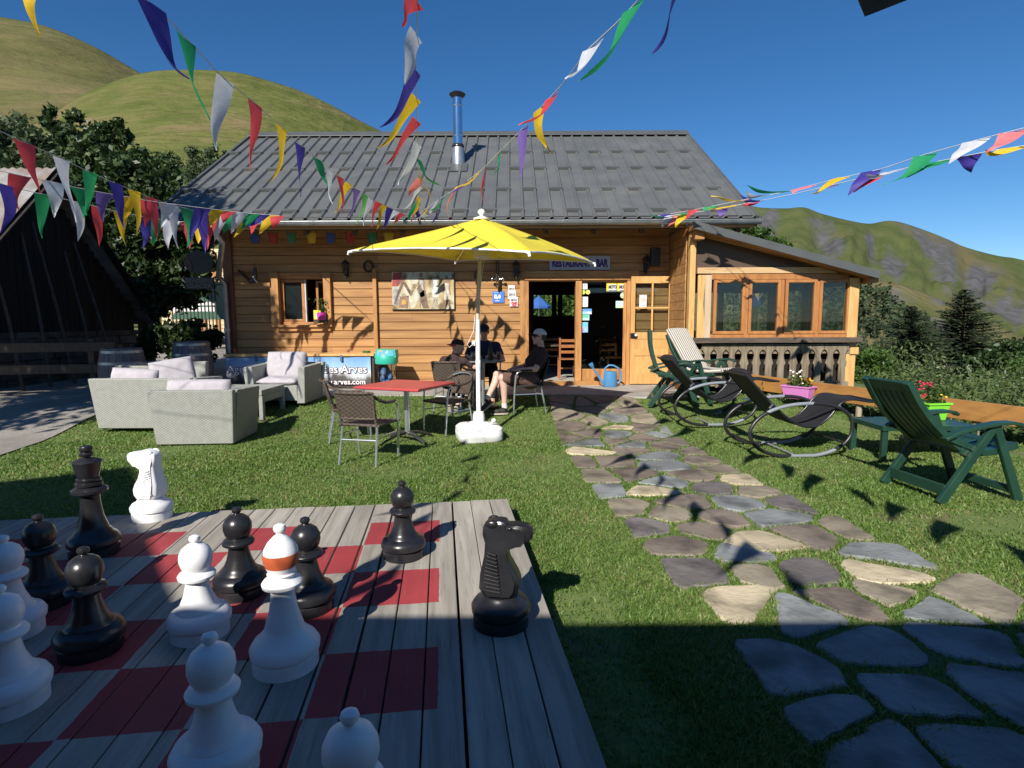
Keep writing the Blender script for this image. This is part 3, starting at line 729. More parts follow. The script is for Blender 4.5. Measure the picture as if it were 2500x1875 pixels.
st = MB(); r = random.Random(4); z = -.1
while z < 1.32:
    hh = r.uniform(.13, .24); y = Yn+.2
    while y < Yf-.3:
        ww = r.uniform(.22, .6); o_ = r.uniform(0, .05)
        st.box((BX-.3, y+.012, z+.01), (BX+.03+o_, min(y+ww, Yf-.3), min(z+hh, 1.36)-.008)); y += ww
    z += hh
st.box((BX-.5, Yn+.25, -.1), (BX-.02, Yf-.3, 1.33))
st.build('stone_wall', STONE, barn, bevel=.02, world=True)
RUST = M('rusty_sheet', (.20,.195,.19), (.29,.28,.265), sc=2.5, rough=.6, bump=.1, c3=(.17,.085,.045), sc3=1.1, r3=(.42,.62))
rf = MB()
for sg in (-1, 1):
    def rfn(u, v, sg=sg):
        x = BX+.35-13*u; d = v*(Yf-Ya+.15); return (x, Ya+sg*d, za+.06-(za-zf)/(Yf-Ya)*d+.018*math.sin(x*2*PI/.18))
    rf.slab(rfn, 260, 6, .012)
rf.build('roof', RUST, barn, world=True, smooth=50)
vg = MB()
for sg in (-1, 1):
    vg.beam((BX+.34, Ya, za-.04), (BX+.34, Ya+sg*(Yf-Ya+.1), zf-.12), .04, .17, up=(1,0,0))
vg.build('bargeboard', W_BARN, barn, world=True)
pl = [at_y(62,470,11.6), at_y(88,645,10.6), at_y(82,480,11.6), at_y(86,640,10.6), at_y(130,480,11.8), at_y(140,620,10.9), at_y(160,500,11.9), at_y(152,640,10.7), at_y(105,500,11.9), at_y(118,640,10.8)]
for k in range(5):
    yy = Ya-1.5+k*.55; b0 = V3((BX+.75, yy-.3+.1*k, .12)); b1 = V3((BX+.14, yy+(.15 if k % 2 else -.1), 3.1+.25*(k % 3)))
    q = thing('wooden_pole', ['thin grey pole leaning on the barn gable, nearest the left edge', 'second pole from the left leaning on the barn gable', 'middle pole of five leaning on the barn gable', 'fourth pole from the left leaning on the barn gable', 'rightmost pole leaning on the barn gable'][k], 'pole', b0, 0, 'poles leaning on the barn gable')
    d = b1-b0; MB().tube([(0,0,0), d*.5+V3((.02,.03,0)), d], [.035,.03,.022], 6).build('shaft', M('pole_bark_%d' % k, (.07,.06,.05), (.11,.10,.085), sc=6, rough=.9, bump=.3), q, smooth=60)
rl = thing('rail_fence', 'grey two rail fence in the shade before the barn', 'fence', (-8.2, 9.9, .2))
f_ = MB()
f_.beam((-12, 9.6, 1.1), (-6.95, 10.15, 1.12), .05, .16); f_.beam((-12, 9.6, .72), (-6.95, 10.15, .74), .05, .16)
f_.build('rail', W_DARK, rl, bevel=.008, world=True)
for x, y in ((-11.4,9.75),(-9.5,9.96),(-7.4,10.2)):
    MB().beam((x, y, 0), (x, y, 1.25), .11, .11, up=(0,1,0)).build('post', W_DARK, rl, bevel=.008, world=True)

# barrels in the shade behind the sofas
BARW = M('barrel_stave', (.10,.09,.10), (.17,.15,.16), sc=5, st=(5,5,.6), rough=.7, isl=.2, bump=.2)
def barrel(loc, label):
    t = thing('barrel', label, 'barrel', loc, 0, 'old casks on the shaded road')
    H, R = .92, .35; b = MB()
    for i in range(20):
        a0 = 2*PI*i/20+.008; a1 = 2*PI*(i+1)/20-.008; pr = []
        vs = []
        for k in range(9):
            s = k/8; rr = R*(.82+.18*math.sin(PI*s)); z = H*s
            for a, dr in ((a0, 0), (a1, 0), (a1, -.025), (a0, -.025)): vs.append(((rr+dr)*math.cos(a), (rr+dr)*math.sin(a), z))
        fs = []
        for k in range(8):
            for q in range(4): fs.append((k*4+q, k*4+(q+1) % 4, k*4+4+(q+1) % 4, k*4+4+q))
        fs += [(3,2,1,0), (32,33,34,35)]; b.add(vs, fs)
    b.build('staves', BARW, t)
    MB().lathe([(.0,H-.05),(R*.80,H-.05)], 24, capb=False, capt=False).lathe([(.0,.04),(R*.80,.04)], 24, capb=False, capt=False).build('head', BARW, t)
    for s in (.06, .26, .74, .94):
        rr = R*(.82+.18*math.sin(PI*s))+.004
        MB().lathe([(rr-.01,H*s-.022),(rr,H*s-.022),(rr,H*s+.022),(rr-.01,H*s+.022)], 28, capb=False, capt=False).build('hoop', ZINC, t, smooth=40)
    return t
barrel((-6.45, 9.55, .2), 'wooden cask standing left, behind the grey corner sofa')
barrel((-5.95, 10.75, .27), 'wooden cask standing right, nearest the chalet corner')

# ---- the house behind the viewer, whose roof shades the foreground
hs = thing('house', 'timber house at the near end of the garden whose roof shades the deck', 'house', (-1, -4, 0))
hb = MB(); yh = -1.15
hb.prism([(-10.6,0),(-10.6,2.95),(-6.98,5.42),(-3.25,2.97),(-3.25,0)], (0,yh-.62,0), (1,0,0), (0,0,1), 7)
hb.box((-3.25, yh-7, 0), (7.5, yh-1.0, 2.75)); hb.box((-5.5, yh-5, 0), (-3.2, yh-.6, 2.9))
hb.build('wall', W_SIDE, hs, world=True)
hr = MB()
hr.prism([(-11.0,2.78),(-6.98,5.54),(-2.85,2.88),(-2.85,2.78),(-6.98,5.40),(-11.0,2.66)], (0,yh,0), (1,0,0), (0,0,1), 8)
hr.beam((-4.6, yh-.02, 2.96), (7.8, yh-.02, 2.96), .04, .14, up=(0,0,1))
hr.prism([(0,0),(-8,2.4),(-8,2.5),(0,.1)], (-4.6,yh,2.90), (0,1,0), (0,0,1), 12.4)
hr.build('roof', ROOFD, hs, world=True)

# neighbour's pale timber house and railings beyond the tree
nbh = thing('neighbour_house', 'pale sunlit timber house glimpsed behind the hanging signs', 'house', (-17.5, 30, .4))
a, b = bx_y(395, 500, 545, 700, 28)
PALEW = M('pale_larch', (.55,.42,.24), (.66,.52,.32), sc=4, st=(.4,4,4), rough=.7, isl=.12)
q = MB(); z = a.z-.4
while z < b.z: q.box((a.x-1, 28, z+.012), (b.x+2, 28.06, z+.17)); z += .18
q.box((a.x-1, 28.05, a.z-.5), (b.x+2, 33, b.z))
q.build('wall', PALEW, nbh, world=True)
t_ = MB(); 
for vx in (437, 466): p = at_y(vx, 640, 27.9); t_.box((p.x-.09, 27.9, a.z-.4), (p.x+.09, 27.99, b.z))
t_.build('corner_post', W_WIN, nbh, world=True)
MB().prism([(-2,-.3),(2.2,2.4),(6.4,-.3),(6.4,-.45),(2.2,2.25),(-2,-.45)], (a.x-1, 27.4, b.z+.1), (1,0,0), (0,0,1), -6).build('roof', ROOFD, nbh, world=True)
rg = thing('metal_railing', 'dark railings and pale rails in the gap under the hanging signs', 'railing', (at_y(420,675,21).x, 21, .3))
r0, r1 = at_y(368,612,21), at_y(468,692,21); k = MB()
for i in range(13):
    x = r0.x+(r1.x-r0.x)*i/12; k.beam((x,21,r1.z-.5), (x,21,r0.z), .035, .035)
k.build('baluster', IRON, rg, world=True)
MB().beam((r0.x,21,r0.z), (r1.x,21,r0.z), .05, .05).build('top_rail', flat('green_paint', (.06,.19,.12)), rg, world=True)
p0, p1 = at_y(372,668,21.3), at_y(464,668,21.3)
MB().beam(p0, p1, .05, .16).build('kick_rail', WHTP, rg, world=True)
MB().beam(at_y(392,656,21.3), at_y(464,656,21.3), .05, .12).build('kick_rail', WHTP, rg, world=True)
gt = thing('green_tent', 'green ridge tent behind the railings', 'tent', at_y(415,690,24))
g0 = at_y(368,690,24); g1 = at_y(425,602,24); g2 = at_y(476,690,24)
MB().prism([(0,0),(g1.x-g0.x,g1.z-g0.z),(g2.x-g0.x,0)], g0, (1,0,0), (0,0,1), -3).build('canvas', M('green_canvas', (.035,.10,.06), (.05,.13,.08), sc=5, rough=.8), gt, world=True)

# ---- low plank fence at the lawn's right edge
pf = thing('plank_fence', 'low fence of orange brown planks along the right edge of the lawn', 'fence', FEN0+V3((0,0,.25)))
def fp(t): p = FEN0+FDIR*t; return p
LT = (FEN1-FEN0).length
cuts = [0, 2.15, 4.3, LT]
for i in range(3):
    a, b = fp(cuts[i]+.01), fp(cuts[i+1]-.01)
    za_, zb = .50-.035*cuts[i]-.006*i, .50-.035*cuts[i+1]
    MB().beam((a.x,a.y,za_), (b.x,b.y,zb), .035, .25).build('plank', W_FEN, pf, bevel=.006, world=True)
for t in (.5, 1.9, 3.3, 4.6, 6.0):
    p = fp(t)+FNRM*.07; z = zg(p.x, p.y)
    MB().tube([(p.x,p.y,z-.3), (p.x,p.y,.50-.035*t)], [.05,.042], 8).build('post', W_OLD, pf, world=True, smooth=50)
# ================================================================ CHALET
FY = 11.5
XL, XR = -5.62, 3.25
ZE = at_y(1000, 471, 10.45).z; ZR = at_y(1000, 292, 14.8).z
SLOPE = (ZR-ZE)/(14.8-10.45)
ch = thing('chalet', 'wooden restaurant chalet with a grey steel roof and a glazed terrace on its right', 'chalet', (-1.2, 14.8, .25))
def W(mb, name, mat, **k): return mb.build(name, mat, ch, world=True, **k)

# openings of the front wall, world x/z
wa, wb = at_y(606, 699, FY), at_y(706, 600, FY)
da, db = at_y(1139, 824, FY), at_y(1358, 600, FY)
OPN = [(wa.x, wa.z, wb.x, wb.z), (da.x, .2, db.x, db.z)]
def rect_minus(r, holes):
    out = [r]
    for h in holes:
        nw = []
        for (x0, z0, x1, z1) in out:
            if h[2] <= x0 or h[0] >= x1 or h[3] <= z0 or h[1] >= z1: nw.append((x0, z0, x1, z1)); continue
            if h[0] > x0: nw.append((x0, z0, h[0], z1))
            if h[2] < x1: nw.append((h[2], z0, x1, z1))
            cx0, cx1 = max(x0, h[0]), min(x1, h[2])
            if h[1] > z0: nw.append((cx0, z0, cx1, h[1]))
            if h[3] < z1: nw.append((cx0, h[3], cx1, z1))
        out = nw
    return [q for q in out if q[2]-q[0] > .01 and q[3]-q[1] > .008]
fw = MB(); z = .22; k = 0; BH = .163
ZW = ZE+SLOPE*(FY-10.45)-.12
while z < ZW:
    # boards butt at random joints along the length
    js = sorted([XL, -2.62, XR]+[random.uniform(XL+1, XR-1) for _ in range(1)])
    for a, b in zip(js[:-1], js[1:]):
        for (x0, z0, x1, z1) in rect_minus((a, z, b-.003, z+BH), OPN):
            c = min(.014, (z1-z0)/3); y0 = FY+random.uniform(-.002, .002)
            vs = []
            for x in (x0, x1):
                vs += [(x, FY+.05, z0+.001), (x, y0+.012, z0+.001), (x, y0, z0+c), (x, y0, z1-c*.5), (x, y0+.007, z1-.003), (x, FY+.05, z1-.003)]
            fs = [(i, i+1, 7+i, 6+i) for i in range(5)]+[(5,0,6,11), (5,4,3,2,1,0), (6,7,8,9,10,11)]
            fw.add(vs, [tuple(reversed(f)) for f in fs])
    z += BH
W(fw, 'front_wall', W_SIDE)
bw = MB()
for (x0, z0, x1, z1) in rect_minus((XL+.02, .2, XR, ZW+.1), OPN): bw.box((x0, FY+.05, z0), (x1, FY+.16, z1))
W(bw, 'wall_core', INT)
# side and rear walls; the rear wall has the window band one sees through the door
sw = MB()
z = .2
while z < ZR-.2:
    yy0, yy1 = FY+.02, 18.1
    if z > ZE+.3: yy0 = 10.45+(z-ZE)/SLOPE+.35; yy1 = 29.6-yy0
    if yy1 > yy0: sw.box((XL-.03, yy0, z+.004), (XL+.02, yy1, z+BH-.004))
    z += BH
sw.prism([(FY+.05,.2),(18.1,.2),(18.1,ZW),(14.8,ZR-.25),(FY+.05,ZW)], (XL+.02,0,0), (0,1,0), (0,0,1), .1)
sw.prism([(FY+.05,.2),(18.1,.2),(18.1,ZW),(14.8,ZR-.25),(FY+.05,ZW)], (3.3,0,0), (0,1,0), (0,0,1), .12)
W(sw, 'side_wall', W_SIDE)
r0, r1 = at_y(1146, 683, 18), at_y(1262, 637, 18)
rw = MB()
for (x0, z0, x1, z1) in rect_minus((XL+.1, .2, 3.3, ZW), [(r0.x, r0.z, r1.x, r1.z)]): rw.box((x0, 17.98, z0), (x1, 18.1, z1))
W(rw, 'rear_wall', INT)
m_ = MB()
for vx in (1197, 1210): p = at_y(vx, 660, 17.95); m_.box((p.x-.07, 17.94, r0.z), (p.x+.07, 18.0, r1.z))
W(m_, 'rear_mullion', W_DARK)
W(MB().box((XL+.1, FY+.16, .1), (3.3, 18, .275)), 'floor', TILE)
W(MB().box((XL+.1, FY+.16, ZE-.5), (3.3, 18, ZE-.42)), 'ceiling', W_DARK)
W(MB().box((da.x-.9, 14.6, .28), (da.x+.25, 14.7, 2.6)).box((2.9, 13.2, .28), (3.28, 15.8, 2.4)), 'partition', INT)

# corner post, batten, trims
cp = at_y(495, 600, FY)
W(MB().box((XL-.02, FY-.045, .25), (XL+.16, FY+.01, ZW)), 'corner_board', M('red_brown_trim', (.13,.04,.018), (.18,.06,.025), sc=4, st=(3,3,.5), rough=.5), bevel=.004)
bt = at_y(808, 580, FY-.06); W(MB().box((bt.x-.035, FY-.075, .95), (bt.x+.035, FY+.005, bt.z)), 'batten', W_TRIM, bevel=.004)
bb = at_y(808, 760, FY-.06); W(MB().box((bt.x-.03, FY-.06, .25), (bt.x+.03, FY+.005, .95)), 'batten', W_TRIM, bevel=.004)

# ---- window left of the picture: frame, one closed leaf, one leaf swung inwards
def casing(name, x0, x1, z0, z1, y0, y1, w, mat, mb=None):
    b = mb or MB()
    b.box((x0, y0, z0), (x0+w, y1, z1)); b.box((x1-w, y0, z0), (x1, y1, z1))
    b.box((x0+w, y0+.001, z0), (x1-w, y1-.001, z0+w)); b.box((x0+w, y0+.001, z1-w), (x1-w, y1-.001, z1)); return b
win = W(casing('window', wa.x-.02, wb.x+.02, wa.z-.02, wb.z+.02, FY+.01, FY+.12, .045, W_WIN), 'window', W_WIN, bevel=.004)
xm = at_y(659, 650, FY+.05).x
def leaf(parent, x0, x1, z0, z1, y, w, mat, gm, mb2=None):
    f = casing('sash', x0, x1, z0, z1, y, y+.05, w, mat).build('sash', mat, parent, bevel=.005, world=True)
    MB().box((x0+w-.006, y+.02, z0+w-.006), (x1-w+.006, y+.026, z1-w+.006)).build('pane', gm, f, world=True)
    return f
DKBACK = flat('dark_window_backing', (.012,.017,.018), .35)
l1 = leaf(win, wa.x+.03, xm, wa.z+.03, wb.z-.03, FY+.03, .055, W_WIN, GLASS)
MB().box((wa.x+.06, FY+.075, wa.z+.06), (xm-.03, FY+.08, wb.z-.06)).build('pane_backing', DKBACK, win, world=True)  # near-black sheet close behind the closed leaf's pane
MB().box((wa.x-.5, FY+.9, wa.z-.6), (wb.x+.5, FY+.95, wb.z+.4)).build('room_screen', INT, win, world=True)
MB().box((xm+.005, FY+.03, wa.z+.03), (xm+.03, FY+.1, wb.z-.03)).build('weather_strip', flat('white_strip', (.5,.5,.5)), win, world=True)
s2 = at_y(683, 650, FY+.12)
leaf(win, s2.x, wb.x-.02, wa.z+.04, wb.z-.05, FY+.13, .045, W_WIN, GLASS)
W(MB().box((wa.x-.02, FY-.10, wa.z-.075), (wb.x+.02, FY+.02, wa.z-.025)).box((wa.x-.06, FY-.055, wa.z-.15), (wb.x+.06, FY+.004, wa.z-.078)), 'window_sill', W_TRIMX, bevel=.006)
for vx0, vx1 in ((588, 600), (702, 713)):
    a, b = at_y(vx0, 706, FY-.07), at_y(vx1, 592, FY-.07)
    W(MB().box((a.x, FY-.095, a.z), (b.x, FY+.004, b.z+.03)), 'window_side_board', W_TRIM, bevel=.006)
hb_ = at_y(650, 592, FY-.05); W(MB().box((at_y(600,592,FY).x+.02, FY-.03, wb.z+.03), (at_y(702,592,FY).x-.02, FY+.004, wb.z+.10)), 'window_head', W_WIN)

# ---- doorway: frame, sliding glazed leaf, threshold, wavy canopy board
fr = MB(); fx0, fx1, fz = da.x-.02, db.x+.02, db.z
xm0, xm1 = at_y(1243, 700, FY).x, at_y(1256, 700, FY).x
fr.box((fx0-.02, FY-.03, .26), (fx0+.05, FY+.16, fz+.05)); fr.box((fx1-.05, FY-.03, .26), (fx1+.02, FY+.16, fz+.05))
fr.box((fx0+.05, FY-.028, fz-.06), (fx1-.05, FY+.158, fz+.05)); fr.box((xm0, FY-.029, .26), (xm1, FY+.159, fz-.06))
W(fr, 'door_frame', W_TRIM, bevel=.006)
W(MB().box((fx0-.12, FY-.02, .26), (fx0-.022, FY+.004, fz+.12)), 'door_jamb_board', W_TRIM, bevel=.006)
gd = MB(); gx0, gx1 = xm1, fx1-.05
gz1 = at_y(1300, 609, FY).z; gz0 = at_y(1300, 797, FY).z
gd.box((gx0+.001, FY+.02, .262), (gx1-.001, FY+.08, gz0)); gd.box((gx0+.001, FY+.02, gz1), (gx1-.001, FY+.08, fz-.061)); gd.box((gx1-.06, FY+.021, gz0), (gx1-.001, FY+.079, gz1))
gdo = W(gd, 'glazed_door', W_TRIM, bevel=.005)
MB().box((gx0-.002, FY+.045, gz0-.01), (gx1-.05, FY+.053, gz1+.01)).build('pane', GLASSD, gdo, world=True)
W(MB().box((fx0+.05, FY-.02, .255), (xm0, FY+.2, .30)), 'threshold', M('sill_oak', (.55,.45,.32), (.62,.52,.38), sc=5, rough=.6))
stp = at_y(1140, 826, FY-.2)
W(MB().box((fx0-.02, FY-.16, .255), (xm1+.35, FY-.03, .345)), 'door_step', W_TRIMX, bevel=.006)
# wavy board over the door
wv = []; cx0, cx1 = at_y(1128, 590, FY-.1).x, at_y(1381, 590, FY-.1).x; cz = at_y(1250, 595, FY-.05).z
n = 60
top = [(cx0+(cx1-cx0)*i/n, cz+.075+.012*abs(math.sin(i*PI/6))) for i in range(n+1)]; bot = [(cx0, cz-.03), (cx1, cz-.03)]
W(MB().prism(bot+top[::-1], (0, FY-.005, 0), (1,0,0), (0,0,1), .085), 'door_head_board', W_TRIMX)
W(MB().box((cx0+.05, FY-.05, cz-.085), (cx1-.15, FY-.001, cz-.033)), 'door_head_batten', W_TRIMX)

# ---- old door leaf folded open against the wall
lx0, lx1 = at_y(1362, 700, FY-.1).x, at_y(1455, 700, FY-.1).x; lz0 = .285; lz1 = at_y(1400, 597, FY-.1).z
ly0, ly1 = FY-.12, FY-.072
zb = at_y(1400, 718, FY-.1).z; zt_ = at_y(1400, 612, FY-.1).z; zl = at_y(1400, 729, FY-.1).z
zmid = at_y(1400, 665, FY-.1).z; xq0, xq1 = at_y(1372,660,FY-.1).x, at_y(1444,660,FY-.1).x; xqm = at_y(1409,660,FY-.1).x
d = MB()
d.box((lx0, ly0, lz0), (xq0, ly1, lz1)); d.box((xq1, ly0, lz0), (lx1, ly1, lz1))
for z0, z1 in ((zt_, lz1), (zl-.03, zb), (zl-.36, zl-.22), (lz0, lz0+.2)): d.box((xq0, ly0+.002, z0), (xq1, ly1-.002, z1))
d.box((xqm-.02, ly0+.003, lz0+.2), (xqm+.02, ly1-.003, zl-.36)); d.box((xq0, ly0+.012, zl-.22), (xq1, ly1-.01, zl-.03))
d.box((xq0, ly0+.016, lz0+.2), (xqm-.02, ly1-.01, zl-.36)); d.box((xqm+.02, ly0+.016, lz0+.2), (xq1, ly1-.01, zl-.36))
d.box((xqm-.017, ly0+.004, zb), (xqm+.017, ly1-.004, zt_)); d.box((xq0, ly0+.005, zmid-.017), (xqm-.017, ly1-.005, zmid+.017)); d.box((xqm+.017, ly0+.005, zmid-.017), (xq1, ly1-.005, zmid+.017))
dl = W(d, 'open_door_leaf', W_DOOR, bevel=.005)
for a, b in ((xq0, xqm-.017), (xqm+.017, xq1)):
    for z0, z1 in ((zb, zmid-.017), (zmid+.017, zt_)): MB().box((a-.003, FY-.098, z0-.003), (b+.003, FY-.094, z1+.003)).build('pane', GLASS, dl, world=True)
lk = at_y(1368, 725, FY-.13)
MB().box((lk.x-.055, FY-.145, lk.z-.05), (lk.x+.06, ly0+.002, lk.z+.05)).build('lock', BLK, dl, bevel=.006, world=True)
MB().ell((lk.x+.045, FY-.165, lk.z+.01), (.028,.026,.028)).build('handle', WHT, dl, smooth=60, world=True)
bx_ = at_y(1458, 700, FY-.05); 
W(MB().box((bx_.x, FY-.06, .3), (bx_.x+.075, FY+.004, at_y(1462,600,FY).z)).box((bx_.x+.09, FY-.05, .3), (bx_.x+.15, FY+.004, at_y(1470,612,FY).z)), 'wall_batten', W_PALE, bevel=.006)

# ---- main roof: ribbed steel sheet with snow guards
RX0, RX1 = -6.40, 4.22
P_ = .2555
prof = []; x = RX0
while x < RX1-.05:
    prof += [(x, .0), (x+P_-.075, 0), (x+P_-.052, .038), (x+P_-.022, .038), (x+P_, 0)]; x += P_
    prof.pop() if False else None
prof = [q for i, q in enumerate(prof) if i == 0 or q[0]-prof[i-1][0] > 1e-6]
RX1 = prof[-1][0]
nvec = V3((0, -SLOPE, 1)).normalized()
def roof_pt(x, h, y): return V3((x, y, ZE+SLOPE*(y-10.45)))+nvec*h
rs = MB(); ys = [10.42, 11.9, 13.4, 14.82]
vs = []
for j, y in enumerate(ys):
    for x, h in prof: vs.append(roof_pt(x, h, y))
for j, y in enumerate(ys):
    for x, h in prof: vs.append(roof_pt(x, h-.012, y))
w = len(prof); q = len(ys)*w; fs = []
for j in range(len(ys)-1):
    for i in range(w-1):
        a = j*w+i; fs.append((a, a+1, a+w+1, a+w)); fs.append((q+a, q+a+w, q+a+w+1, q+a+1))
for i in range(w-1): fs.append((i, q+i, q+i+1, i+1))
rs.add(vs, fs)
# far slope, plain
rs.add([(RX0,14.8,ZR+.005),(RX1,14.8,ZR+.005),(RX1,19.15,ZE),(RX0,19.15,ZE)], [(0,1,2,3)])
roof = W(rs, 'roof', ROOFM)
MB().prism([(10.42,ZE-.19),(10.42,ZE-.05),(14.8,ZR-.05),(19.1,ZE-.05),(19.1,ZE-.19),(14.8,ZR-.19)], (RX0+.05,0,0), (0,1,0), (0,0,1), RX1-RX0-.1).build('roof_deck', W_SIDE, roof, world=True)
rg_ = MB()
rg_.prism([(-.20,-.115),(0,.025),(.20,-.115),(.20,-.10),(0,.045),(-.20,-.10)], (RX0-.02, 14.81, ZR+.055), (0,1,0), (0,0,1), RX1-RX0+.04)
rg_.build('ridge_cap', ROOFD, roof, world=True)
for x in (RX0, RX1):
    MB().beam(roof_pt(x, -.05, 10.40), roof_pt(x, -.05, 14.84), .05, .19, up=nvec).build('verge_trim', ROOFD, roof, world=True)
# snow guards: staggered clips, four rows
sg = MB()
for r_, vy in enumerate((330, 365, 410, 456)):
    # find y on the slope that shows at this height
    lo, hi = 10.4, 14.8
    for _ in range(30):
        mid = (lo+hi)/2; p = roof_pt(0, 0, mid); tgt = at_y(1106, vy, mid)
        if p.z < tgt.z: lo = mid
        else: hi = mid
    y = lo
    for i in range(2*0+(r_ % 2), int((RX1-RX0)/P_), 2):
        x = RX0+P_*i
        if abs(x+.98) < .35 and 12.3 < y < 14.2: continue
        a = roof_pt(x-.035, .046, y); b = roof_pt(x+P_*.98, .046, y)
        sg.beam(a, b, .045, .016, up=nvec); sg.beam(roof_pt(x-.03, .05, y), roof_pt(x-.03, .0, y+.03), .02, .012); sg.beam(roof_pt(x+P_*.96, .05, y), roof_pt(x+P_*.96, 0, y+.03), .02, .012)
        sg.beam(roof_pt(x-.035, .028, y-.05), roof_pt(x+P_*.98, .028, y-.05), .02, .05, up=nvec)
o = sg.build('snow_guard', ROOFM, roof, world=True); o['kind'] = 'stuff'
# foam closure of the rib ends, dark under the sheet
MB().box((RX0+.02, 10.46, ZE-.05), (RX1-.02, 10.5, ZE+.03)).build('eave_closure', flat('dark_closure', (.01,.01,.01)), roof, world=True)

# ---- flue
fl = at_y(990, 350, 13.0); lo = 13.0
for _ in range(40):
    p = roof_pt(0, 0, lo); lo += (at_y(990, 352, lo).z-p.z)/SLOPE*.5
fx, fy = at_y(990, 350, lo).x, lo; fz0 = roof_pt(0,0,fy).z; fz1 = at_y(990, 205, fy).z
k_ = fy/10.5*.001
flu = MB(); R = .105
flu.lathe([(R,fz0-.35),(R,fz0+.55),(R+.012,fz0+.56),(R+.012,fz0+.6),(R,fz0+.61),(R,fz1-.24),(R+.012,fz1-.23),(R+.012,fz1-.19),(R,fz1-.18),(R,fz1-.05)], 24, c=(fx,fy,0), capb=False)
fo = flu.build('flue', STEEL, roof, smooth=35, world=True)
MB().lathe([(R*.9,fz1-.08),(R*1.1,fz1-.06),(R*1.65,fz1-.005),(R*1.7,fz1+.01),(R*1.2,fz1+.045),(.02,fz1+.06)], 24, c=(fx,fy,0)).build('cowl', M('dark_steel', (.06,.06,.06), (.09,.09,.09), sc=6, rough=.3, metal=.8), fo, smooth=50, world=True)
MB().lathe([(R*1.35,fz0-.2),(R*1.3,fz0+.14),(R*1.22,fz0+.30),(R*1.04,fz0+.34)], 24, c=(fx,fy,0)).build('flashing', ZINC, fo, smooth=40, world=True)
MB().lathe([(R*1.1,fz0+.31),(R*1.28,fz0+.33),(R*1.28,fz0+.36),(R*1.05,fz0+.39)], 24, c=(fx,fy,0), capb=False, capt=False).build('storm_collar', BLK, fo, smooth=40, world=True)
MB().beam(roof_pt(fx-.2, .02, fy-.28), roof_pt(fx-.2+.42, .02, fy-.28), .5, .012, up=nvec).build('flashing_plate', ROOFD, fo, world=True)

# ---- gutter with brackets, downpipe
GX0, GX1 = -6.12, 4.38; GY, GZ = 10.36, at_y(1040, 478, 10.36).z; GR = .068
gt_ = MB()
def gfn(u, v): a = PI+PI*v; return (GX0+(GX1-GX0)*u, GY+GR*math.cos(a), GZ+GR*math.sin(a))
gt_.slab(gfn, 24, 10, .006)
gt_.tube([(GX0,GY-GR,GZ),(GX1,GY-GR,GZ)], .011, 8)
for x in (GX0, GX1): gt_.lathe([(.0,-.002),(GR*.98,-.002),(GR*.98,.002),(0,.002)], 18, capb=False, capt=False); gt_.xf(Matrix.Translation((x,GY,GZ)) @ Matrix.Rotation(PI/2,4,'Y'), len(gt_.v)-72)
gut = W(gt_, 'gutter', ZINC, smooth=50)
gb = MB(); x = GX0+.2
while x < GX1: gb.tube([(x, GY-GR-.006, GZ+.01)]+[(x, GY+(GR+.006)*math.cos(PI+PI*i/8), GZ+(GR+.006)*math.sin(PI+PI*i/8)) for i in range(9)], .008, 5); x += .62
gb.build('gutter_bracket', ZINC, gut, world=True, smooth=50)
MB().beam((RX0+.1, 10.47, ZE-.115), (RX1-.1, 10.47, ZE-.115), .03, .17).build('fascia', M('fascia_paint', (.075,.05,.035), None, rough=.6), gut, world=True)
a0 = at_y(468, 495, GY); e0 = V3((at_y(484,590,FY-.1).x, FY-.1, 0))
zz = at_y(478, 560, 10.9).z
W(MB().tube([(a0.x,GY,GZ-.05),(a0.x,GY,GZ-.22),(a0.x+.03,GY+.12,GZ-.32),(e0.x-.04,FY-.24,GZ-.86),(e0.x,FY-.1,GZ-1.0),(e0.x,FY-.1,.3)], .052, 14).lathe([(.060,1.35),(.060,1.42)], 14, c=(e0.x,FY-.1,0)).lathe([(.066,.75),(.066,.82)], 14, c=(e0.x,FY-.1,0)), 'downpipe', ZINC, smooth=60)
# rafters under the eave
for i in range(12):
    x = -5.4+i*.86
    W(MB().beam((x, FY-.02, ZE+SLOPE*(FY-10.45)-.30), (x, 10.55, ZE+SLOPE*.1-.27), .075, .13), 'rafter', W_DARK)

# ================================================================ glazed terrace
TX0, TX1, TY = 3.08, at_y(1850, 700, 10.3).x, 10.3
tp = lambda vx, vy: at_y(vx, vy, TY)
tb = lambda vx, vy: at_y(vx, vy, TY-.06)
# side wall facing the door, with the eave shadow across it
s = MB(); z = .25
zts = tp(1490, 497).z
while z < zts:
    s.box((TX0-.0, TY+.08, z+.003), (TX0+.05, FY-.01, min(z+BH-.004, zts))); z += BH
s.box((TX0+.02, TY+.08, .2), (TX0+.12, FY, zts-.02)); W(s, 'terrace_side_wall', W_SIDE)
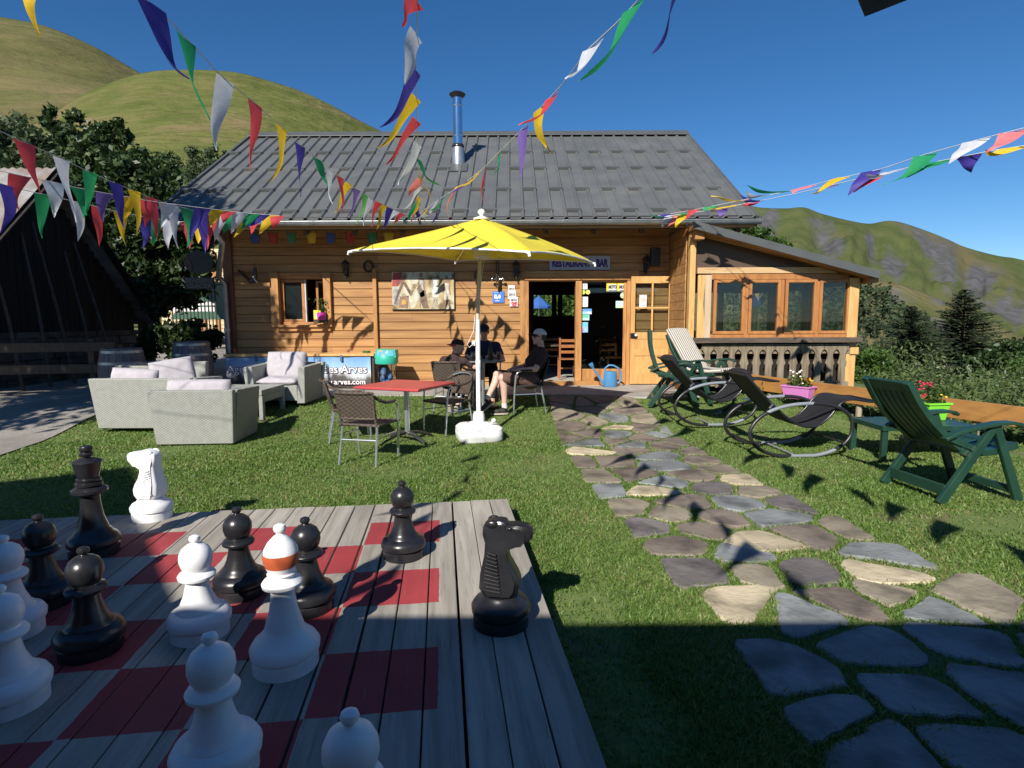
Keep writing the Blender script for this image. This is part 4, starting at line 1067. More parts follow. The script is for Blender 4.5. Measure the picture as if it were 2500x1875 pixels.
# posts
a, b = tp(1486, 740), tp(1504, 500)
W(MB().box((a.x-.02, TY-.07, .3), (b.x-.01, TY+.09, tp(1495,503).z)), 'terrace_post', W_PALE, bevel=.008)
a, b = tp(1834, 835), tp(1857, 602)
W(MB().box((b.x-.20, TY-.07, .05), (b.x-.03, TY+.09, tp(1850,600).z)), 'terrace_post', W_PALE, bevel=.008)
TXR = b.x-.03
a, b = tp(1504, 735), tp(1527, 594)
W(MB().prism([(a.x+.0,a.z),(b.x-.03,a.z),(b.x-.02,a.z+.3),(b.x-.05,a.z+.62),(b.x-.02,b.z),(a.x,b.z)], (0,TY-.012,0), (1,0,0), (0,0,1), -.05), 'terrace_plank', W_PALE, bevel=.006)
a2, b2 = tp(1519, 735), tp(1537, 594)
W(MB().box((a2.x, TY-.03, a2.z), (b2.x, TY+.05, b2.z)), 'terrace_plank', M('grey_larch', (.45,.34,.22), (.52,.41,.28), sc=5, st=(4,4,.5), rough=.7), bevel=.006)
hp = lambda vx, vy: tp(vx, vy)
p, q = tp(1506, 583), tp(1806, 583)
W(MB().box((p.x, TY-.035, tp(1600,591).z), (q.x, TY+.04, tp(1600,578).z)), 'terrace_beam', M('pale_beam', (.50,.33,.16), (.58,.41,.22), sc=4, st=(.5,4,4), rough=.6, c3=(.33,.17,.06), sc3=3, r3=(.58,.7)), bevel=.006)
# four casements
wx = [(1540,1608), (1616,1684), (1694,1762), (1768,1834)]
z0, z1 = tp(1690, 724).z, tp(1690, 598).z
head = MB().box((tp(1536,600).x, TY-.02, tp(1600,604).z), (TXR-.17, TY+.06, tp(1600,592).z)).box((tp(1536,600).x, TY-.02, tp(1600,735).z), (TXR-.17, TY+.06, tp(1600,722).z))
W(head, 'window_rail', W_WIN, bevel=.005)
for vx0, vx1 in wx:
    f = W(casing('w', tp(vx0,660).x, tp(vx1,660).x, tp(1600,722).z+.004, tp(1600,604).z-.004, TY-.035, TY+.04, .052, W_WIN), 'terrace_window', W_WIN, bevel=.005)
    MB().box((tp(vx0,660).x+.045, TY+.0, tp(1600,722).z+.05), (tp(vx1,660).x-.045, TY+.006, tp(1600,604).z-.05)).build('pane', GLASS, f, world=True)
for vx in (1612, 1689, 1765):
    W(MB().box((tp(vx-3.4,660).x, TY-.01, tp(1600,722).z), (tp(vx+3.4,660).x, TY+.05, tp(1600,604).z)), 'window_mullion', W_WIN)
# triangular glazing under the sloping roof
pts = [(1506,506),(1812,592),(1800,580),(1506,578)]
tri = [tp(1505,503), tp(1800,579), tp(1505,579)]
MB_t = MB().prism([(v.x, v.z) for v in (tp(1505,579), tp(1805,579), tp(1505,500))], (0,TY+.03,0), (1,0,0), (0,0,1), -.006)
GP = glass('gable_glass', (.9,.86,.82), .3)
_d = N(GP.node_tree, 'BsdfDiffuse'); _d.inputs['Color'].default_value = rgb((.16,.115,.09)); _m = N(GP.node_tree, 'MixShader'); _m.inputs[0].default_value = .5
_o = GP.node_tree.nodes['Material Output']; _s = _o.inputs['Surface'].links[0].from_socket
L(GP.node_tree, _s, _m.inputs[1]); L(GP.node_tree, _d.outputs[0], _m.inputs[2]); L(GP.node_tree, _m.outputs[0], _o.inputs['Surface'])     # brown mixed into the pane stands for the dimly lit boards inside
W(MB_t, 'gable_pane', GP)
# roof of the terrace: boards, pale verge, thick grey sheet with a trim
ra, rb = at_y(1500, 494, 9.95), at_y(1893, 600, 9.95)
sl_ = (rb.z-ra.z)/(rb.x-ra.x)
rr0, rr1 = ra.x-.02, rb.x+.06
tr_ = MB().prism([(rr0, ra.z), (rr1, ra.z+sl_*(rr1-rr0)), (rr1, ra.z+sl_*(rr1-rr0)+.135), (rr0, ra.z+.135)], (0,9.93,0), (1,0,0), (0,0,1), -.03)
tr_.prism([(rr0, ra.z+.10), (rr1, ra.z+sl_*(rr1-rr0)+.10), (rr1, ra.z+sl_*(rr1-rr0)+.13), (rr0, ra.z+.13)], (0,9.96,0), (1,0,0), (0,0,1), -6.2)
ter_r = W(tr_, 'terrace_roof', ROOFD, bevel=.004)
MB().prism([(rr0+.02, ra.z+.005), (rr1-.12, ra.z+sl_*(rr1-.12-rr0)+.005), (rr1-.12, ra.z+sl_*(rr1-.12-rr0)+.095), (rr0+.02, ra.z+.095)], (0,9.975,0), (1,0,0), (0,0,1), -6.1).build('roof_boards', W_SIDE, ter_r, world=True)
va, vb = tp(1500, 506), tp(1812, 590)
MB().prism([(va.x-.02, va.z-.01), (vb.x+.35, vb.z-.03), (vb.x+.35, vb.z+.035), (va.x-.02, va.z+.055)], (0,TY-.04,0), (1,0,0), (0,0,1), -.05).build('verge_board', W_PALE, ter_r, bevel=.004, world=True)
pe = tp(1492, 515)
for vx, vy in ((1494, 512), (1862, 603)):
    c = tp(vx+8, vy); W(MB().box((c.x-.08, TY-.26, c.z-.075), (c.x+.08, TY+4, c.z+.075)), 'purlin', W_TRIM, bevel=.01)
# right side and rear of the terrace room: posts and panes, seen through the front panes
for i, y in enumerate((11.9, 13.5, 15.1)):
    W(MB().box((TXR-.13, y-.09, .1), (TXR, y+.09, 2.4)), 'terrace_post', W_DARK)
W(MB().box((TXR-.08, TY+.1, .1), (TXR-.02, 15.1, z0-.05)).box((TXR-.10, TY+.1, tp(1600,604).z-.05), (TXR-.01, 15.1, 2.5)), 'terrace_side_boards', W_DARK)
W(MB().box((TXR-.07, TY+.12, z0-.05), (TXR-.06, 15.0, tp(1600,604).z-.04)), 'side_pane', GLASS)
bkw = MB()
bkw.box((TX0+.3, 15.2, .1), (TXR, 15.3, z0)); bkw.box((TX0+.3, 15.2, 2.25), (TXR, 15.3, 3.4))
for x in (3.5, 4.4, 5.4, 6.3): bkw.box((x, 15.2, z0), (x+.14, 15.3, 2.25))
W(bkw, 'terrace_rear_wall', W_SIDE)
W(MB().box((TX0+.12, TY+.1, .1), (TXR, 15.2, .3)), 'terrace_floor', TILE)
W(MB().box((TX0+.12, TY+.06, .1), (TXR-.05, TY+.085, z0-.04)), 'terrace_front_lining', flat('lining_black_brown', (.012,.008,.006), .9))  # near-black colour stands in for the shade behind the sawn boards
# balustrade of sawn boards
bl0, bl1 = tb(1490, 738), tb(1852, 738)
bal = W(MB().box((bl0.x, TY-.22, tb(1650,740).z), (bl1.x, TY-.075, tb(1650,729).z)), 'handrail', W_RAIL, bevel=.008)
zt2, zb2 = tb(1650, 743).z, tb(1650, 836).z
nb_ = 12; x0, x1 = tb(1512, 790).x, tb(1828, 790).x; pw = (x1-x0)/nb_
for i in range(nb_):
    xx = x0+pw*i; wd_ = pw*.97; H = zt2-zb2; sl2 = .02
    # silhouette of one board: keyhole half-cuts on both edges
    rt = []
    for sgn, base in ((1, wd_),):
        q_ = pw*.245; rt = [(wd_-q_*.9, 0), (wd_-q_*.9, .50*H), (wd_-q_*.45, .56*H), (wd_-q_*.95, .66*H), (wd_-q_*1.15, .74*H), (wd_-q_*.95, .80*H), (wd_-q_*.4, .855*H), (wd_, .87*H), (wd_, H)]
    lf = [(wd_-a, b) for a, b in rt][::-1]
    W(MB().prism(rt+lf, (xx, TY-.10, zb2), (1,0,0), (0,0,1), .028), 'baluster_board', W_OLD, bevel=.003)
W(MB().box((x0-.08, TY-.085, zt2-.17), (x1+.04, TY-.055, zt2-.09)).box((x0-.08, TY-.085, zb2+.02), (x1+.04, TY-.055, zb2+.10)), 'baluster_rail', W_OLD)
W(MB().box((tb(1834,760).x, TY-.1, tb(1834,765).z), (bl1.x+.01, TY-.068, tb(1834,750).z)), 'post_band', W_PALE, bevel=.004)
# ================================================================ CHESS DECK
deck = thing('chess_deck', 'low weathered timber deck with a red painted chessboard', 'deck', DO-V3((0,0,DK)), .12005)
bd = MB(); rr = random.Random(5); u = .593; k = 0
PWD = .1455
while u > -5.3:
    gap = rr.choice([.004, .006, .007, .010]) if k not in (2, 5) else .012
    v1 = .415+rr.uniform(-.006, .006)
    bd.box((u-PWD+gap, -4.4, DK-.032), (u, v1, DK+rr.uniform(-.0012, .0012))); u -= PWD; k += 1
def deckmat():
    m, nt, b = nodes('deck_board'); b.inputs['Roughness'].default_value = .75
    tc = N(nt, 'TexCoord'); geo = N(nt, 'NewGeometry')
    sep = N(nt, 'SeparateXYZ'); L(nt, tc.outputs['Object'], sep.inputs[0])
    # long grain, shifted from board to board
    mp = N(nt, 'Mapping'); mp.inputs['Scale'].default_value = (9, .55, 9); L(nt, tc.outputs['Object'], mp.inputs['Vector'])
    ad = N(nt, 'VectorMath', operation='ADD'); ml = N(nt, 'Math', operation='MULTIPLY'); ml.inputs[1].default_value = 41.
    L(nt, geo.outputs['Random Per Island'], ml.inputs[0]); L(nt, mp.outputs[0], ad.inputs[0]); L(nt, ml.outputs[0], ad.inputs[1])
    nz = N(nt, 'TexNoise'); nz.inputs['Scale'].default_value = 2.2; nz.inputs['Detail'].default_value = 8.; nz.inputs['Distortion'].default_value = .6; L(nt, ad.outputs[0], nz.inputs['Vector'])
    cr = N(nt, 'ValToRGB'); e = cr.color_ramp.elements; e[0].position = .30; e[0].color = rgb((.255,.232,.195)); e[1].position = .68; e[1].color = rgb((.40,.37,.315)); L(nt, nz.outputs['Fac'], cr.inputs['Fac'])
    n2 = N(nt, 'TexNoise'); n2.inputs['Scale'].default_value = 9.; n2.inputs['Detail'].default_value = 5.; L(nt, ad.outputs[0], n2.inputs['Vector'])
    c2 = N(nt, 'ValToRGB'); e = c2.color_ramp.elements; e[0].position = .30; e[0].color = (.55,.55,.55,1); e[1].position = .42; e[1].color = (1,1,1,1); L(nt, n2.outputs['Fac'], c2.inputs['Fac'])
    mu = N(nt, 'MixRGB', blend_type='MULTIPLY'); mu.inputs['Fac'].default_value = .6; L(nt, cr.outputs[0], mu.inputs['Color1']); L(nt, c2.outputs[0], mu.inputs['Color2'])
    hs = N(nt, 'HueSaturation'); mr = N(nt, 'MapRange'); mr.inputs['To Min'].default_value = .8; mr.inputs['To Max'].default_value = 1.16
    L(nt, geo.outputs['Random Per Island'], mr.inputs['Value']); L(nt, mr.outputs[0], hs.inputs['Value']); L(nt, mu.outputs[0], hs.inputs['Color'])
    # red paint of the chequer
    def mth(op, a, b=None, c=None):
        n = N(nt, 'Math', operation=op)
        for i, q in enumerate((a, b, c)):
            if q is None: continue
            if isinstance(q, (int, float)): n.inputs[i].default_value = q
            else: L(nt, q, n.inputs[i])
        return n.outputs[0]
    wob = N(nt, 'TexNoise'); wob.inputs['Scale'].default_value = 14.; L(nt, tc.outputs['Object'], wob.inputs['Vector'])
    wv = mth('MULTIPLY_ADD', wob.outputs['Fac'], .012, -.006)
    U = mth('ADD', sep.outputs['X'], wv); Vv = mth('ADD', sep.outputs['Y'], wv)
    uc = mth('MINIMUM', U, -.001)
    iu = mth('FLOOR', mth('DIVIDE', uc, .4)); iv = mth('FLOOR', mth('DIVIDE', Vv, .4))
    par = mth('SUBTRACT', 1., mth('PINGPONG', mth('ADD', iu, iv), 1.))
    ok = mth('MULTIPLY', mth('MULTIPLY', mth('LESS_THAN', U, .068), mth('GREATER_THAN', U, -3.2)), mth('MULTIPLY', mth('LESS_THAN', Vv, 0.), mth('GREATER_THAN', Vv, -3.2)))
    top = mth('GREATER_THAN', sep.outputs['Z'], DK-.006)
    msk = mth('MULTIPLY', mth('MULTIPLY', par, ok), top)
    wr = N(nt, 'MapRange'); wr.inputs['From Min'].default_value = .24; wr.inputs['From Max'].default_value = .36; wr.inputs['To Min'].default_value = .55; wr.inputs['To Max'].default_value = .96; L(nt, n2.outputs['Fac'], wr.inputs['Value'])
    fac = mth('MULTIPLY', msk, wr.outputs[0])
    n3 = N(nt, 'TexNoise'); n3.inputs['Scale'].default_value = 3.; L(nt, tc.outputs['Object'], n3.inputs['Vector'])
    c3 = N(nt, 'ValToRGB'); e = c3.color_ramp.elements; e[0].position = .3; e[0].color = rgb((.27,.022,.03)); e[1].position = .7; e[1].color = rgb((.36,.035,.042)); L(nt, n3.outputs['Fac'], c3.inputs['Fac'])
    mx = N(nt, 'MixRGB'); L(nt, fac, mx.inputs['Fac']); L(nt, hs.outputs[0], mx.inputs['Color1']); L(nt, c3.outputs[0], mx.inputs['Color2'])
    L(nt, mx.outputs[0], b.inputs['Base Color'])
    bp = N(nt, 'Bump'); bp.inputs['Strength'].default_value = .5; bp.inputs['Distance'].default_value = .004; L(nt, nz.outputs['Fac'], bp.inputs['Height']); L(nt, bp.outputs[0], b.inputs['Normal'])
    return m
bd.build('boards', deckmat(), deck, bevel=.004)
js = MB()
for v in (.33, -.3, -.95, -1.6, -2.3, -3.0, -3.7): js.box((-5.2, v-.04, -.02), (.54, v+.04, DK-.034))
js.box((.535, -4.4, -.02), (.575, .38, DK-.034)); js.box((-5.2, .36, -.02), (.53, .395, DK-.034))
js.build('joist', W_DARK, deck)['kind'] = 'stuff'

# ---- chess pieces
PAWN = [(0.1187,0.0000),(0.1187,0.0450),(0.1102,0.0520),(0.1283,0.0620),(0.1314,0.0850),(0.1187,0.1080),(0.0933,0.1200),(0.0890,0.1300),(0.0784,0.1380),(0.0742,0.1500),(0.0594,0.1850),(0.0488,0.2320),(0.0477,0.2520),(0.0636,0.2580),(0.0753,0.2660),(0.0774,0.2770),(0.0700,0.2880),(0.0530,0.2930),(0.0509,0.3000),(0.0615,0.3180),(0.0684,0.3450),(0.0668,0.3720),(0.0551,0.3970),(0.0350,0.4130),(0.0170,0.4190),(0.0138,0.4240),(0.0212,0.4310),(0.0238,0.4400),(0.0201,0.4500),(0.0085,0.4560)]
KING = [(0.1305,0.0000),(0.1305,0.0493),(0.1224,0.0561),(0.1368,0.0670),(0.1386,0.0886),(0.1242,0.1162),(0.1008,0.1330),(0.0972,0.1448),(0.0846,0.1556),(0.0792,0.1773),(0.0612,0.2364),(0.0522,0.3054),(0.0504,0.3398),(0.0522,0.3644),(0.0756,0.3723),(0.0927,0.3832),(0.0936,0.3989),(0.0756,0.4117),(0.0594,0.4176),(0.0702,0.4255),(0.0702,0.4393),(0.0576,0.4452),(0.0630,0.4531),(0.0630,0.4629),(0.0522,0.4689),(0.0558,0.4826),(0.0738,0.5565),(0.0774,0.5664),(0.0720,0.5733),(0.0450,0.5831),(0.0216,0.5880),(0.0198,0.5949),(0.0342,0.6008),(0.0378,0.6127),(0.0270,0.6235),(0.0324,0.6304),(0.0360,0.6452),(0.0306,0.6580),(0.0144,0.6619)]
BISH = [(0.1269,0.0000),(0.1269,0.0483),(0.1184,0.0550),(0.1335,0.0656),(0.1354,0.0888),(0.1203,0.1139),(0.0959,0.1293),(0.0921,0.1409),(0.0790,0.1505),(0.0733,0.1737),(0.0545,0.2412),(0.0451,0.3040),(0.0442,0.3233),(0.0583,0.3291),(0.0761,0.3397),(0.0780,0.3522),(0.0686,0.3648),(0.0489,0.3706),(0.0470,0.3821),(0.0564,0.3899),(0.0489,0.3956),(0.0583,0.4149),(0.0667,0.4420),(0.0686,0.4632),(0.0639,0.4902),(0.0489,0.5163),(0.0263,0.5404),(0.0160,0.5481),(0.0141,0.5539),(0.0226,0.5616),(0.0254,0.5732),(0.0207,0.5848),(0.0085,0.5906)]
def piece(prof, name, label, cat, x, y, mat, group, rz=0):
    t = thing(name, label, cat, (x, y, DK+.001), rz, group)
    MB().lathe(prof, 40).build('turned_body', mat, t, smooth=40); return t
KB = [(.128,0),(.128,.048),(.119,.055),(.134,.066),(.136,.092),(.120,.115),(.096,.126),(.088,.140),(.080,.148)]
def knight(label, x, y, mat, group, rz):
    t = thing('chess_knight', label, 'chess piece', (x, y, DK+.001), rz, group)
    MB().lathe(KB, 36).build('turned_base', mat, t, smooth=40)
    # head: side outline, widths change from chest to muzzle
    out = [(-.066,.142,.066),(-.092,.185,.070),(-.088,.25,.060),(-.070,.33,.050),(-.066,.39,.046),(-.078,.43,.044),(-.074,.468,.040),(-.045,.492,.036),(.0,.498,.036),(.028,.494,.038),(.036,.476,.040),(.085,.480,.037),(.126,.474,.036),(.148,.456,.036),(.150,.418,.034),(.132,.398,.033),(.106,.396,.033),(.072,.386,.036),(.044,.374,.040),(.034,.345,.046),(.046,.300,.054),(.078,.245,.060),(.092,.205,.064),(.084,.165,.066),(.062,.142,.066)]
    n = len(out); cx = .0; vs = []
    for sgn in (-1, 1):
        for (a, z, w) in out: vs.append((a, sgn*w*.80, z))
    for sgn in (-1, 1):
        for (a, z, w) in out: vs.append((a*.70+.0, sgn*w*1.18, .32+(z-.32)*.86))
    fs = [(i, (i+1) % n, n+(i+1) % n, n+i) for i in range(n)]
    fs += [((i+1) % n, i, 2*n+i, 2*n+(i+1) % n) for i in range(n)]+[(n+i, n+(i+1) % n, 3*n+(i+1) % n, 3*n+i) for i in range(n)]
    fs += [tuple(range(2*n, 3*n))[::-1][::-1], tuple(reversed(range(3*n, 4*n)))]
    MB().add(vs, fs).build('horse_head', mat, t, bevel=.009, smooth=50)
    mm = MB()
    for i in range(11):
        z = .185+.0165*i; x0 = -.072+.0022*i; x1 = .012-.0022*i
        for sgn in (-1, 1):
            w0 = .080-.0016*i; mm.beam((x0, sgn*w0*.98, z+.008), (x1, sgn*w0*1.02, z-.004), .012, .008)
    mm.build('mane', mat, t, bevel=.002)['kind'] = 'stuff'
    ee = MB()
    for sgn in (-1, 1):
        ee.ell((.048, sgn*.041, .462), (.013,.007,.009), 10, 6); ee.ell((-.032, sgn*.036, .478), (.030,.012,.020), 10, 6)
    ee.build('eyes_and_ears', mat, t, smooth=60)
    mo = MB().beam((.07,-.036,.424), (.136,-.034,.427), .006, .008).beam((.07,.036,.424), (.136,.034,.427), .006, .008)
    return t
G_ = 'oversized chess pieces on the timber deck'
piece(KING, 'chess_king', 'tall black king with a waisted crown, the tallest piece on the deck', 'chess piece', -2.528, 3.363, BLKPC, G_)
knight('white knight standing alone at the far edge of the deck facing left', -2.573, 4.002, WHTPC, G_, PI-.15)
knight('black knight near the right edge of the deck facing right', -.056, 2.533, BLKPC, G_, -.12)
pb = piece(PAWN, 'chess_pawn', 'black pawn alone on the far right squares left of the black knight', 'chess piece', -.6485, 3.305, BLKPC, G_)
for lb, x, y in (('black pawn in the shade directly left of the black king', -2.322, 2.736), ('black pawn in the shade right in front of the black king', -1.794, 2.322), ('black pawn in the middle with lit head just left of the red banded bishop', -1.397, 2.836), ('black pawn mostly hidden behind the red banded bishop', -.995, 2.679)):
    dup(pb, (x, y, DK+.001), rng.uniform(0, 6), lb)
pw = piece(PAWN, 'chess_pawn', 'white pawn with sunlit head between the black pawns and the banded bishop', 'chess piece', -1.398, 2.449, WHTPC, G_)
for lb, x, y in (('large white pawn in the shade at the bottom middle left', *at_z(452, 1368, DK+.455)[:2]), ('white pawn whose head alone shows at the bottom edge', -.394, 1.294), ('white pawn cut by the left edge, the farther one', -2.247, 2.456), ('white pawn cut by the left edge, the nearer one', -1.838, 1.971)):
    dup(pw, (x, y, DK+.001), rng.uniform(0, 6), lb)
t = piece(BISH, 'chess_bishop', 'white bishop with an orange red band painted round its head', 'chess piece', -.923, 2.212, WHTPC, G_)
bandp = [(.94*r, .965*z) for r, z in ((.0655,.437),(.0725,.458),(.0748,.480),(.0730,.493))]
MB().lathe(bandp, 40, capb=False, capt=False).build('painted_band', M('orange_red_paint', (.42,.085,.03), (.50,.11,.04), sc=12, rough=.45), t, smooth=60)

# ================================================================ RATTAN LOUNGE
def panel(mb, a, b, ch=.0): return mb.box(a, b)
def sofa(label, loc, rz, w, d=.78, seat=.40, h=.68, arm=.62, group='grey rattan lounge seats', flare=.05):
    """faces local -y; back at +y"""
    t = thing('rattan_sofa', label, 'sofa', loc, rz, group)
    b = MB(); aw = .13
    b.add([(-w/2,d/2-.10,.02),(w/2,d/2-.10,.02),(w/2,d/2,.02),(-w/2,d/2,.02),(-w/2-flare,d/2-.04,h),(w/2+flare,d/2-.04,h),(w/2+flare,d/2+.06,h),(-w/2-flare,d/2+.06,h)], [(0,3,2,1),(4,5,6,7),(0,1,5,4),(1,2,6,5),(2,3,7,6),(3,0,4,7)])
    b.build('back_panel', RATG, t, bevel=.012)
    for s in (-1, 1):
        x0, x1 = s*w/2, s*(w/2-aw); f = s*flare
        m = MB(); xa, xb = min(x0, x1), max(x0, x1)
        y1 = d/2-.085
        m.add([(xa,-d/2,.02),(xb,-d/2,.02),(xb,y1,.02),(xa,y1,.02),(xa+f,-d/2-.03,arm),(xb+f*.6,-d/2-.03,arm),(xb+f*.6,y1,h-.01),(xa+f,y1,h-.01)], [(0,3,2,1),(4,5,6,7),(0,1,5,4),(1,2,6,5),(2,3,7,6),(3,0,4,7)])
        m.build('arm_panel', RATG, t, bevel=.012)
    MB().box((-w/2+aw+.004,-d/2+.03,.06), (w/2-aw-.004,d/2-.11,seat-.09)).build('seat_base', RATG, t, bevel=.008)
    for x in (-w/2+.06, w/2-.06):
        for y in (-d/2+.06, d/2-.06): MB().box((x-.02,y-.02,0), (x+.02,y+.02,.03)).build('foot', BLK, t)
    return t
def cushion(label, loc, rot, sx, sy, th, seed, name='cushion', mat=None, group='grey lounge cushions'):
    """puffy box: sx wide, sy tall, th thick, centred"""
    m = MB(); rr = random.Random(seed)
    def side(s):
        def fn(u, v):
            a, b = 2*u-1, 2*v-1
            p = (1-abs(a)**4.5)*(1-abs(b)**4.5); e = p**.45
            pin = 1-.05*abs(a*b)**3+.0
            w = .010*mnoise.noise(V3((a*2.1+seed, b*2.3, s)))+.016*e*mnoise.noise(V3((a*1.1-seed, b*1.4, 4+s)))
            return (a*sx/2*(1-.03*(b*b)), b*sy/2*(1-.03*(a*a)), s*(th/2*e+.008)+w*e)
        return fn
    k = len(m.v); m.grid(side(1), 18, 14); k2 = len(m.v); m.grid(side(-1), 18, 14); m.f[18*14:] = [tuple(reversed(f)) for f in m.f[18*14:]]
    rim = [i for i in range(19)]+[19*j+18 for j in range(1, 15)]+[19*14+i for i in range(17, -1, -1)]+[19*j for j in range(13, 0, -1)]
    m.f += [(rim[i], k2+rim[i], k2+rim[(i+1) % len(rim)], rim[(i+1) % len(rim)]) for i in range(len(rim))]; m.m += [0]*len(rim)
    o = m.build(name, mat or FABG, smooth=70); o.location = loc; o.rotation_euler = rot
    tag(o, label, 'cushion', group); return o
GZ_ = lambda x, y: zg(x, y)+.005
# front loveseat, back to the viewer
sofa('grey rattan loveseat nearest the chess deck, seen from behind', (-3.97, 7.46, GZ_(-4,7.4)), PI+.06, .93, .80, h=.70, arm=.66)
cushion('grey back cushion showing over the nearest rattan loveseat', (-3.98, 7.27, .60), (PI/2-.22, 0, .06), .80, .44, .16, 1)
cushion('grey seat cushion inside the nearest rattan loveseat', (-3.96, 7.54, .37), (0,0,.06), .66, .60, .11, 2)
sofa('wide grey rattan sofa at the far left, seen from behind', (-5.03, 8.20, GZ_(-5,8.2)), PI+.0, 1.28, .80, h=.71, arm=.66)
cushion('left grey back cushion poking over the wide rattan sofa', (-5.28, 8.02, GZ_(0,8.2)+.60), (PI/2-.2, .06, .0), .66, .46, .17, 3)
cushion('seat cushion on the wide rattan sofa', (-5.02, 8.32, GZ_(0,8.3)+.37), (0,0,.0), 1.0, .60, .11, 5)
sofa('grey rattan corner seat at the back left with only its arm and top showing', (-5.62, 9.36, GZ_(-5.6,9.4)), PI/2+.04, 1.1, .76, h=.66, arm=.64)
cushion('large grey cushion leaning diagonally at the corner of the left sofas', (-5.16, 8.76, GZ_(0,8.7)+.62), (PI/2-.35, -.16, .5), .60, .46, .17, 4)
sofa('grey rattan armchair before the banner, facing the viewer', (-3.72, 9.46, GZ_(-3.7,9.4)), -.05, .92, .76, h=.63, arm=.60)
cushion('grey back cushion of the armchair before the banner', (-3.74, 9.55, GZ_(0,9.4)+.585), (PI/2-.26, 0, -.05), .66, .48, .17, 6)
cushion('grey seat cushion of the armchair before the banner', (-3.72, 9.37, GZ_(0,9.4)+.36), (0,0,-.05), .64, .62, .12, 7)
ct = thing('coffee_table', 'low grey rattan coffee table between the lounge seats', 'table', (-3.98, 8.62, GZ_(-4,8.5)), .0)
c = MB().box((-.40,-.42,.37), (.40,.42,.45)); c.build('top', RATG, ct, bevel=.012)
for s in (-1, 1):
    MB().box((s*.40-.06 if s > 0 else -.40,-.41,.0), (s*.40 if s > 0 else -.34,-.33,.368)).build('leg', RATG, ct, bevel=.01)
    MB().box((s*.40-.06 if s > 0 else -.40,.33,.0), (s*.40 if s > 0 else -.34,.41,.368)).build('leg', RATG, ct, bevel=.01)
MB().box((-.33,-.40,.27), (.33,-.37,.368)).build('apron', RATG, ct); MB().box((.36,-.325,.27), (.395,.325,.368)).build('apron', RATG, ct)

# ================================================================ BISTRO TABLE AND CHAIRS
bt_ = thing('bistro_table', 'square red topped table on a four footed aluminium column', 'table', (-1.34, 7.28, GZ_(-1.37,7.3)), -.40)
h = .742
MB().box((-.46,-.46,h-.030), (.46,.46,h)).build('top', REDT, bt_, bevel=.008)
MB().box((-.452,-.452,h-.034), (.452,.452,h-.0305)).build('top_underside', BLK, bt_)
MB().tube([(0,0,.09),(0,0,h-.05)], .036, 16).lathe([(.15,h-.05),(.17,h-.034)], 20).build('column', ALU, bt_, smooth=50)
for k in range(4):
    a = k*PI/2+PI/4+.4; c_, s_ = math.cos(a), math.sin(a)
    MB().tube([(.02*c_,.02*s_,.115),(.16*c_,.16*s_,.105),(.32*c_,.32*s_,.055),(.40*c_,.40*s_,.016)], [.03,.028,.022,.018], 8, flat=.6).build('foot', M('cast_foot', (.05,.05,.05), (.09,.09,.09), sc=5, rough=.35, metal=.6) if k == 0 else bpy.data.materials['cast_foot'], bt_, smooth=60)

def bistro(label, loc, rz, frame=ALU, wv=RATB, group='rattan bistro chairs with aluminium legs'):
    """faces local +y: back frame at -y"""
    t = thing('bistro_chair', label, 'chair', loc, rz, group)
    sw, sd, sh = .44, .42, .43
    # front leg rises to the arm and bends back into the back rail, one loop for both sides
    lp = [(-.24,.235,0),(-.255,.22,.40),(-.262,.20,.615),(-.262,.13,.655),(-.265,-.06,.655),(-.25,-.20,.69),(-.19,-.275,.755),(-.08,-.315,.785),(.08,-.315,.785),(.19,-.275,.755),(.25,-.20,.69),(.265,-.06,.655),(.262,.13,.655),(.262,.20,.615),(.255,.22,.40),(.24,.235,0)]
    def smooth_pts(p, n=3):
        p = [V3(q) for q in p]
        for _ in range(n):
            r_ = [p[0]]
            for i in range(len(p)-1): r_ += [p[i].lerp(p[i+1], .25), p[i].lerp(p[i+1], .75)]
            p = r_+[p[-1]]
        return p
    MB().tube(smooth_pts(lp, 2), .0135, 10).build('arm_frame', frame, t, smooth=60)
    for s in (-1, 1):
        MB().tube([(s*.215,-.28,0),(s*.20,-.205,.40),(s*.195,-.215,.47)], .0135, 10).build('rear_leg', frame, t, smooth=60)
        # dark wrapped arm top
        MB().tube(smooth_pts([(s*.262,.13,.657),(s*.265,-.06,.657),(s*.25,-.20,.692),(s*.19,-.275,.757)], 2), .0175, 10).build('arm_wrap', wv, t, smooth=60)
    MB().tube([(-.20,-.235,.27),(.20,-.235,.27)], .008, 6).tube([(-.245,.225,.30),(-.205,-.23,.30)], .008, 6).tube([(.245,.225,.30),(.205,-.23,.30)], .008, 6).build('stretcher', frame, t, smooth=60)
    def seat(u, v):
        a = 2*u-1; return (a*(.225+.012*v), -.215+.44*v, sh-.016*(1-a*a)*math.sin(PI*min(1, v*1.1))-.012*v*v)
    MB().slab(seat, 12, 10, .014).build('seat', wv, t, smooth=60)
    MB().tube([(-.225,-.215,sh),(-.237,.225,sh-.012),(.237,.225,sh-.012),(.225,-.215,sh)], .017, 8, closed=True).build('seat_rim', wv, t, smooth=60)
    def back(u, v):
        a = 2*u-1; z = .505+.285*v; return (a*(.200+.012*v), -.232-.085*v-.045*(1-a*a)*(.5+.5*v), z)
    MB().slab(back, 14, 8, .012).build('back_panel', wv, t, smooth=60)
    e = [back(i/12, 1) for i in range(13)]; f = [back(i/12, 0) for i in range(13)]
    q = MB().tube([back(0, 0)]+[back(0, .5)]+e+[back(1, .5)]+f[::-1], .0165, 8, closed=True)
    q.tube([back(0,0), (-.205,-.212,sh)], .0165, 8).tube([back(1,0), (.205,-.212,sh)], .0165, 8)
    q.build('back_rim', wv, t, smooth=60)
    return t
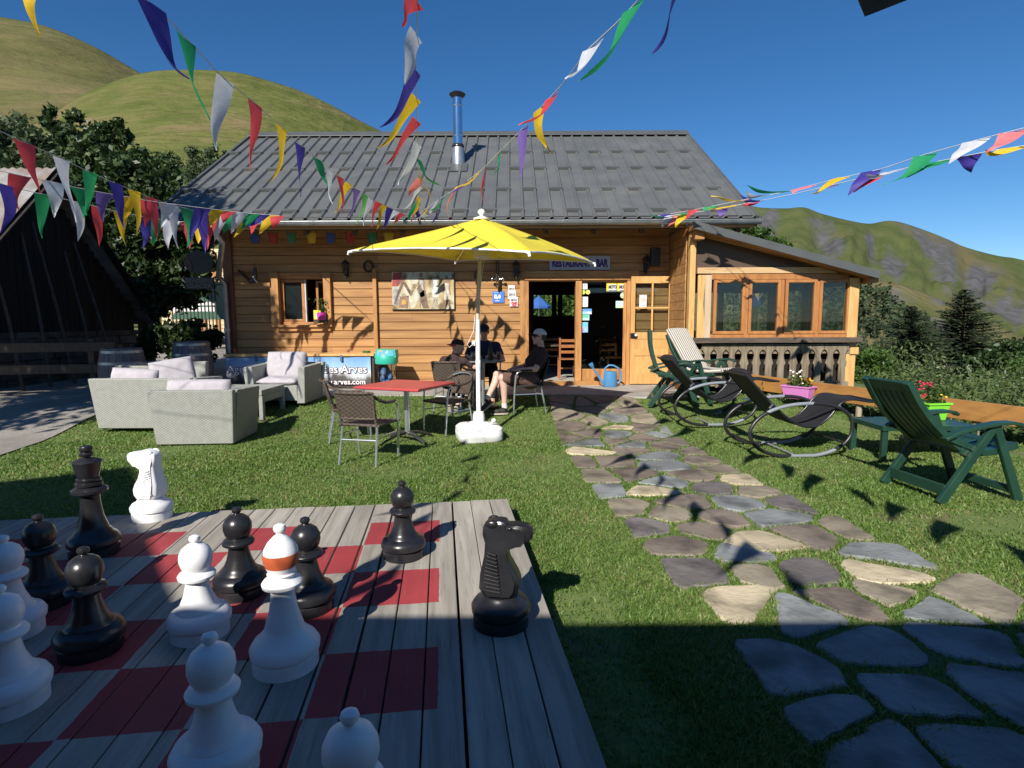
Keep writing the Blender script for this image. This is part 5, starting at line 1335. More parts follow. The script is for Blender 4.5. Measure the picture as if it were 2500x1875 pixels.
c1 = bistro('rattan chair in front of the red table with its back to the viewer', (-1.59, 6.30, GZ_(-1.6,6.3)), -.22)
def chair(label, x, y, rz): return dup(c1, (x, y, GZ_(x, y)), rz, label)
chair('rattan chair at the left of the red table, turned to face it', -2.10, 7.42, -1.25)
chair('rattan chair at the far right of the red table, partly hidden by its top', -.88, 7.85, 2.35)
chair('rattan chair carrying the boy in the dark cap', -.90, 8.75, -.25)
RB = bistro('black woven chair carrying the man in the white cap, turned to the left', (.19, 8.75, GZ_(.19,8.75)), 1.82, ALU, RATK, 'rattan bistro chairs with aluminium legs')
c5 = dup(RB, (-.46, 9.62, .235), PI+.05, 'black woven chair by the wall carrying the person behind the parasol pole')
# second table in the parasol's shade
g2 = thing('bistro_table', 'grey topped table in the shade between the three seated people', 'table', (-.46, 9.05, GZ_(-.5,9.05)), .1)
MB().lathe([(.35,.715),(.36,.722),(.36,.735),(.35,.742)], 36).build('top', M('grey_laminate', (.20,.21,.20), (.25,.26,.25), sc=4, rough=.4), g2, smooth=40)
MB().tube([(0,0,.05),(0,0,.715)], .034, 14).build('column', ALU, g2, smooth=50)
MB().lathe([(.25,0),(.25,.02),(.05,.06)], 28).build('base', bpy.data.materials['cast_foot'], g2, smooth=50)
GREENG = glass('bottle_glass', (.35,.42,.36)); CLEAR = glass('drinking_glass', (.85,.88,.88))
zt = GZ_(-.5,9.05)+.743
o = MB().lathe([(.036,0),(.038,.01),(.038,.15),(.030,.19),(.014,.23),(.013,.29),(.016,.292),(.016,.302),(.012,.304)], 18).build('bottle', GREENG, smooth=50); o.location = (-.33, 8.92, zt); tag(o, 'clear green bottle standing on the shaded table beside the parasol pole', 'bottle')
for k, (x, y, lb) in enumerate(((-.60,8.96,'empty drinking glass on the shaded table left of the bottle'), (-.20,8.96,'dark filled drinking glass on the shaded table right of the bottle'))):
    q = thing('drinking_glass', lb, 'glass', (x, y, zt), 0, 'glasses on the shaded table')
    MB().lathe([(.028,0),(.036,.13),(.034,.13),(.026,.006)], 18, capt=False).build('tumbler', CLEAR, q, smooth=50)
    if k: MB().lathe([(.025,.008),(.031,.095)], 16).build('drink', flat('cola', (.03,.012,.006), .2), q, smooth=50)

# ================================================================ YELLOW PARASOL
px_, py_ = -.435, 7.42
pz = GZ_(px_, py_)
um = thing('parasol', 'big square yellow parasol on a white pole shading the seated people', 'parasol', (px_, py_, pz), 0)
# canopy corners found from the picture
PK = at_y(1040, 462, py_)
cor = [at_y(758, 541, 7.3), at_y(1141, 543, 5.85), at_y(1280, 566, 7.6), at_y(985, 562, 9.0)]
zc = sum(c.z for c in cor)/4
def can_fn(u, v, dz=0):
    a = cor[0].lerp(cor[1], u); b = cor[3].lerp(cor[2], u); p = a.lerp(b, v)
    m = max(abs(2*u-1), abs(2*v-1)); s = 1-m
    top = V3((PK.x, PK.y, PK.z-.05)); q = p.copy()
    ang = 2*u-1, 2*v-1
    z = zc+(top.z-zc)*(s**.92)-.05*math.sin(PI*min(1, m))*(1-(min(abs(ang[0]),abs(ang[1]))/max(m, 1e-6))**2)
    cx = sum(c.x for c in cor)/4; cy = sum(c.y for c in cor)/4
    q.x += (top.x-cx)*s; q.y += (top.y-cy)*s
    edge_sag = .10*(1-(min(abs(ang[0]), abs(ang[1])))**2)*(m**6)
    cz = (p.z-zc)*m
    return V3((q.x, q.y, z+cz+edge_sag*.35+dz))
MB().slab(can_fn, 40, 40, .003).build('canopy', YEL, um, smooth=60, world=True)
hm = MB()
ring = [can_fn(i/30, 0) for i in range(31)]+[can_fn(1, i/30) for i in range(1, 31)]+[can_fn(1-i/30, 1) for i in range(1, 31)]+[can_fn(0, 1-i/30) for i in range(1, 30)]
hm.tube([p+V3((0,0,-.006)) for p in ring], .011, 6, closed=True); hm.build('hem', WHT, um, smooth=60, world=True)
hub = V3((PK.x, PK.y, PK.z-.42))
for i, (u, v) in enumerate(((0,0),(1,0),(1,1),(0,1))):
    e = can_fn(u, v)
    MB().tube([V3((PK.x,PK.y,PK.z-.09)), can_fn(.5+(u-.5)*.5,.5+(v-.5)*.5)-V3((0,0,.035)), e-V3((0,0,.02))], .011, 6).build('rib', ALU, um, world=True)
    MB().tube([hub, can_fn(.5+(u-.5)*.55,.5+(v-.5)*.55)-V3((0,0,.035))], .009, 6).build('strut', WHT, um, world=True)
    d = (e-V3((PK.x,PK.y,e.z))).normalized()
    MB().tube([e-d*.05-V3((0,0,.012)), e+d*.03-V3((0,0,.018)), e+d*.035-V3((0,0,.055))], .016, 8).build('corner_cap', WHT, um, world=True, smooth=50)
MB().lathe([(.02,-.14),(.11,-.11),(.10,-.03),(.03,.0)], 16, c=tuple(hub)).build('hub', WHT, um, world=True, smooth=40)
MB().lathe([(.10,-.055),(.105,-.035),(.03,-.01),(.018,.0),(.045,.03),(.048,.045),(.03,.07),(.008,.08)], 20, c=tuple(PK-V3((0,0,.02)))).build('finial', WHT, um, world=True, smooth=50)
zj = at_y(1036, 690, py_).z
lower = MB().tube([(px_,py_,pz+.2),(px_,py_,zj)], .030, 16); lower.lathe([(.031,0),(.034,.01),(.034,.09),(.031,.1)], 16, c=(px_,py_,pz+.93))
lower.build('lower_pole', WHT, um, smooth=50, world=True)
MB().tube([(px_,py_,zj),(PK.x,PK.y,PK.z-.06)], .024, 16).build('upper_pole', M('anodised_pole', (.60,.56,.42), (.66,.62,.50), sc=4, rough=.4, metal=.2), um, smooth=50, world=True)
kz = at_y(1028, 742, py_-.05).z
MB().box((px_-.075, py_-.045, kz-.03), (px_-.03, py_+.02, kz+.035)).build('crank', WHT, um, bevel=.008, world=True)
cd = MB().tube([(px_-.03,py_-.03,zj+.05),(px_-.05,py_-.06,zj-.15),(px_-.13,py_-.06,kz-.01),(px_-.11,py_-.06,kz-.05),(px_-.05,py_-.05,kz)], .006, 6); cd.tube([hub+V3((-.03,-.02,-.1)), (px_-.035,py_-.02,zj+.1)], .004, 5).tube([hub+V3((.03,-.02,-.1)), (px_+.035,py_-.02,zj+.35)], .004, 5)
cd.build('cord', flat('white_cord', (.62,.56,.5)), um, smooth=60, world=True)
bs = MB(); 
def sq_ring(w, z, k=8, cr=.35):
    out = []
    for i in range(32):
        a = 2*PI*i/32+PI/32; c_, s_ = math.cos(a), math.sin(a); e = .45
        out.append((w*math.copysign(abs(c_)**e, c_), w*math.copysign(abs(s_)**e, s_), z))
    return out
rings = [sq_ring(.27,0), sq_ring(.285,.02), sq_ring(.29,.09), sq_ring(.286,.095), sq_ring(.29,.10), sq_ring(.285,.16), sq_ring(.24,.195), sq_ring(.13,.215), sq_ring(.085,.23)]
vs = [p for r_ in rings for p in r_]; fs = [(i*32+j, i*32+(j+1) % 32, (i+1)*32+(j+1) % 32, (i+1)*32+j) for i in range(len(rings)-1) for j in range(32)]+[tuple(range((len(rings)-1)*32, len(rings)*32))]
bs.add(vs, fs); bs.lathe([(.075,.225),(.075,.33),(.066,.345),(.066,.36),(.034,.365)], 24)
bo = bs.build('base', WHT, um, smooth=35); bo.rotation_euler = (0,0,.25)
MB().tube([(.16,-.10,.20),(.19,-.14,.26)], .012, 8).ell((.2,-.15,.27), (.03,.02,.025)).build('clamp_knob', WHT, um, smooth=50)

# taupe parasol whose corner hangs into view overhead
tpn = V3((.262,.44,1.742))
tu = thing('parasol', 'brownish grey parasol corner hanging into the top right of the view', 'parasol', (.38, -.85, 0), 0)
cc = [V3((.254,.44,0)), V3((1.75,-.80,0)), V3((.5,-2.05,0)), V3((-1.0,-.95,0))]
def tfn(u, v):
    a = cc[0].lerp(cc[1], u); b = cc[3].lerp(cc[2], u); p = a.lerp(b, v); m = max(abs(2*u-1), abs(2*v-1)); k = abs((2*u-1)*(2*v-1))
    return V3((p.x, p.y, 1.748+(1-m)*.55+.10*(1-k)*m))
MB().slab(tfn, 24, 24, .004).build('canopy', TAUPE, tu, smooth=60, world=True)
MB().tube([(.38,-.85,0),(.38,-.85,2.3)], .03, 12).build('pole', W_OLD, tu, smooth=50, world=True)
MB().lathe([(.26,0),(.26,.06),(.05,.09)], 24, c=(.38,-.85,0)).build('base', CONC, tu, smooth=40, world=True)
# ================================================================ GREEN RECLINERS
def recliner(label, loc, rz, tilt=.50, group='dark green garden recliners'):
    """faces local +x; tilt = backrest lean from the vertical"""
    t = thing('garden_recliner', label, 'recliner', loc, rz, group)
    W_ = .29
    for s in (-1, 1):
        y = s*.315
        for nm, a, b in (('rear_leg', (-.36,y,0), (.10,y*.98,.655)), ('front_leg', (.36,y,0), (.10,y*.98,.655))):
            MB().beam(a, b, .078, .042, up=(0,1,0), w2=.062).build('leg', GRN, t, bevel=.007)
        ap_ = [(-.36,.545),(-.25,.60),(-.10,.635),(.10,.668),(.22,.672),(.30,.66),(.34,.635)]
        def arm(u, v, y=y):
            q = u*(len(ap_)-1); i = min(int(q), len(ap_)-2); f = q-i
            return (ap_[i][0]*(1-f)+ap_[i+1][0]*f, y+(v-.5)*(.062+.030*math.sin(PI*u)), ap_[i][1]*(1-f)+ap_[i+1][1]*f)
        MB().slab(arm, 18, 4, .028).build('armrest', GRN, t, smooth=50, bevel=.005)
        MB().beam((.03,y*.93,.42), (-.33,y*.93,.56), .03, .05).build('back_stay', GRN, t, bevel=.005)
    MB().beam((-.30,-.30,.105), (-.30,.30,.105), .034, .09).build('rear_stretcher', GRN, t, bevel=.006)
    MB().beam((.31,-.30,.095), (.31,.30,.095), .03, .065).build('front_stretcher', GRN, t, bevel=.006)
    # seat and back: framed panels with long slots
    def panel(u0, L_, fn, name, slots):
        m = MB(); n = 7
        def pt(u, v, h=0): return fn(u*L_, (v-.5)*2*W_, h)
        def strip(v0, v1, u_0, u_1, th=.020):
            m.slab(lambda a, b: pt(u_0+(u_1-u_0)*b, v0+(v1-v0)*a), 2, 14, th)
        strip(0, .125, 0, 1, .05); strip(.875, 1, 0, 1, .05)
        strip(.12, .88, 0, .13); strip(.12, .88, .87, 1, .028)
        k = slots; wv = (.88-.12)/k
        for i in range(k): strip(.12+wv*i+.016, .12+wv*(i+1)-.016, .131, .869)
        return m.build(name, GRN, t, smooth=40, bevel=.003)
    ct_, st_ = math.cos(tilt), math.sin(tilt)
    def backf(d, y, h):
        b = .035*math.sin(PI*d/.74)-.05*max(0, d/.74-.7)
        return (-.17-st_*d-ct_*b*1.0, y*(1-.06*(d/.74)), .455+ct_*d-st_*b)
    panel(0, .74, backf, 'backrest', 6)
    def seatf(d, y, h): return (-.17+d, y, .435-.05*math.sin(PI*d/.52)*.6+.035*(d/.52)**2)
    panel(0, .52, seatf, 'seat', 6)
    return t
RA = recliner('large dark green recliner nearest the viewer at the right, seen from behind', (3.88, 5.02, .005), .10, .74)
RCc = dup(RA, (2.55, 9.15, zg(2.55,9.15)+.005), -.18, 'upright dark green recliner by the door, seen side on')
for c in kids(RCc):
    if c.name.startswith('backrest') : c.rotation_euler = (0, .50, 0); c.location = (-.27, 0, -.02)
RBk = recliner('dark green recliner with the striped cushion before the terrace balustrade', (3.16, 9.42, zg(3.2,9.4)+.005), -.95, .62)
def stripe():
    m, nt, b = nodes('striped_cushion'); b.inputs['Roughness'].default_value = .9
    tc = N(nt, 'TexCoord'); sx = N(nt, 'SeparateXYZ'); L(nt, tc.outputs['Object'], sx.inputs[0])
    a = N(nt, 'Math', operation='MULTIPLY'); a.inputs[1].default_value = 2*PI/.052; L(nt, sx.outputs['Y'], a.inputs[0])
    si = N(nt, 'Math', operation='SINE'); L(nt, a.outputs[0], si.inputs[0])
    cr = N(nt, 'ValToRGB'); e = cr.color_ramp.elements; e[0].position = .40; e[0].color = rgb((.70,.66,.58)); e[1].position = .52; e[1].color = rgb((.23,.20,.17))
    mr = N(nt, 'MapRange'); mr.inputs['From Min'].default_value = -1; L(nt, si.outputs[0], mr.inputs['Value']); L(nt, mr.outputs[0], cr.inputs['Fac'])
    L(nt, cr.outputs[0], b.inputs['Base Color']); return m
def scush(u, v):
    d = v; y = (u-.5)*.52; puff = .02*math.sin(PI*u)**.5*(.7+.3*abs(math.sin(v*PI*5)))
    if v < .56:
        dd = (1-v/.56)*.80; return (-.14-math.sin(.62)*dd, y, .50+math.cos(.62)*dd+puff)
    s_ = (v-.56)/.44; return (-.14+.62*s_, y, .50-.02*math.sin(PI*s_)+puff+.02*s_)
o = MB().slab(scush, 14, 40, .055).build('recliner_cushion', stripe(), smooth=70, bevel=.012); o.location = RBk.location; o.rotation_euler = RBk.rotation_euler
tag(o, 'long cream and brown striped cushion laid over the recliner', 'cushion')
# green plastic side table
sd = thing('side_table', 'low dark green plastic table beside the big recliner', 'table', (4.5, 6.42, .005), .0)
m_ = MB(); tw, tdp, th_ = .52, .30, .385
for i in range(9): y0 = -tdp+2*tdp*i/9; m_.box((-tw+.03, y0+.004, th_-.02), (tw-.03, y0+2*tdp/9-.004, th_))
m_.box((-tw,-tdp-.02,th_-.05), (tw,-tdp+.002,th_+.003)).box((-tw,tdp-.002,th_-.05), (tw,tdp+.02,th_+.003)).box((-tw,-tdp+.002,th_-.05), (-tw+.032,tdp-.002,th_+.003)).box((tw-.032,-tdp+.002,th_-.05), (tw,tdp-.002,th_+.003))
m_.build('top', GRN, sd, bevel=.004)
for sx_ in (-1, 1):
    for sy_ in (-1, 1): MB().beam((sx_*(tw-.04),sy_*(tdp-.02),0), (sx_*(tw-.04),sy_*(tdp-.02),th_-.05), .06, .05, up=(0,1,0)).build('leg', GRN, sd, bevel=.006)

# ================================================================ ROCKING LOUNGERS
def rocker(label, loc, rz):
    """faces local +x, hoops in x-z planes at +-y"""
    t = thing('rocking_lounger', label, 'lounger', loc, rz, 'black sling rocking loungers')
    Wd = .33
    def hoop(y, n=56):
        out = []
        for i in range(n):
            a = 2*PI*i/n; c_, s_ = math.cos(a), math.sin(a)
            x = .585*math.copysign(abs(c_)**.88, c_); z = .30+.295*math.copysign(abs(s_)**.95, s_)+.05*c_*(1 if s_ > 0 else .35)
            out.append((x, y*(1-.05*math.sin(a)), max(z, .016)))
        return out
    for y in (-Wd, Wd):
        MB().tube(hoop(y), .0205, 10, closed=True).build('hoop', SLFR, t, smooth=60)
    for x, z in ((-.50,.14),(.50,.15),(-.06,.022)): MB().tube([(x,-Wd,z),(x,Wd,z)], .012, 8).build('cross_bar', SLFR, t, smooth=60)
    sp_ = [(-.64,.92),(-.60,.90),(-.50,.79),(-.36,.64),(-.20,.49),(-.04,.375),(.10,.325),(.24,.345),(.36,.44),(.46,.565),(.55,.625),(.66,.63),(.80,.605),(.93,.60)]
    def spline(v):
        q = v*(len(sp_)-1); i = min(int(q), len(sp_)-2); f = q-i
        P0 = sp_[max(i-1,0)]; P1 = sp_[i]; P2 = sp_[i+1]; P3 = sp_[min(i+2,len(sp_)-1)]
        return [0.5*((2*P1[k])+(-P0[k]+P2[k])*f+(2*P0[k]-5*P1[k]+4*P2[k]-P3[k])*f*f+(-P0[k]+3*P1[k]-3*P2[k]+P3[k])*f**3) for k in (0, 1)]
    def sling(u, v):
        x, z = spline(v); a = 2*u-1; return (x, a*.255, z-.012*(1-a*a)*(v > .1))
    MB().slab(sling, 8, 52, .006).build('sling', SLING, t, smooth=70)
    for s in (-1, 1):
        rail = [(*[spline(i/40)[0]], s*.262, spline(i/40)[1]) for i in range(41)]
        MB().tube(rail, .0135, 8).build('side_rail', SLFR2, t, smooth=60)
        for (x0, z0), (x1, z1) in (((-.30,.585), (-.37,.56)), ((.46,.565), (.50,.50))):
            MB().tube([(x0,s*.262,z0), (x1,s*Wd,z1)], .011, 6).build('bracket', ALU, t, smooth=60)
    for v in (0, 1):
        x, z = spline(v); MB().tube([(x,-.262,z),(x,.262,z)], .0135, 8).build('end_bar', SLFR2, t, smooth=60)
    def pil(u, v):
        a, b_ = 2*u-1, 2*v-1; x, z = spline(.02+.13*v); e = max(0, (1-a**4)*(1-b_**4))**.5
        return (x+.045*e+.01, a*.20, z+.04*e+.012)
    MB().slab(pil, 10, 8, .02).build('head_pillow', SLING, t, smooth=70)
    return t
def hoopmat():
    # grey anodised tube with black foam sleeves along part of its length
    m, nt, b = nodes('sleeved_tube'); b.inputs['Roughness'].default_value = .35; b.inputs['Metallic'].default_value = .35
    tc = N(nt, 'TexCoord'); sx = N(nt, 'SeparateXYZ'); L(nt, tc.outputs['Object'], sx.inputs[0])
    z = N(nt, 'Math', operation='SUBTRACT'); z.inputs[1].default_value = .30; L(nt, sx.outputs['Z'], z.inputs[0])
    an = N(nt, 'Math', operation='ARCTAN2'); L(nt, z.outputs[0], an.inputs[0]); L(nt, sx.outputs['X'], an.inputs[1])
    mu = N(nt, 'Math', operation='MULTIPLY_ADD'); mu.inputs[1].default_value = 2.; mu.inputs[2].default_value = .9; L(nt, an.outputs[0], mu.inputs[0])
    si = N(nt, 'Math', operation='SINE'); L(nt, mu.outputs[0], si.inputs[0])
    gt = N(nt, 'Math', operation='GREATER_THAN'); gt.inputs[1].default_value = -.1; L(nt, si.outputs[0], gt.inputs[0])
    mx = N(nt, 'MixRGB'); mx.inputs['Color1'].default_value = rgb((.30,.33,.36)); mx.inputs['Color2'].default_value = rgb((.03,.03,.034)); L(nt, gt.outputs[0], mx.inputs['Fac']); L(nt, mx.outputs[0], b.inputs['Base Color'])
    return m
SLFR = hoopmat(); SLFR2 = BLK
rk = rocker('black rocking lounger nearer the viewer, behind the big green recliner', (3.20, 6.66, .01), .05)
dup(rk, (2.80, 8.25, zg(2.8,8.2)+.008), .08, 'black rocking lounger farther back, beside the recliners near the door')

# ================================================================ SMALL THINGS OUTSIDE
def planter(label, loc, rz, mat, fl, seed, w=.50):
    t = thing('flower_box', label, 'planter', loc, rz, 'plastic flower boxes along the plank fence')
    h = .19; d0, d1 = .075, .105
    m = MB(); m.add([(-w/2+.03,-d0,0),(w/2-.03,-d0,0),(w/2-.03,d0,0),(-w/2+.03,d0,0),(-w/2,-d1,h),(w/2,-d1,h),(w/2,d1,h),(-w/2,d1,h)], [(0,3,2,1),(0,1,5,4),(1,2,6,5),(2,3,7,6),(3,0,4,7),(4,5,6,7)])
    m.build('box', mat, t, bevel=.01)
    r_ = MB(); e = d1+.012; W2 = w/2+.012
    r_.box((-W2,-e,h-.008), (W2,-d1+.008,h+.014)).box((-W2,d1-.008,h-.008), (W2,e,h+.014)).box((-W2,-d1+.008,h-.007), (-w/2+.01,d1-.008,h+.013)).box((w/2-.01,-d1+.008,h-.007), (W2,d1-.008,h+.013))
    r_.build('rim', mat, t, bevel=.004)
    MB().box((-w/2+.01,-d1+.01,h-.02), (w/2-.01,d1-.01,h+.004)).build('soil', SOIL, t)
    r = np.random.default_rng(seed); P = np.c_[r.uniform(-w/2+.05, w/2-.05, 260), r.uniform(-.08, .08, 260), h+r.random(260)**1.4*.17]
    v, f = leaf_quads(P, .024, r); np_mesh('foliage', v, f, LEAFB, t)
    for nm, col, n_, x0, x1, zt_ in fl:
        q = MB()
        for k in range(n_):
            c = (r.uniform(x0, x1), r.uniform(-.07, .05), h+r.uniform(.06, zt_)); q.ell(c, (.019,.019,.012), 7, 4)
        o_ = q.build('blossom', flat(nm, col, .7), t, smooth=70); o_['kind'] = 'stuff'
    return t
pp = at_y(1733, 842, 8.92)
pq = FEN0+FDIR*1.12-FNRM*.135
planter('pink flower box with white and yellow blossoms hung on the plank fence', (pq.x-.03, pq.y, .315), math.atan2(FDIR.y, FDIR.x), PINK, [('white_blossom', (.75,.75,.68), 14, -.14, .1, .25), ('yellow_blossom', (.80,.50,.02), 9, -.05, .2, .17), ('orange_blossom', (.75,.20,.02), 4, .08, .2, .16)], 1, .44)
planter('lime green flower box with red and yellow blossoms on the low green table', (4.80, 6.52, .392), .12, LIME, [('red_blossom', (.45,.02,.06), 12, -.2, -.06, .26), ('yellow_blossom', (.80,.50,.02), 6, -.05, .15, .12)], 2, .27)
# leafy clump of weeds by the fence end
pz_ = at_y(1660, 850, 9.55); tree('garden_shrub', 'small leafy clump growing in front of the left end of the plank fence', 'shrub', (pz_.x, 9.55, .23), [((pz_.x,9.55,.40),.16,1.1), ((pz_.x+.12,9.5,.34),.13), ((pz_.x-.1,9.6,.34),.12)], 900, .028, LEAFB, 77, .012)

# watering can
wp = at_y(1318, 829, FY-.42)
wc = thing('watering_can', 'blue plastic watering can standing by the glazed door', 'watering can', (wp.x, FY-.42, .27), 0)
MB().lathe([(.125,0),(.135,.012),(.132,.16),(.126,.27),(.122,.285),(.085,.30),(.02,.305)], 28, sy=.8).build('body', BLUEC, wc, smooth=45)
MB().tube([(-.115,0,.06),(-.17,0,.11),(-.26,0,.25),(-.345,0,.385)], [.032,.024,.019,.017], 12).build('spout', BLUEC, wc, smooth=60)
MB().tube([(-.335,0,.37),(-.355,0,.40),(-.385,0,.45)], [.018,.042,.048], 14).build('rose', BLUEC, wc, smooth=50)
hp_ = [(-.105,0,.27),(-.10,0,.36),(-.03,0,.415),(.06,0,.41),(.15,0,.36),(.205,0,.27),(.21,0,.17),(.18,0,.09),(.118,0,.06)]
MB().tube(hp_, .0175, 10).build('handle', BLUEC, wc, smooth=60)

# bin with a printed turquoise lid
bp_ = at_y(833, 832, 10.7)
bn = thing('litter_bin', 'litter bin with a turquoise flap lid and a clear bag, against the chalet wall', 'bin', (bp_.x, 10.85, .27), 0)
MB().lathe([(.19,0),(.20,.02),(.20,.04)], 24).build('base', flat('purple_plastic', (.10,.05,.28)), bn)
BAG = glass('clear_bag', (.62,.68,.74), .9)
MB().lathe([(.175,.05),(.185,.15),(.17,.28),(.19,.42),(.18,.5)], 20, capt=False).build('bag', BAG, bn, smooth=60)
mm = MB(); r_ = random.Random(3)
for k in range(9): mm.ell((r_.uniform(-.1,.1), r_.uniform(-.1,.1), .09+.028*k+.03), (.055,.055,.09), 8, 6, Matrix.Rotation(r_.uniform(0,3),3,'X'))
mm.build('litter', M('litter_mix', (.04,.16,.40), (.35,.42,.5), sc=7, rough=.5), bn, smooth=60)['kind'] = 'stuff'
for a in (0.6, 2.2, 3.8, 5.4): MB().tube([(.19*math.cos(a),.19*math.sin(a),.03),(.19*math.cos(a),.19*math.sin(a),.5)], .008, 6).build('upright', BLK, bn)
lid = MB().lathe([(.205,.48),(.215,.50),(.215,.60),(.20,.64)], 28); lid.add([], [])
lid.prism([(-.20,.60),(.20,.60),(.185,.74),(-.165,.76)], (0,.17,0), (1,0,0), (0,0,1), .30)
lo_ = lid.build('lid', M('turquoise_plastic', (.035,.42,.30), None, rough=.4), bn, smooth=35)
MB().prism([(-.16,.63),(.165,.63),(.15,.73),(-.14,.745)], (0,-.137,0), (1,0,0), (0,0,1), .004).build('lid_print', M('lid_print', (.10,.42,.62), (.55,.40,.12), sc=9, rough=.4, ramp=(.5,.6), c3=(.75,.8,.85), sc3=14, r3=(.6,.65)), lo_)

# bar counter with its banner
k0, k1 = at_y(485, 766, 10.95), at_y(803, 832, 10.95)
cn = thing('bar_counter', 'outdoor bar counter with a plank top along the chalet wall', 'counter', ((k0.x+k1.x)/2, 11.2, .27), 0)
kz = at_y(640, 765, 10.93).z
MB().box((k0.x-.02,10.93,kz-.045), (k1.x+.06,11.2,kz)).box((k0.x-.02,11.204,kz-.043), (k1.x+.06,FY-.02,kz+.001)).build('top', W_PALE, cn, bevel=.006, world=True)
MB().box((k0.x+.02,10.99,.27), (k1.x+.0,11.03,kz-.05)).box((k1.x+.01,10.98,.27), (k1.x+.05,FY-.03,kz-.046)).build('front', W_DARK, cn, world=True)
bn2 = thing('banner', 'wide printed banner of mountains and sky hung on the bar counter', 'banner', ((k0.x+k1.x)/2, 10.96, .33), 0)
BW, BH2 = k1.x-k0.x-.02, kz-.06-.33
def bannermat():
    m, nt, b = nodes('banner_print'); b.inputs['Roughness'].default_value = .45
    tc = N(nt, 'TexCoord'); sx = N(nt, 'SeparateXYZ'); L(nt, tc.outputs['Object'], sx.inputs[0])
    # jagged snow line over dark slopes: height against a noise profile
    cx = N(nt, 'CombineXYZ'); L(nt, sx.outputs['X'], cx.inputs['X'])
    nz = N(nt, 'TexNoise'); nz.inputs['Scale'].default_value = 2.1; nz.inputs['Detail'].default_value = 6.; L(nt, cx.outputs[0], nz.inputs['Vector'])
    ma = N(nt, 'Math', operation='MULTIPLY_ADD'); ma.inputs[1].default_value = -.55; L(nt, nz.outputs['Fac'], ma.inputs[0]); L(nt, sx.outputs['Z'], ma.inputs[2])
    cr = N(nt, 'ValToRGB'); e = cr.color_ramp.elements
    for _ in range(4): e.new(.5)
    for i, (p, c) in enumerate(((0.0,(.05,.045,.05)),(.20,(.10,.09,.085)),(.30,(.45,.47,.50)),(.40,(.62,.66,.70)),(.44,(.34,.52,.72)),(.8,(.16,.33,.60)))): e[i].position = p; e[i].color = rgb(c)
    mr = N(nt, 'MapRange'); mr.inputs['From Min'].default_value = -.30; mr.inputs['From Max'].default_value = .40; L(nt, ma.outputs[0], mr.inputs['Value'])
    n2 = N(nt, 'TexNoise'); n2.inputs['Scale'].default_value = 12.; n2.inputs['Detail'].default_value = 5.; L(nt, tc.outputs['Object'], n2.inputs['Vector'])
    ad = N(nt, 'Math', operation='MULTIPLY_ADD'); ad.inputs[1].default_value = .16; ad.inputs[2].default_value = -.08; L(nt, n2.outputs['Fac'], ad.inputs[0])
    a2 = N(nt, 'Math', operation='ADD'); L(nt, mr.outputs[0], a2.inputs[0]); L(nt, ad.outputs[0], a2.inputs[1]); L(nt, a2.outputs[0], cr.inputs['Fac']); L(nt, cr.outputs[0], b.inputs['Base Color']); return m
def bfn(u, v): return ((u-.5)*BW, .006*math.sin(u*17)+.004*math.sin(u*40), v*BH2)
MB().slab(bfn, 60, 4, .003).build('sheet', bannermat(), bn2, smooth=60)
LETW = flat('white_lettering', (.80,.78,.78)); LETS = flat('letter_outline', (.10,.06,.09))
def btext(s, vx, vy, size, sx_=1.0, align='LEFT'):
    p = at_y(vx, vy, 10.95)
    for mt, bo, dy in ((LETS, .012, 0), (LETW, .002, -.003)):
        text(s, size, mt, 'lettering', bn2, (p.x-bn2.location.x, -.014+dy, p.z-bn2.location.z), bold=bo, align=align, ext=.001, sx=sx_)
btext('Agence', 490, 798, .21, 1.02); btext('Vallée des Arves', 793, 798, .21, 1.0, 'RIGHT'); btext('www.arves.com', 790, 825, .14, 1.05, 'RIGHT')
for vx in (553, 660, 737):
    p = at_y(vx, 768, 10.94); MB().box((p.x-.02,10.925,p.z-.11), (p.x+.02,10.95,p.z+.01)).build('clip', flat('blue_clip', (.06,.14,.22)), bn2, world=True)
ao = MB().lathe([(.07,0),(.075,.01),(.078,.035),(.066,.035),(.06,.012)], 20, capt=False); ao = ao.build('ashtray', flat('green_glaze', (.03,.14,.03), .3), smooth=40)
p = at_y(791, 752, 11.3); ao.location = (at_y(791,752,11.3).x, 11.3, kz+.002); tag(ao, 'small green ashtray at the right end of the counter', 'ashtray')

# ---- window sill plant
sp2 = at_y(697, 691, FY-.09)
MB_ = MB().box((sp2.x-.14, FY-.20, sp2.z-.06), (sp2.x+.10, FY-.101, sp2.z-.004)); o = MB_.build('sill_shelf', W_DARK, ch, world=True)
pt_ = thing('flower_pot', 'magenta pot with a small green plant on the window sill', 'flower pot', (sp2.x, FY-.15, sp2.z), 0)
MB().lathe([(.072,0),(.080,.02),(.084,.115),(.089,.12),(.089,.14),(.078,.14),(.075,.11)], 22, capt=False).build('pot', MAG, pt_, smooth=40)
r = np.random.default_rng(5); P = np.c_[r.normal(0,.04,150), r.normal(0,.03,150), .14+r.random(150)*.28]; P[:, 0] += (P[:, 2]-.14)*r.normal(0, .35, 150)
v, f = leaf_quads(P, .020, r); np_mesh('foliage', v, f, LEAFB, pt_)
MB().lathe([(.01,.10),(.074,.115)], 16).tube([(0,0,.11),(.01,0,.3),(.02,0,.42)], .004, 5).build('stem', W_DARK, pt_)
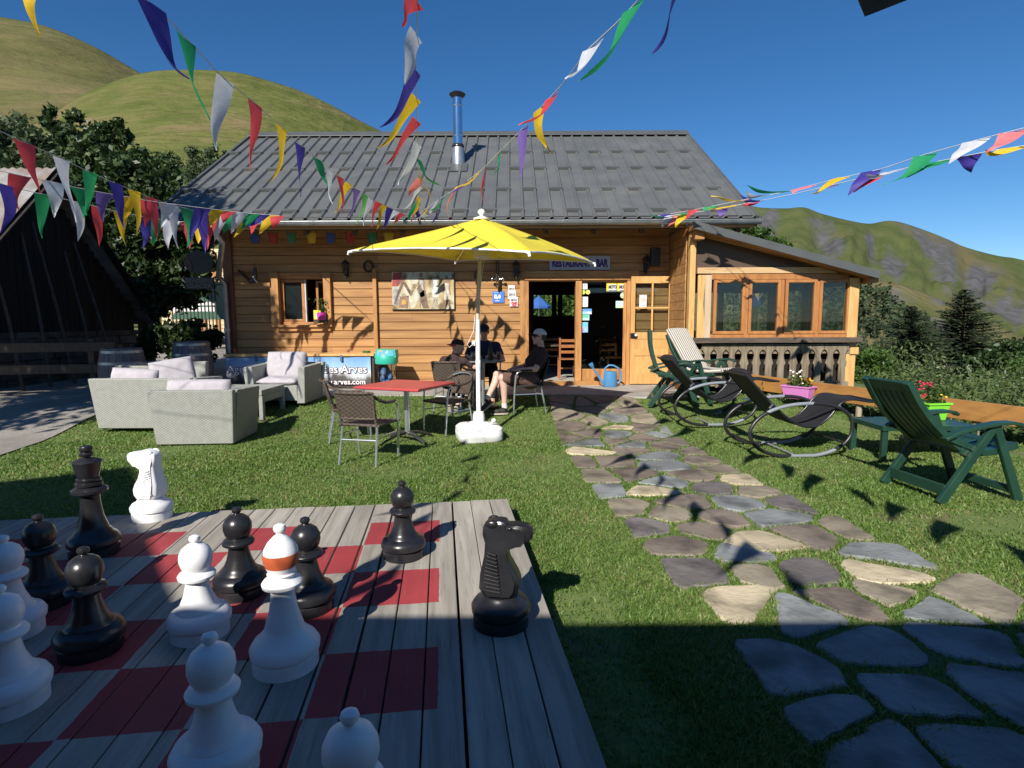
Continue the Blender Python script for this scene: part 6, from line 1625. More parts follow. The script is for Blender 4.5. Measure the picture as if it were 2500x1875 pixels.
def card(name, label, vx0, vy0, vx1, vy1, y, mat, cat='sticker', group=None, marks=()):
    a, b = at_y(vx0, vy1, y), at_y(vx1, vy0, y); w, h = b.x-a.x, b.z-a.z
    t = thing(name, label, cat, (a.x+w/2, y, a.z), 0, group)
    MB().box((-w/2,-.002,0), (w/2,.002,h)).build('sheet', mat, t)
    for (u0, v0, u1, v1, mt) in marks:
        MB().box((-w/2+w*u0,-.0045,h*v0), (-w/2+w*u1,-.0022,h*v1)).build('print', mt, t)
    return t, w, h
WHC = flat('white_card', (.72,.73,.72)); YLC = flat('yellow_card', (.80,.62,.03)); INKB = flat('black_ink', (.02,.02,.02)); PUR = flat('purple_ink', (.07,.03,.16))
BL1 = flat('card_blue', (.05,.17,.55)); BL2 = flat('card_light_blue', (.30,.58,.80)); GR1 = flat('card_green', (.10,.52,.32)); RD1 = flat('card_red', (.55,.06,.08)); GY1 = flat('card_grey', (.45,.46,.46)); LG = flat('card_lime', (.48,.68,.06))
t, w, h = card('window_notice', 'yellow notice with a white panel stuck inside the small window', 678, 670, 693, 690, FY+.06, YLC, 'notice', None, ((.28,.12,.92,.72,WHC),))

# ---- signs over and beside the door
t, w, h = card('restaurant_sign', 'pale grey panel with purple capitals above the doorway', 1187, 553, 1318, 583, FY-.04, M('sign_panel', (.42,.41,.48), (.46,.45,.52), sc=4, rough=.5), 'sign')
text('RESTAURANT - BAR', h*.74, PUR, 'lettering', t, (0,-.006,h*.46), bold=.012, ext=.002, fit=w*.93)
t, w, h = card('score_plaque', 'small blue plaque showing the score 8,4 on the wall', 1064, 629, 1089, 654, FY-.02, BL1, 'plaque', None, ((.2,.14,.6,.19,WHC),(.1,.86,.75,.90,BL2)))
text('8,4', h*.44, WHC, 'lettering', t, (-w*.08,-.005,h*.52), bold=.008, ext=.001)
WS = 'small award plaques beside the door'
for k, (a, b, c, d, lb, tx, sh) in enumerate(((1098,616,1112,632,'top white award plaque marked 2014 beside the doorway','2014',.5), (1097,627,1115,646,'middle white award plaque marked 2015 beside the doorway','2015',.5), (1101,641,1119,662,'lowest white award plaque marked 2016 with red script beside the doorway','2016',.66))):
    t, w, h = card('award_plaque', lb, a, b, c, d, FY-.018-.006*k, M('plaque_white_%d' % k, (.66,.60,.60), (.72,.68,.67), sc=9, rough=.5), 'plaque', WS, ())
    text(tx, w*.36, INKB, 'lettering', t, (0,-.005,h*sh), bold=.002, ext=.001)
    if k == 2:
        text('Petit', w*.36, RD1, 'lettering', t, (0,-.005,h*.36), bold=.004, ext=.001, shear=.3); text('Futé', w*.36, RD1, 'lettering', t, (0.01,-.005,h*.13), bold=.004, ext=.001, shear=.3)
GS = 'stickers on the glazed door'; yd = FY+.042
DOTM = lambda mt: mt
card('door_sticker', 'white square sticker at the top left of the glazed door', 1255, 611, 1269, 625, yd, WHC, 'sticker', GS, ((.35,.3,.65,.7,GY1),))
for k, (vx, mt, lb) in enumerate(((1260, LG, 'round lime sticker on the glazed door, left of a pale yellow one'), (1270, flat('card_pale_yellow', (.70,.62,.20)), 'round pale yellow sticker on the glazed door beside the lime one'))):
    p = at_y(vx, 631, yd); q = thing('door_sticker', lb, 'sticker', (p.x, yd, p.z-.042), 0, GS); 
    MB().lathe([(.001,-.001),(.044,-.001),(.044,.001),(.001,.001)], 24).xf(Matrix.Translation((0,0,.042)) @ Matrix.Rotation(PI/2,4,'X')).build('disc', mt, q)
card('door_sticker', 'tall white printed notice on the left of the glazed door', 1255, 641, 1270, 663, yd, WHC, 'sticker', GS, ((.2,.8,.8,.84,GY1),(.2,.5,.8,.53,GY1),(.25,.2,.75,.23,GY1)))
card('door_sticker', 'blue and white sticker above the green one on the glazed door', 1255, 667, 1278, 679, yd, BL2, 'sticker', GS, ((0,.55,1,1,flat('card_mid_blue', (.12,.30,.66))),(.6,.08,1,.45,WHC)))
card('door_sticker', 'green and white sticker below the blue one on the glazed door', 1255, 680, 1273, 692, yd, flat('card_mint', (.42,.70,.62)), 'sticker', GS, ((.1,.5,.9,.95,GR1),))
card('door_sticker', 'light blue and violet sticker lowest on the glazed door', 1255, 696, 1270, 718, yd, flat('card_sky', (.28,.48,.75)), 'sticker', GS, ((.1,.6,.9,.9,flat('card_cyan', (.12,.52,.70))),(.08,.1,.45,.4,flat('card_violet', (.38,.26,.62))),(.55,.1,.9,.4,BL2)))
for k, (vx, lb) in enumerate(((1310, 'left of the two yellow edged MOTO stickers on the glazed door'), (1333, 'right of the two yellow edged MOTO stickers on the glazed door'))):
    t, w, h = card('door_sticker', lb, vx, 610, vx+22, 629, yd, WHC, 'sticker', GS, ((0,.0,.20,1,YLC),(.2,.80,1,1,YLC),(.24,.04,.98,.12,INKB)))
    text('MOTO', h*.50, INKB, 'lettering', t, (w*.11,-.005,h*.46), bold=.006, ext=.001, sx=.62)
p = at_y(1346, 638, yd); q = thing('door_sticker', 'round green and white sticker high on the right of the glazed door', 'sticker', (p.x, yd, p.z-.055), 0, GS)
MB().lathe([(.001,-.001),(.058,-.001),(.058,.001),(.001,.001)], 28).xf(Matrix.Translation((0,0,.055)) @ Matrix.Rotation(PI/2,4,'X')).build('disc', flat('card_sage', (.42,.60,.36)), q)
MB().box((-.045,-.004,.045), (.045,-.002,.065)).build('print', WHC, q)
card('door_sticker', 'pale blue rectangular sticker below the round green one', 1330, 650, 1356, 665, yd, flat('card_ice', (.45,.68,.78)), 'sticker', GS, ((0,0,1,.35,flat('card_pale_green', (.50,.74,.45))),(.65,.5,.92,.9,flat('card_teal', (.05,.35,.50)))))
t, w, h = card('door_poster', 'small white poster with a grey roundel in the open door leaf', 1381, 637, 1397, 664, FY-.104, WHC, 'poster')
MB().lathe([(.001,-.001),(w*.36,-.001),(w*.36,.001),(.001,.001)], 24).xf(Matrix.Translation((0,-.004,h*.6)) @ Matrix.Rotation(PI/2,4,'X')).build('roundel', M('roundel_print', (.40,.38,.30), (.62,.58,.48), sc=30, rough=.5), t)
MB().box((-w*.38,-.005,h*.12), (w*.38,-.003,h*.2)).build('print', GY1, t)

# ---- painting on the wall: soft smudges and a few strolling figures
pa, pbb = at_y(848, 668, FY-.04), at_y(980, 587, FY-.04)
PWd, PH = pbb.x-pa.x, pbb.z-pa.z
pi_ = thing('painting', 'wide cream and brown painting of strolling figures on the chalet wall', 'painting', (pa.x+PWd/2, FY-.035, pa.z), 0)
CANV = M('painted_canvas', (.36,.26,.11), (.55,.49,.33), sc=3.2, rough=.6, ramp=(.38,.60), c3=(.16,.11,.05), sc3=4.3, r3=(.50,.64), detail=7)
MB().box((-PWd/2,-.012,0), (PWd/2,.02,PH)).build('canvas', CANV, pi_)
MB().box((-PWd/2-.012,-.006,-.015), (PWd/2+.012,.025,-.001)).box((PWd/2+.001,-.006,-.001), (PWd/2+.014,.025,PH)).build('frame', BLK, pi_)
def blot(pts, mat, lay):
    MB().prism([(-PWd/2+PWd*a, PH*b) for a, b in pts], (0,-.0125-.0006*lay,0), (1,0,0), (0,0,1), .0005).build('brushwork', mat, pi_)
oil = lambda n, a, b, s=9: M(n, a, b, sc=s, rough=.55, ramp=(.4,.6), detail=7)
O1 = oil('oil_white', (.70,.70,.66), (.55,.53,.47)); O2 = oil('oil_umber', (.10,.06,.04), (.22,.15,.11)); O3 = oil('oil_red', (.42,.05,.05), (.16,.05,.045)); O4 = oil('oil_grey', (.20,.20,.20), (.42,.42,.38)); O5 = oil('oil_flesh', (.30,.17,.11), (.20,.12,.09)); O6 = oil('oil_ochre', (.50,.28,.05), (.60,.44,.12)); O7 = oil('oil_pale', (.60,.56,.44), (.44,.40,.30))
blot([(0,.62),(.03,.98),(.16,.99),(.155,.74),(.10,.62)], O3, 0); blot([(.0,.3),(.02,.62),(.12,.6),(.17,.3),(.08,.1),(.0,.12)], O4, 0)
blot([(.02,.15),(.05,.13),(.25,.92),(.21,.97)], O2, 2); blot([(.18,.70),(.22,.74),(.34,.38),(.29,.36)], O2, 2)
blot([(.16,.5),(.22,.66),(.30,.34),(.40,.6),(.47,.55),(.44,.28),(.36,.06),(.30,.0),(.27,.3)], O7, 1)
blot([(.28,.98),(.33,.99),(.45,.84),(.40,.66),(.28,.70),(.24,.80)], O7, 1)
blot([(.125,.34),(.27,.36),(.25,.02),(.10,.05)], O5, 1); blot([(.16,.24),(.21,.26),(.22,.14),(.15,.12)], O6, 2)
def figure(x, dress, skin, w, top, seat=False, lay=2):
    blot([(x-.018,top),(x+.018,top),(x+.022,top-.07),(x+.008,top-.12),(x-.012,top-.12),(x-.024,top-.06)], skin, lay)
    blot([(x-.04,top-.14),(x+.045,top-.15),(x+.055,top-.45),(x+.065,top-.5),(x+.05,top-.52),(x-.05,top-.5),(x-.062,top-.44)], skin, lay)
    blot([(x-.03,top-.2),(x+.034,top-.2),(x+.03,top-.36),(x+.055,top-.62),(x+.012,top-.66),(x-.046,top-.64),(x-.05,top-.48),(x-.022,top-.34)], dress, lay+1)
    blot([(x-.03,top-.64),(x+.0,top-.64),(x-.012,.12),(x-.02,.05),(x+.01,.03),(x-.034,.035),(x-.034,.2)], skin, lay); blot([(x+.004,top-.64),(x+.03,top-.62),(x+.03,.2),(x+.04,.08),(x+.014,.08),(x+.012,.2)], skin, lay)
figure(.70, O1, O4, .1, .97); figure(.885, O7, O5, .1, .90); figure(.475, O4, O5, .1, .98)
blot([(.44,.5),(.54,.52),(.58,.1),(.60,.02),(.50,.02),(.46,.2)], O2, 3); blot([(.40,.56),(.46,.66),(.50,.5),(.43,.4)], O2, 4)
blot([(.77,.82),(.80,.99),(.96,.98),(.97,.82)], oil('oil_green', (.34,.38,.30), (.42,.45,.36)), 0)

# ---- wall lanterns, old skis, horn, wreath
def lantern(label, vx, vy, s=1.0):
    p = at_y(vx, vy, FY-.12); t = thing('wall_lantern', label, 'lantern', (p.x, FY-.12, p.z-.24*s), 0, 'black wall lanterns under the eave')
    MB().box((-.035,.075,.02), (.035,.118,.20)).tube([(0,.08,.06),(0,.03,-.02),(0,-.02,.0),(0,0,.08)], .009, 8).build('bracket', IRON, t, smooth=50)
    MB().lathe([(.028,.08),(.055,.09),(.052,.095)], 6).build('foot_plate', IRON, t); MB().lathe([(.085,.27),(.075,.285),(.03,.33),(.012,.335),(.014,.36)], 6).build('cap', IRON, t)
    for k in range(6):
        a = k*PI/3; MB().tube([(.05*math.cos(a),.05*math.sin(a),.09),(.074*math.cos(a),.074*math.sin(a),.275)], .005, 4).build('bar', IRON, t)
    MB().lathe([(.045,.095),(.068,.27)], 6).build('glass', glass('lantern_glass', (.75,.75,.72)), t)
    return t
lantern('wall lantern in the eave shadow above the batten beside the painting', 746, 573); lantern('wall lantern just left of the door head board', 1115, 575); lantern('wall lantern above the open door leaf', 1397, 563)
o = thing('loudspeaker', 'dark loudspeaker box under the eave right of the door lantern', 'loudspeaker', (at_y(1415,555,FY-.1).x, FY-.09, at_y(1415,575,FY).z), 0)
MB().box((-.085,-.085,0), (.085,.075,.34)).build('cabinet', BLK, o, bevel=.01); MB().lathe([(.001,0),(.06,0),(.065,.008)], 20).xf(Matrix.Translation((0,-.088,.13)) @ Matrix.Rotation(PI/2,4,'X')).build('cone', IRON, o)
# pair of old skis standing out edge-on from the wall
kp0, kp1 = at_y(1075, 622, FY-.12), at_y(1075, 560, FY-.12)
sk = thing('old_skis', 'pair of dark old skis with bindings hung edge on beside the parasol pole', 'skis', (kp0.x, FY-.12, kp0.z), 0)
H = kp1.z-kp0.z+.35
def ski(dx, dy):
    out = [(0,.0),(.05,.02),(.055,.3),(.05,.6),(.055,H-.2),(.035,H-.05),(0,H)]
    pts = [(-a, b) for a, b in out[1:-1]][::-1]
    return MB().prism([(dy+a, b) for a, b in out]+[(dy+a, b) for a, b in pts], (dx,0,0), (0,1,0), (0,0,1), .018)
ski(-.03,.0).build('ski', IRON, sk); ski(.012,.03).build('ski', W_DARK, sk)
for s in (-1, 1): MB().tube([(s*.03,0,.17),(s*.10,-.01,.17)], .014, 8).ell((s*.105,-.01,.17), (.03,.03,.034)).build('binding', STEEL, sk, smooth=60)
hn = at_y(546, 600, FY-.14); ht = thing('hunting_horn', 'curved dark horn hanging under the eave left of the small window', 'horn', (hn.x, FY-.13, hn.z), 0)
q0 = at_y(514, 584, FY-.05); 
MB().tube([(q0.x-hn.x,.09,q0.z-hn.z),(-.14,.05,.0),(-.06,.02,-.07),(.02,0,-.06),(.05,0,.03),(.045,0,.14),(.05,0,.20)], [.02,.03,.045,.05,.045,.035,.03], 10).build('horn', M('dark_horn', (.03,.018,.01), (.06,.035,.018), sc=6, rough=.4), ht, smooth=60)
MB().tube([(.02,-.05,.02),(.08,-.06,-.06),(.11,-.06,-.09)], [.012,.016,.02], 8).tube([(.03,0,.2),(.03,.1,.30)], .006, 5).build('mount', ALU, ht, smooth=60)
wr_ = at_y(795, 575, FY-.05); o = MB().tube([(.085*math.cos(2*PI*i/24), .0, .10*math.sin(2*PI*i/24)) for i in range(24)], .018, 8, closed=True).build('wreath', M('twig_wreath', (.03,.02,.012), (.06,.04,.02), sc=20, rough=.9, bump=.4), smooth=60); o.location = (wr_.x, FY-.03, wr_.z); tag(o, 'dark twig wreath on the wall at the top of the batten', 'wreath')
sc_ = at_y(1027, 600, FY-.03); o = MB().tube([(0,-.01,.14),(-.01,-.02,.02),(.015,-.02,-.10),(.05,-.02,-.20)], [.006,.016,.018,.004], 8).build('sickle', IRON, smooth=60); o.location = (sc_.x, FY-.02, sc_.z); tag(o, 'small dark hanging tool on the wall left of the parasol pole', 'tool')
b0, b1 = at_y(1640, 735, TY-.25), at_y(1648, 727, TY-.25)

# ---- coloured metal buckets hung under the eave
BK = [(590,'red',(.28,.02,.02)), (630,'green',(.02,.16,.09)), (673,'yellow',(.48,.33,.02)), (715,'blue',(.025,.06,.26)), (757,'red',(.32,.03,.04)), (804,'green',(.03,.28,.18)), (840,'yellow',(.55,.42,.02)), (551,'blue',(.02,.03,.13))]
seenb = {}
for k, (vx, nm, c) in enumerate(BK):
    p = at_y(vx, 515, 10.95); pos = ['second from the left', 'third from the left', 'fourth from the left', 'fifth from the left', 'sixth from the left', 'seventh from the left, brightest lit', 'last of the row behind the parasol', 'leftmost of the row'][k]
    t = thing('hanging_bucket', 'small %s bucket hanging under the chalet eave, %s' % (nm, pos), 'bucket', (p.x, 10.95, p.z-.085), 0, 'coloured buckets hung under the eave')
    mt = bpy.data.materials.get('bucket_'+nm) or M('bucket_'+nm, c, tuple(v*1.25 for v in c), sc=6, rough=.4)
    MB().lathe([(.062,0),(.066,.004),(.09,.165),(.094,.17),(.094,.178),(.086,.176),(.062,.012)], 22, capt=False).build('pail', mt, t, smooth=40)
    MB().tube([(.09*math.cos(a), 0, .165+.10*math.sin(a)) for a in [PI*i/12 for i in range(13)]], .004, 5).tube([(0,0,.265),(0,0,ZE+.10-p.z+.085-.12)], .003, 4).build('bail', IRON, t)

# ---- hanging signs on brackets at the chalet's left corner
ov = at_y(430, 567, FY+.1)
os_ = thing('oval_sign', 'dark oval hanging sign on an iron arm at the chalet corner', 'sign', (ov.x, FY+.1, ov.z-.25), 0)
MB().lathe([(.001,-.02),(.29,-.02),(.29,.02),(.001,.02)], 40).xf(Matrix.Translation((0,0,.25)) @ Matrix.Diagonal((1,1,.78,1)) @ Matrix.Rotation(PI/2,4,'X')).build('board', M('sign_black', (.012,.016,.013), (.02,.024,.02), sc=5, rough=.5), os_, smooth=40)
MB().prism([(-.28,.2),(-.2,.40),(-.1,.12),(-.18,.08)], (0,-.026,0), (1,0,0), (0,0,1), .004).build('emblem', flat('dull_red_paint', (.06,.018,.016)), os_)
MB().tube([(.30,0,.24),(XL-ov.x+.02,0,.20)], .016, 6).tube([(-.05,0,.46),(-.05,0,.62),(XL-ov.x+.02,0,.62)], .012, 6).build('arm', IRON, os_)
bs0, bs1 = at_y(401, 625, FY+.1), at_y(462, 599, FY+.1)
br = thing('brasserie_sign', 'small dark board lettered BRASSERIE GLACIER hanging below the oval sign', 'sign', ((bs0.x+bs1.x)/2, FY+.1, bs0.z), 0)
w, h = bs1.x-bs0.x, bs1.z-bs0.z
MB().box((-w/2,-.015,0), (w/2,.015,h)).build('board', flat('sign_brown_black', (.014,.013,.012)), br, bevel=.004)
LETD = flat('dull_gold_lettering', (.11,.105,.09))
text('BRASSERIE', h*.52, LETD, 'lettering', br, (0,-.018,h*.74), bold=.004, ext=.002, sx=1.0); text('GLACIER', h*.52, LETD, 'lettering', br, (0,-.018,h*.27), bold=.004, ext=.002)
MB().tube([(w/2,0,h*.4),(XL-br.location.x+.02,0,h*.4)], .013, 6).tube([(-w*.3,0,h),(-w*.3,0,h+.10)], .006, 5).tube([(w*.3,0,h),(w*.3,0,h+.10)], .006, 5).build('arm', IRON, br)

# ---- seen through the open door
def wood_chair(label, loc, rz, seat_red=False):
    t = thing('wooden_chair', label, 'chair', loc, rz, 'wooden chairs inside the restaurant')
    mt = M('cafe_chair_wood', (.30,.10,.03), (.36,.14,.05), sc=5, rough=.4) if 'cafe_chair_wood' not in bpy.data.materials else bpy.data.materials['cafe_chair_wood']
    for x in (-.19, .19):
        MB().beam((x,-.18,0), (x,-.18,.43), .036, .036, up=(0,1,0)).build('leg', mt, t); MB().beam((x,.18,0), (x,.22,.90), .036, .036, up=(0,1,0)).build('leg', mt, t)
    MB().box((-.21,-.21,.43), (.21,.21,.455)).build('seat', mt, t, bevel=.006)
    q = MB()
    for z in (.60, .72, .84): q.beam((-.172,.205,z), (.172,.205,z), .018, .06)
    q.beam((-.19,-.18,.22), (.19,-.18,.22), .02, .03); q.build('slat', mt, t); return t
cx_ = at_y(1226, 790, 12.6)
wch = wood_chair('brown wooden chair just inside the open doorway', (cx_.x, 12.55, .276), PI)
dup(wch, (at_y(1190,780,13.6).x, 13.6, .276), PI-.1, 'darker wooden chair deeper inside the doorway')
dup(wch, (at_y(1322,800,12.9).x, 12.9, .276), .3, 'wooden chair seen through the glazed door')
it = thing('dining_table', 'dark wooden table in the room behind the doorway', 'table', (at_y(1200,760,13.1).x, 13.1, .276), 0)
MB().box((-.5,-.35,.70), (.5,.35,.735)).build('top', W_DARK, it)
for x in (-.45, .45):
    for y in (-.3, .3): MB().beam((x,y,0), (x,y,.7), .05, .05, up=(0,1,0)).build('leg', W_DARK, it)
# blue parasol beyond the rear window
bp0 = at_y(1163, 647, 26)
up = thing('parasol', 'blue parasol seen through the rear window of the restaurant', 'parasol', (bp0.x, 26, .3), 0)
ed = at_y(1163, 662, 26).z; R_ = at_y(1190, 662, 26).x-at_y(1163, 662, 26).x
MB().lathe([(R_,ed-.3-.10),(R_*1.0,ed-.3),(R_*.6,ed-.3+.22),(.05,bp0.z-.3+.12),(.02,bp0.z-.3+.2)], 8, capb=False).build('canopy', flat('blue_canvas', (.03,.10,.33), .8), up)
MB().tube([(0,0,-.2),(0,0,ed)], .03, 8).build('pole', ALU, up)
for k, (vx, Y, rv) in enumerate(((1215,34,45),(1150,36,40),(1270,33,40))):
    tree('garden_tree', ['green tree behind the right part of the rear window', 'green tree behind the blue parasol', 'green tree hidden mostly by the rear wall'][k], 'tree', (at_y(vx,700,Y).x, Y, .4), [lobe(vx, 668, Y, rv*.8), lobe(vx+18, 650, Y, rv*.6)], 2600, .16, LEAFB, 90+k, .1)
# ================================================================ PEOPLE
class Body(MB):
    def cap(s, a, b, ra, rb=None, n=14):
        rb = ra if rb is None else rb; a, b = V3(a), V3(b)
        s.tube([a, a.lerp(b, .5), b], [ra, (ra+rb)/2, rb], n); s.ell(a, (ra,)*3, n, 8); s.ell(b, (rb,)*3, n, 8); return s
    def chain(s, pts, rs):
        for i in range(len(pts)-1): s.cap(pts[i], pts[i+1], rs[i], rs[i+1])
        return s
    def solid(s, name, mat, parent, vox=.009, it=3):
        o = s.build(name, mat, parent, smooth=180)
        r = o.modifiers.new('skin', 'REMESH'); r.mode = 'VOXEL'; r.voxel_size = vox; r.use_smooth_shade = True
        k = o.modifiers.new('relax', 'SMOOTH'); k.iterations = it; k.factor = .5
        return o
def hand(b, wrist, fwd, down, side, curl=.5, s=1.0):
    """palm and five bent fingers; side = +1 when the thumb leaves towards fwd x down"""
    f, d = V3(fwd).normalized(), V3(down).normalized(); d = (d-f*d.dot(f)).normalized(); l = f.cross(d)*side; w = V3(wrist)
    c = w+f*.045*s
    M3 = Matrix((l, f, d)).transposed()
    b.ell(c, (.039*s, .050*s, .017*s), 12, 8, M3)
    for k, (o, ln) in enumerate(((.027, .068), (.009, .077), (-.009, .072), (-.026, .056))):
        p = c+l*o*s+f*.040*s; p1 = p+(f*math.cos(curl*.5)+d*math.sin(curl*.5))*ln*.5*s; p2 = p1+(f*math.cos(curl*1.5)+d*math.sin(curl*1.5))*ln*.5*s
        b.chain([p, p1, p2], [.0095*s, .009*s, .0078*s])
    t0 = w+f*.025*s+l*.026*s; t1 = t0+(l*.75+f*.55)*.034*s; t2 = t1+(l*.25+f*.9+d*.3)*.03*s
    b.chain([t0, t1, t2], [.0125*s, .0105*s, .009*s])
def head(b, c, R3, s=1.0):
    """R3 columns: right, forward, up"""
    def P(x, y, z): return V3(c)+R3 @ V3((x*s, y*s, z*s))
    b.ell(P(0,-.005,.025), (.076*s,.094*s,.095*s), 16, 12, R3); b.ell(P(0,.022,-.045), (.058*s,.068*s,.070*s), 14, 10, R3)
    b.ell(P(0,.068,-.092), (.026*s,.022*s,.022*s), 10, 8, R3)
    b.chain([P(0,.088,.018), P(0,.108,-.024), P(0,.098,-.030)], [.010*s, .0145*s, .013*s])
    b.ell(P(0,.085,-.060), (.026*s,.014*s,.010*s), 10, 6, R3); b.ell(P(0,.083,.03), (.055*s,.016*s,.014*s), 10, 6, R3)
    for x in (-1, 1): b.ell(P(x*.076,-.008,-.01), (.011*s,.021*s,.034*s), 10, 8, R3)
    b.cap(P(0,-.02,-.06), P(0,-.045,-.16), .052*s, .056*s)
    return P
def eyes(parent, P, R3):
    for x in (-1, 1):
        MB().ell(P(x*.031,.079,.006), (.0135,.008,.008), 10, 6, R3).build('eye', flat('eye_white', (.6,.58,.55), .3) if 'eye_white' not in bpy.data.materials else bpy.data.materials['eye_white'], parent, smooth=60)
def rotz(a, tilt=0): return Matrix.Rotation(a, 3, 'Z') @ Matrix.Rotation(tilt, 3, 'X')
def ballcap(parent, P, R3, crown_mat, brim_mat, back=1, s=1.0):
    m = MB()
    def dome(u, v):
        a = 2*PI*u; e = v*PI/2; q = (.088*math.cos(e)*math.cos(a), .106*math.cos(e)*math.sin(a)-.006, .045+.088*math.sin(e)); return P(*q)
    m.slab(dome, 24, 8, .006); m.build('cap_crown', crown_mat, parent, smooth=60)
    def brim(u, v):
        a = (u-.5)*2.2; r = .100+.075*v; x = math.sin(a)*(.086+.012*v); y = back*(math.cos(a)*r+.012*v); return P(x, y, .047-.016*v-.022*(abs(u-.5)*2)**2)
    MB().slab(brim, 14, 6, .005).build('cap_brim', brim_mat, parent, smooth=60)
DKSH = M('black_maroon_shirt', (.030,.017,.017), (.045,.026,.025), sc=14, rough=.9, bump=.2, bsc=9, bd=.03); NAVY = M('navy_shirt', (.012,.014,.04), (.02,.022,.06), sc=14, rough=.9, bump=.2, bsc=9, bd=.03)
BRN = M('brown_shorts', (.10,.055,.042), (.14,.08,.062), sc=14, rough=.9, bump=.2, bsc=11, bd=.03); DKP = M('dark_trousers', (.012,.012,.016), (.022,.022,.03), sc=14, rough=.9, bump=.2, bsc=11, bd=.03)
SHOE = M('black_shoe', (.016,.015,.015), (.03,.028,.028), sc=14, rough=.6); SOLE = flat('pale_sole', (.42,.38,.32), .8); SOCK = flat('white_sock', (.66,.60,.60), .9); CAPN = flat('navy_cap', (.014,.012,.026), .85); CAPR = flat('red_brim', (.52,.045,.07), .8); CAPW = M('grey_white_cap', (.50,.51,.52), (.56,.57,.57), sc=20, rough=.85); CAPB = flat('black_brim', (.015,.014,.016), .8)
SKINP = M('pale_skin', (.58,.36,.28), (.64,.42,.34), sc=10, rough=.5, spec=.4)  # paler skin tone of the man and the boy
def shoe(parent, ankle, toe, up=(0,0,1), sole=SOLE):
    a, t = V3(ankle), V3(toe); f = (t-a).normalized(); u = V3(up); u = (u-f*u.dot(f)).normalized(); r = f.cross(u); R3 = Matrix((r, f, u)).transposed()
    b = Body(); b.ell(a-u*.045+f*.005, (.040,.052,.050), 12, 8, R3); b.ell(a-u*.058+f*.105, (.044,.088,.036), 12, 8, R3); b.ell(a-u*.06+f*.165, (.042,.045,.030), 12, 8, R3); b.cap(a-u*.03, a-u*.005, .043, .044)
    o = b.solid('shoe', SHOE, parent, .009, 3)
    def sl(uu, v):
        x = (uu-.5)*2; w = .040+.007*math.sin(PI*v); return a-u*.092+f*(-.055+.268*v)+r*(x*w*(1-.6*abs(2*v-1)**4))
    MB().slab(sl, 6, 14, .022).build('sole', sole, o, smooth=50)
# --- the man in the white cap, on the chair turned left
man = thing('person', 'man in a white cap and brown shorts sitting sideways with ankles crossed', 'person', (.19, 8.75, GZ_(.19,8.75)), 1.82)
b = Body(); R3 = rotz(.12, .10); hc = (0,-.235,1.135)
P = head(b, hc, R3)
sh = [V3((x*.185,-.235,.885)) for x in (-1, 1)]
b.chain([(0,-.08,.50),(0,-.17,.68),(0,-.235,.86),(0,-.26,.97)], [.145,.135,.13,.058]); b.cap(sh[0], sh[1], .07)
el = [V3((-.265,-.10,.675)), V3((.265,-.08,.68))]; wr = [V3((-.13,.135,.655)), V3((.11,.16,.66))]
for i in (0, 1):
    b.chain([sh[i], el[i], wr[i]], [.056,.043,.030]); hand(b, wr[i], ((.6 if i == 0 else -.6), .8, -.12), (0,0,-1), (-1 if i == 0 else 1), .9)
kn = [V3((-.105,.375,.545)), V3((.075,.41,.575))]; an = [V3((-.085,.335,.115)), V3((.0,.575,.235))]
for i in (0, 1):
    hp = V3(((-.095 if i == 0 else .095), -.06, .50)); b.chain([hp, kn[i]], [.095,.064])
    cf = kn[i].lerp(an[i], .33)+V3((0,-.018,0)); b.chain([kn[i], cf, an[i]], [.058,.056,.036])
b.solid('body', SKINP, man)
eyes(man, P, R3)
s_ = Body(); s_.chain([(0,-.08,.52),(0,-.17,.68),(0,-.235,.865)], [.160,.150,.143]); s_.cap(sh[0], sh[1], .081)
for i in (0, 1): s_.cap(sh[i], sh[i].lerp(el[i], .62), .073, .066)
s_.cap((0,-.25,.93), (0,-.245,.90), .075); s_.solid('shirt', DKSH, man)
s_ = Body(); s_.cap((-.06,-.08,.50), (.06,-.08,.50), .152)
for i in (0, 1): s_.cap(((-.095 if i == 0 else .095),-.06,.50), V3(((-.095 if i == 0 else .095),-.06,.50)).lerp(kn[i], .88), .112, .088)
s_.solid('shorts', BRN, man)
shoe(man, an[0]+V3((0,0,-.02)), an[0]+V3((.02,.2,-.02))); shoe(man, an[1]+V3((0,.01,-.02)), an[1]+V3((-.03,.15,-.13)), up=(0,.6,.8))
for i in (0, 1): d = (kn[i]-an[i]).normalized(); MB().tube([an[i]-d*.03, an[i]+d*.045], [.044,.043], 14).build('sock', SOCK, man, smooth=60)
ballcap(man, P, R3, CAPW, CAPB)
g_ = MB()
for x in (-1, 1): g_.ell(P(x*.036,.092,.006), (.030,.009,.019), 10, 6, R3)
g_.tube([P(.07,.085,.012), P(.08,-.01,.01)], .003, 5).tube([P(-.07,.085,.012), P(-.08,-.01,.01)], .003, 5); g_.build('sunglasses', flat('dark_lens', (.01,.01,.012), .15), man, smooth=60)
hr_ = MB().slab(lambda u, v: P(.083*math.cos(PI+PI*u), -.004+.100*math.sin(PI+PI*u), .05-.085*v), 14, 4, .008); hr_.build('hair', flat('brown_hair', (.045,.028,.018), .8), man, smooth=60)

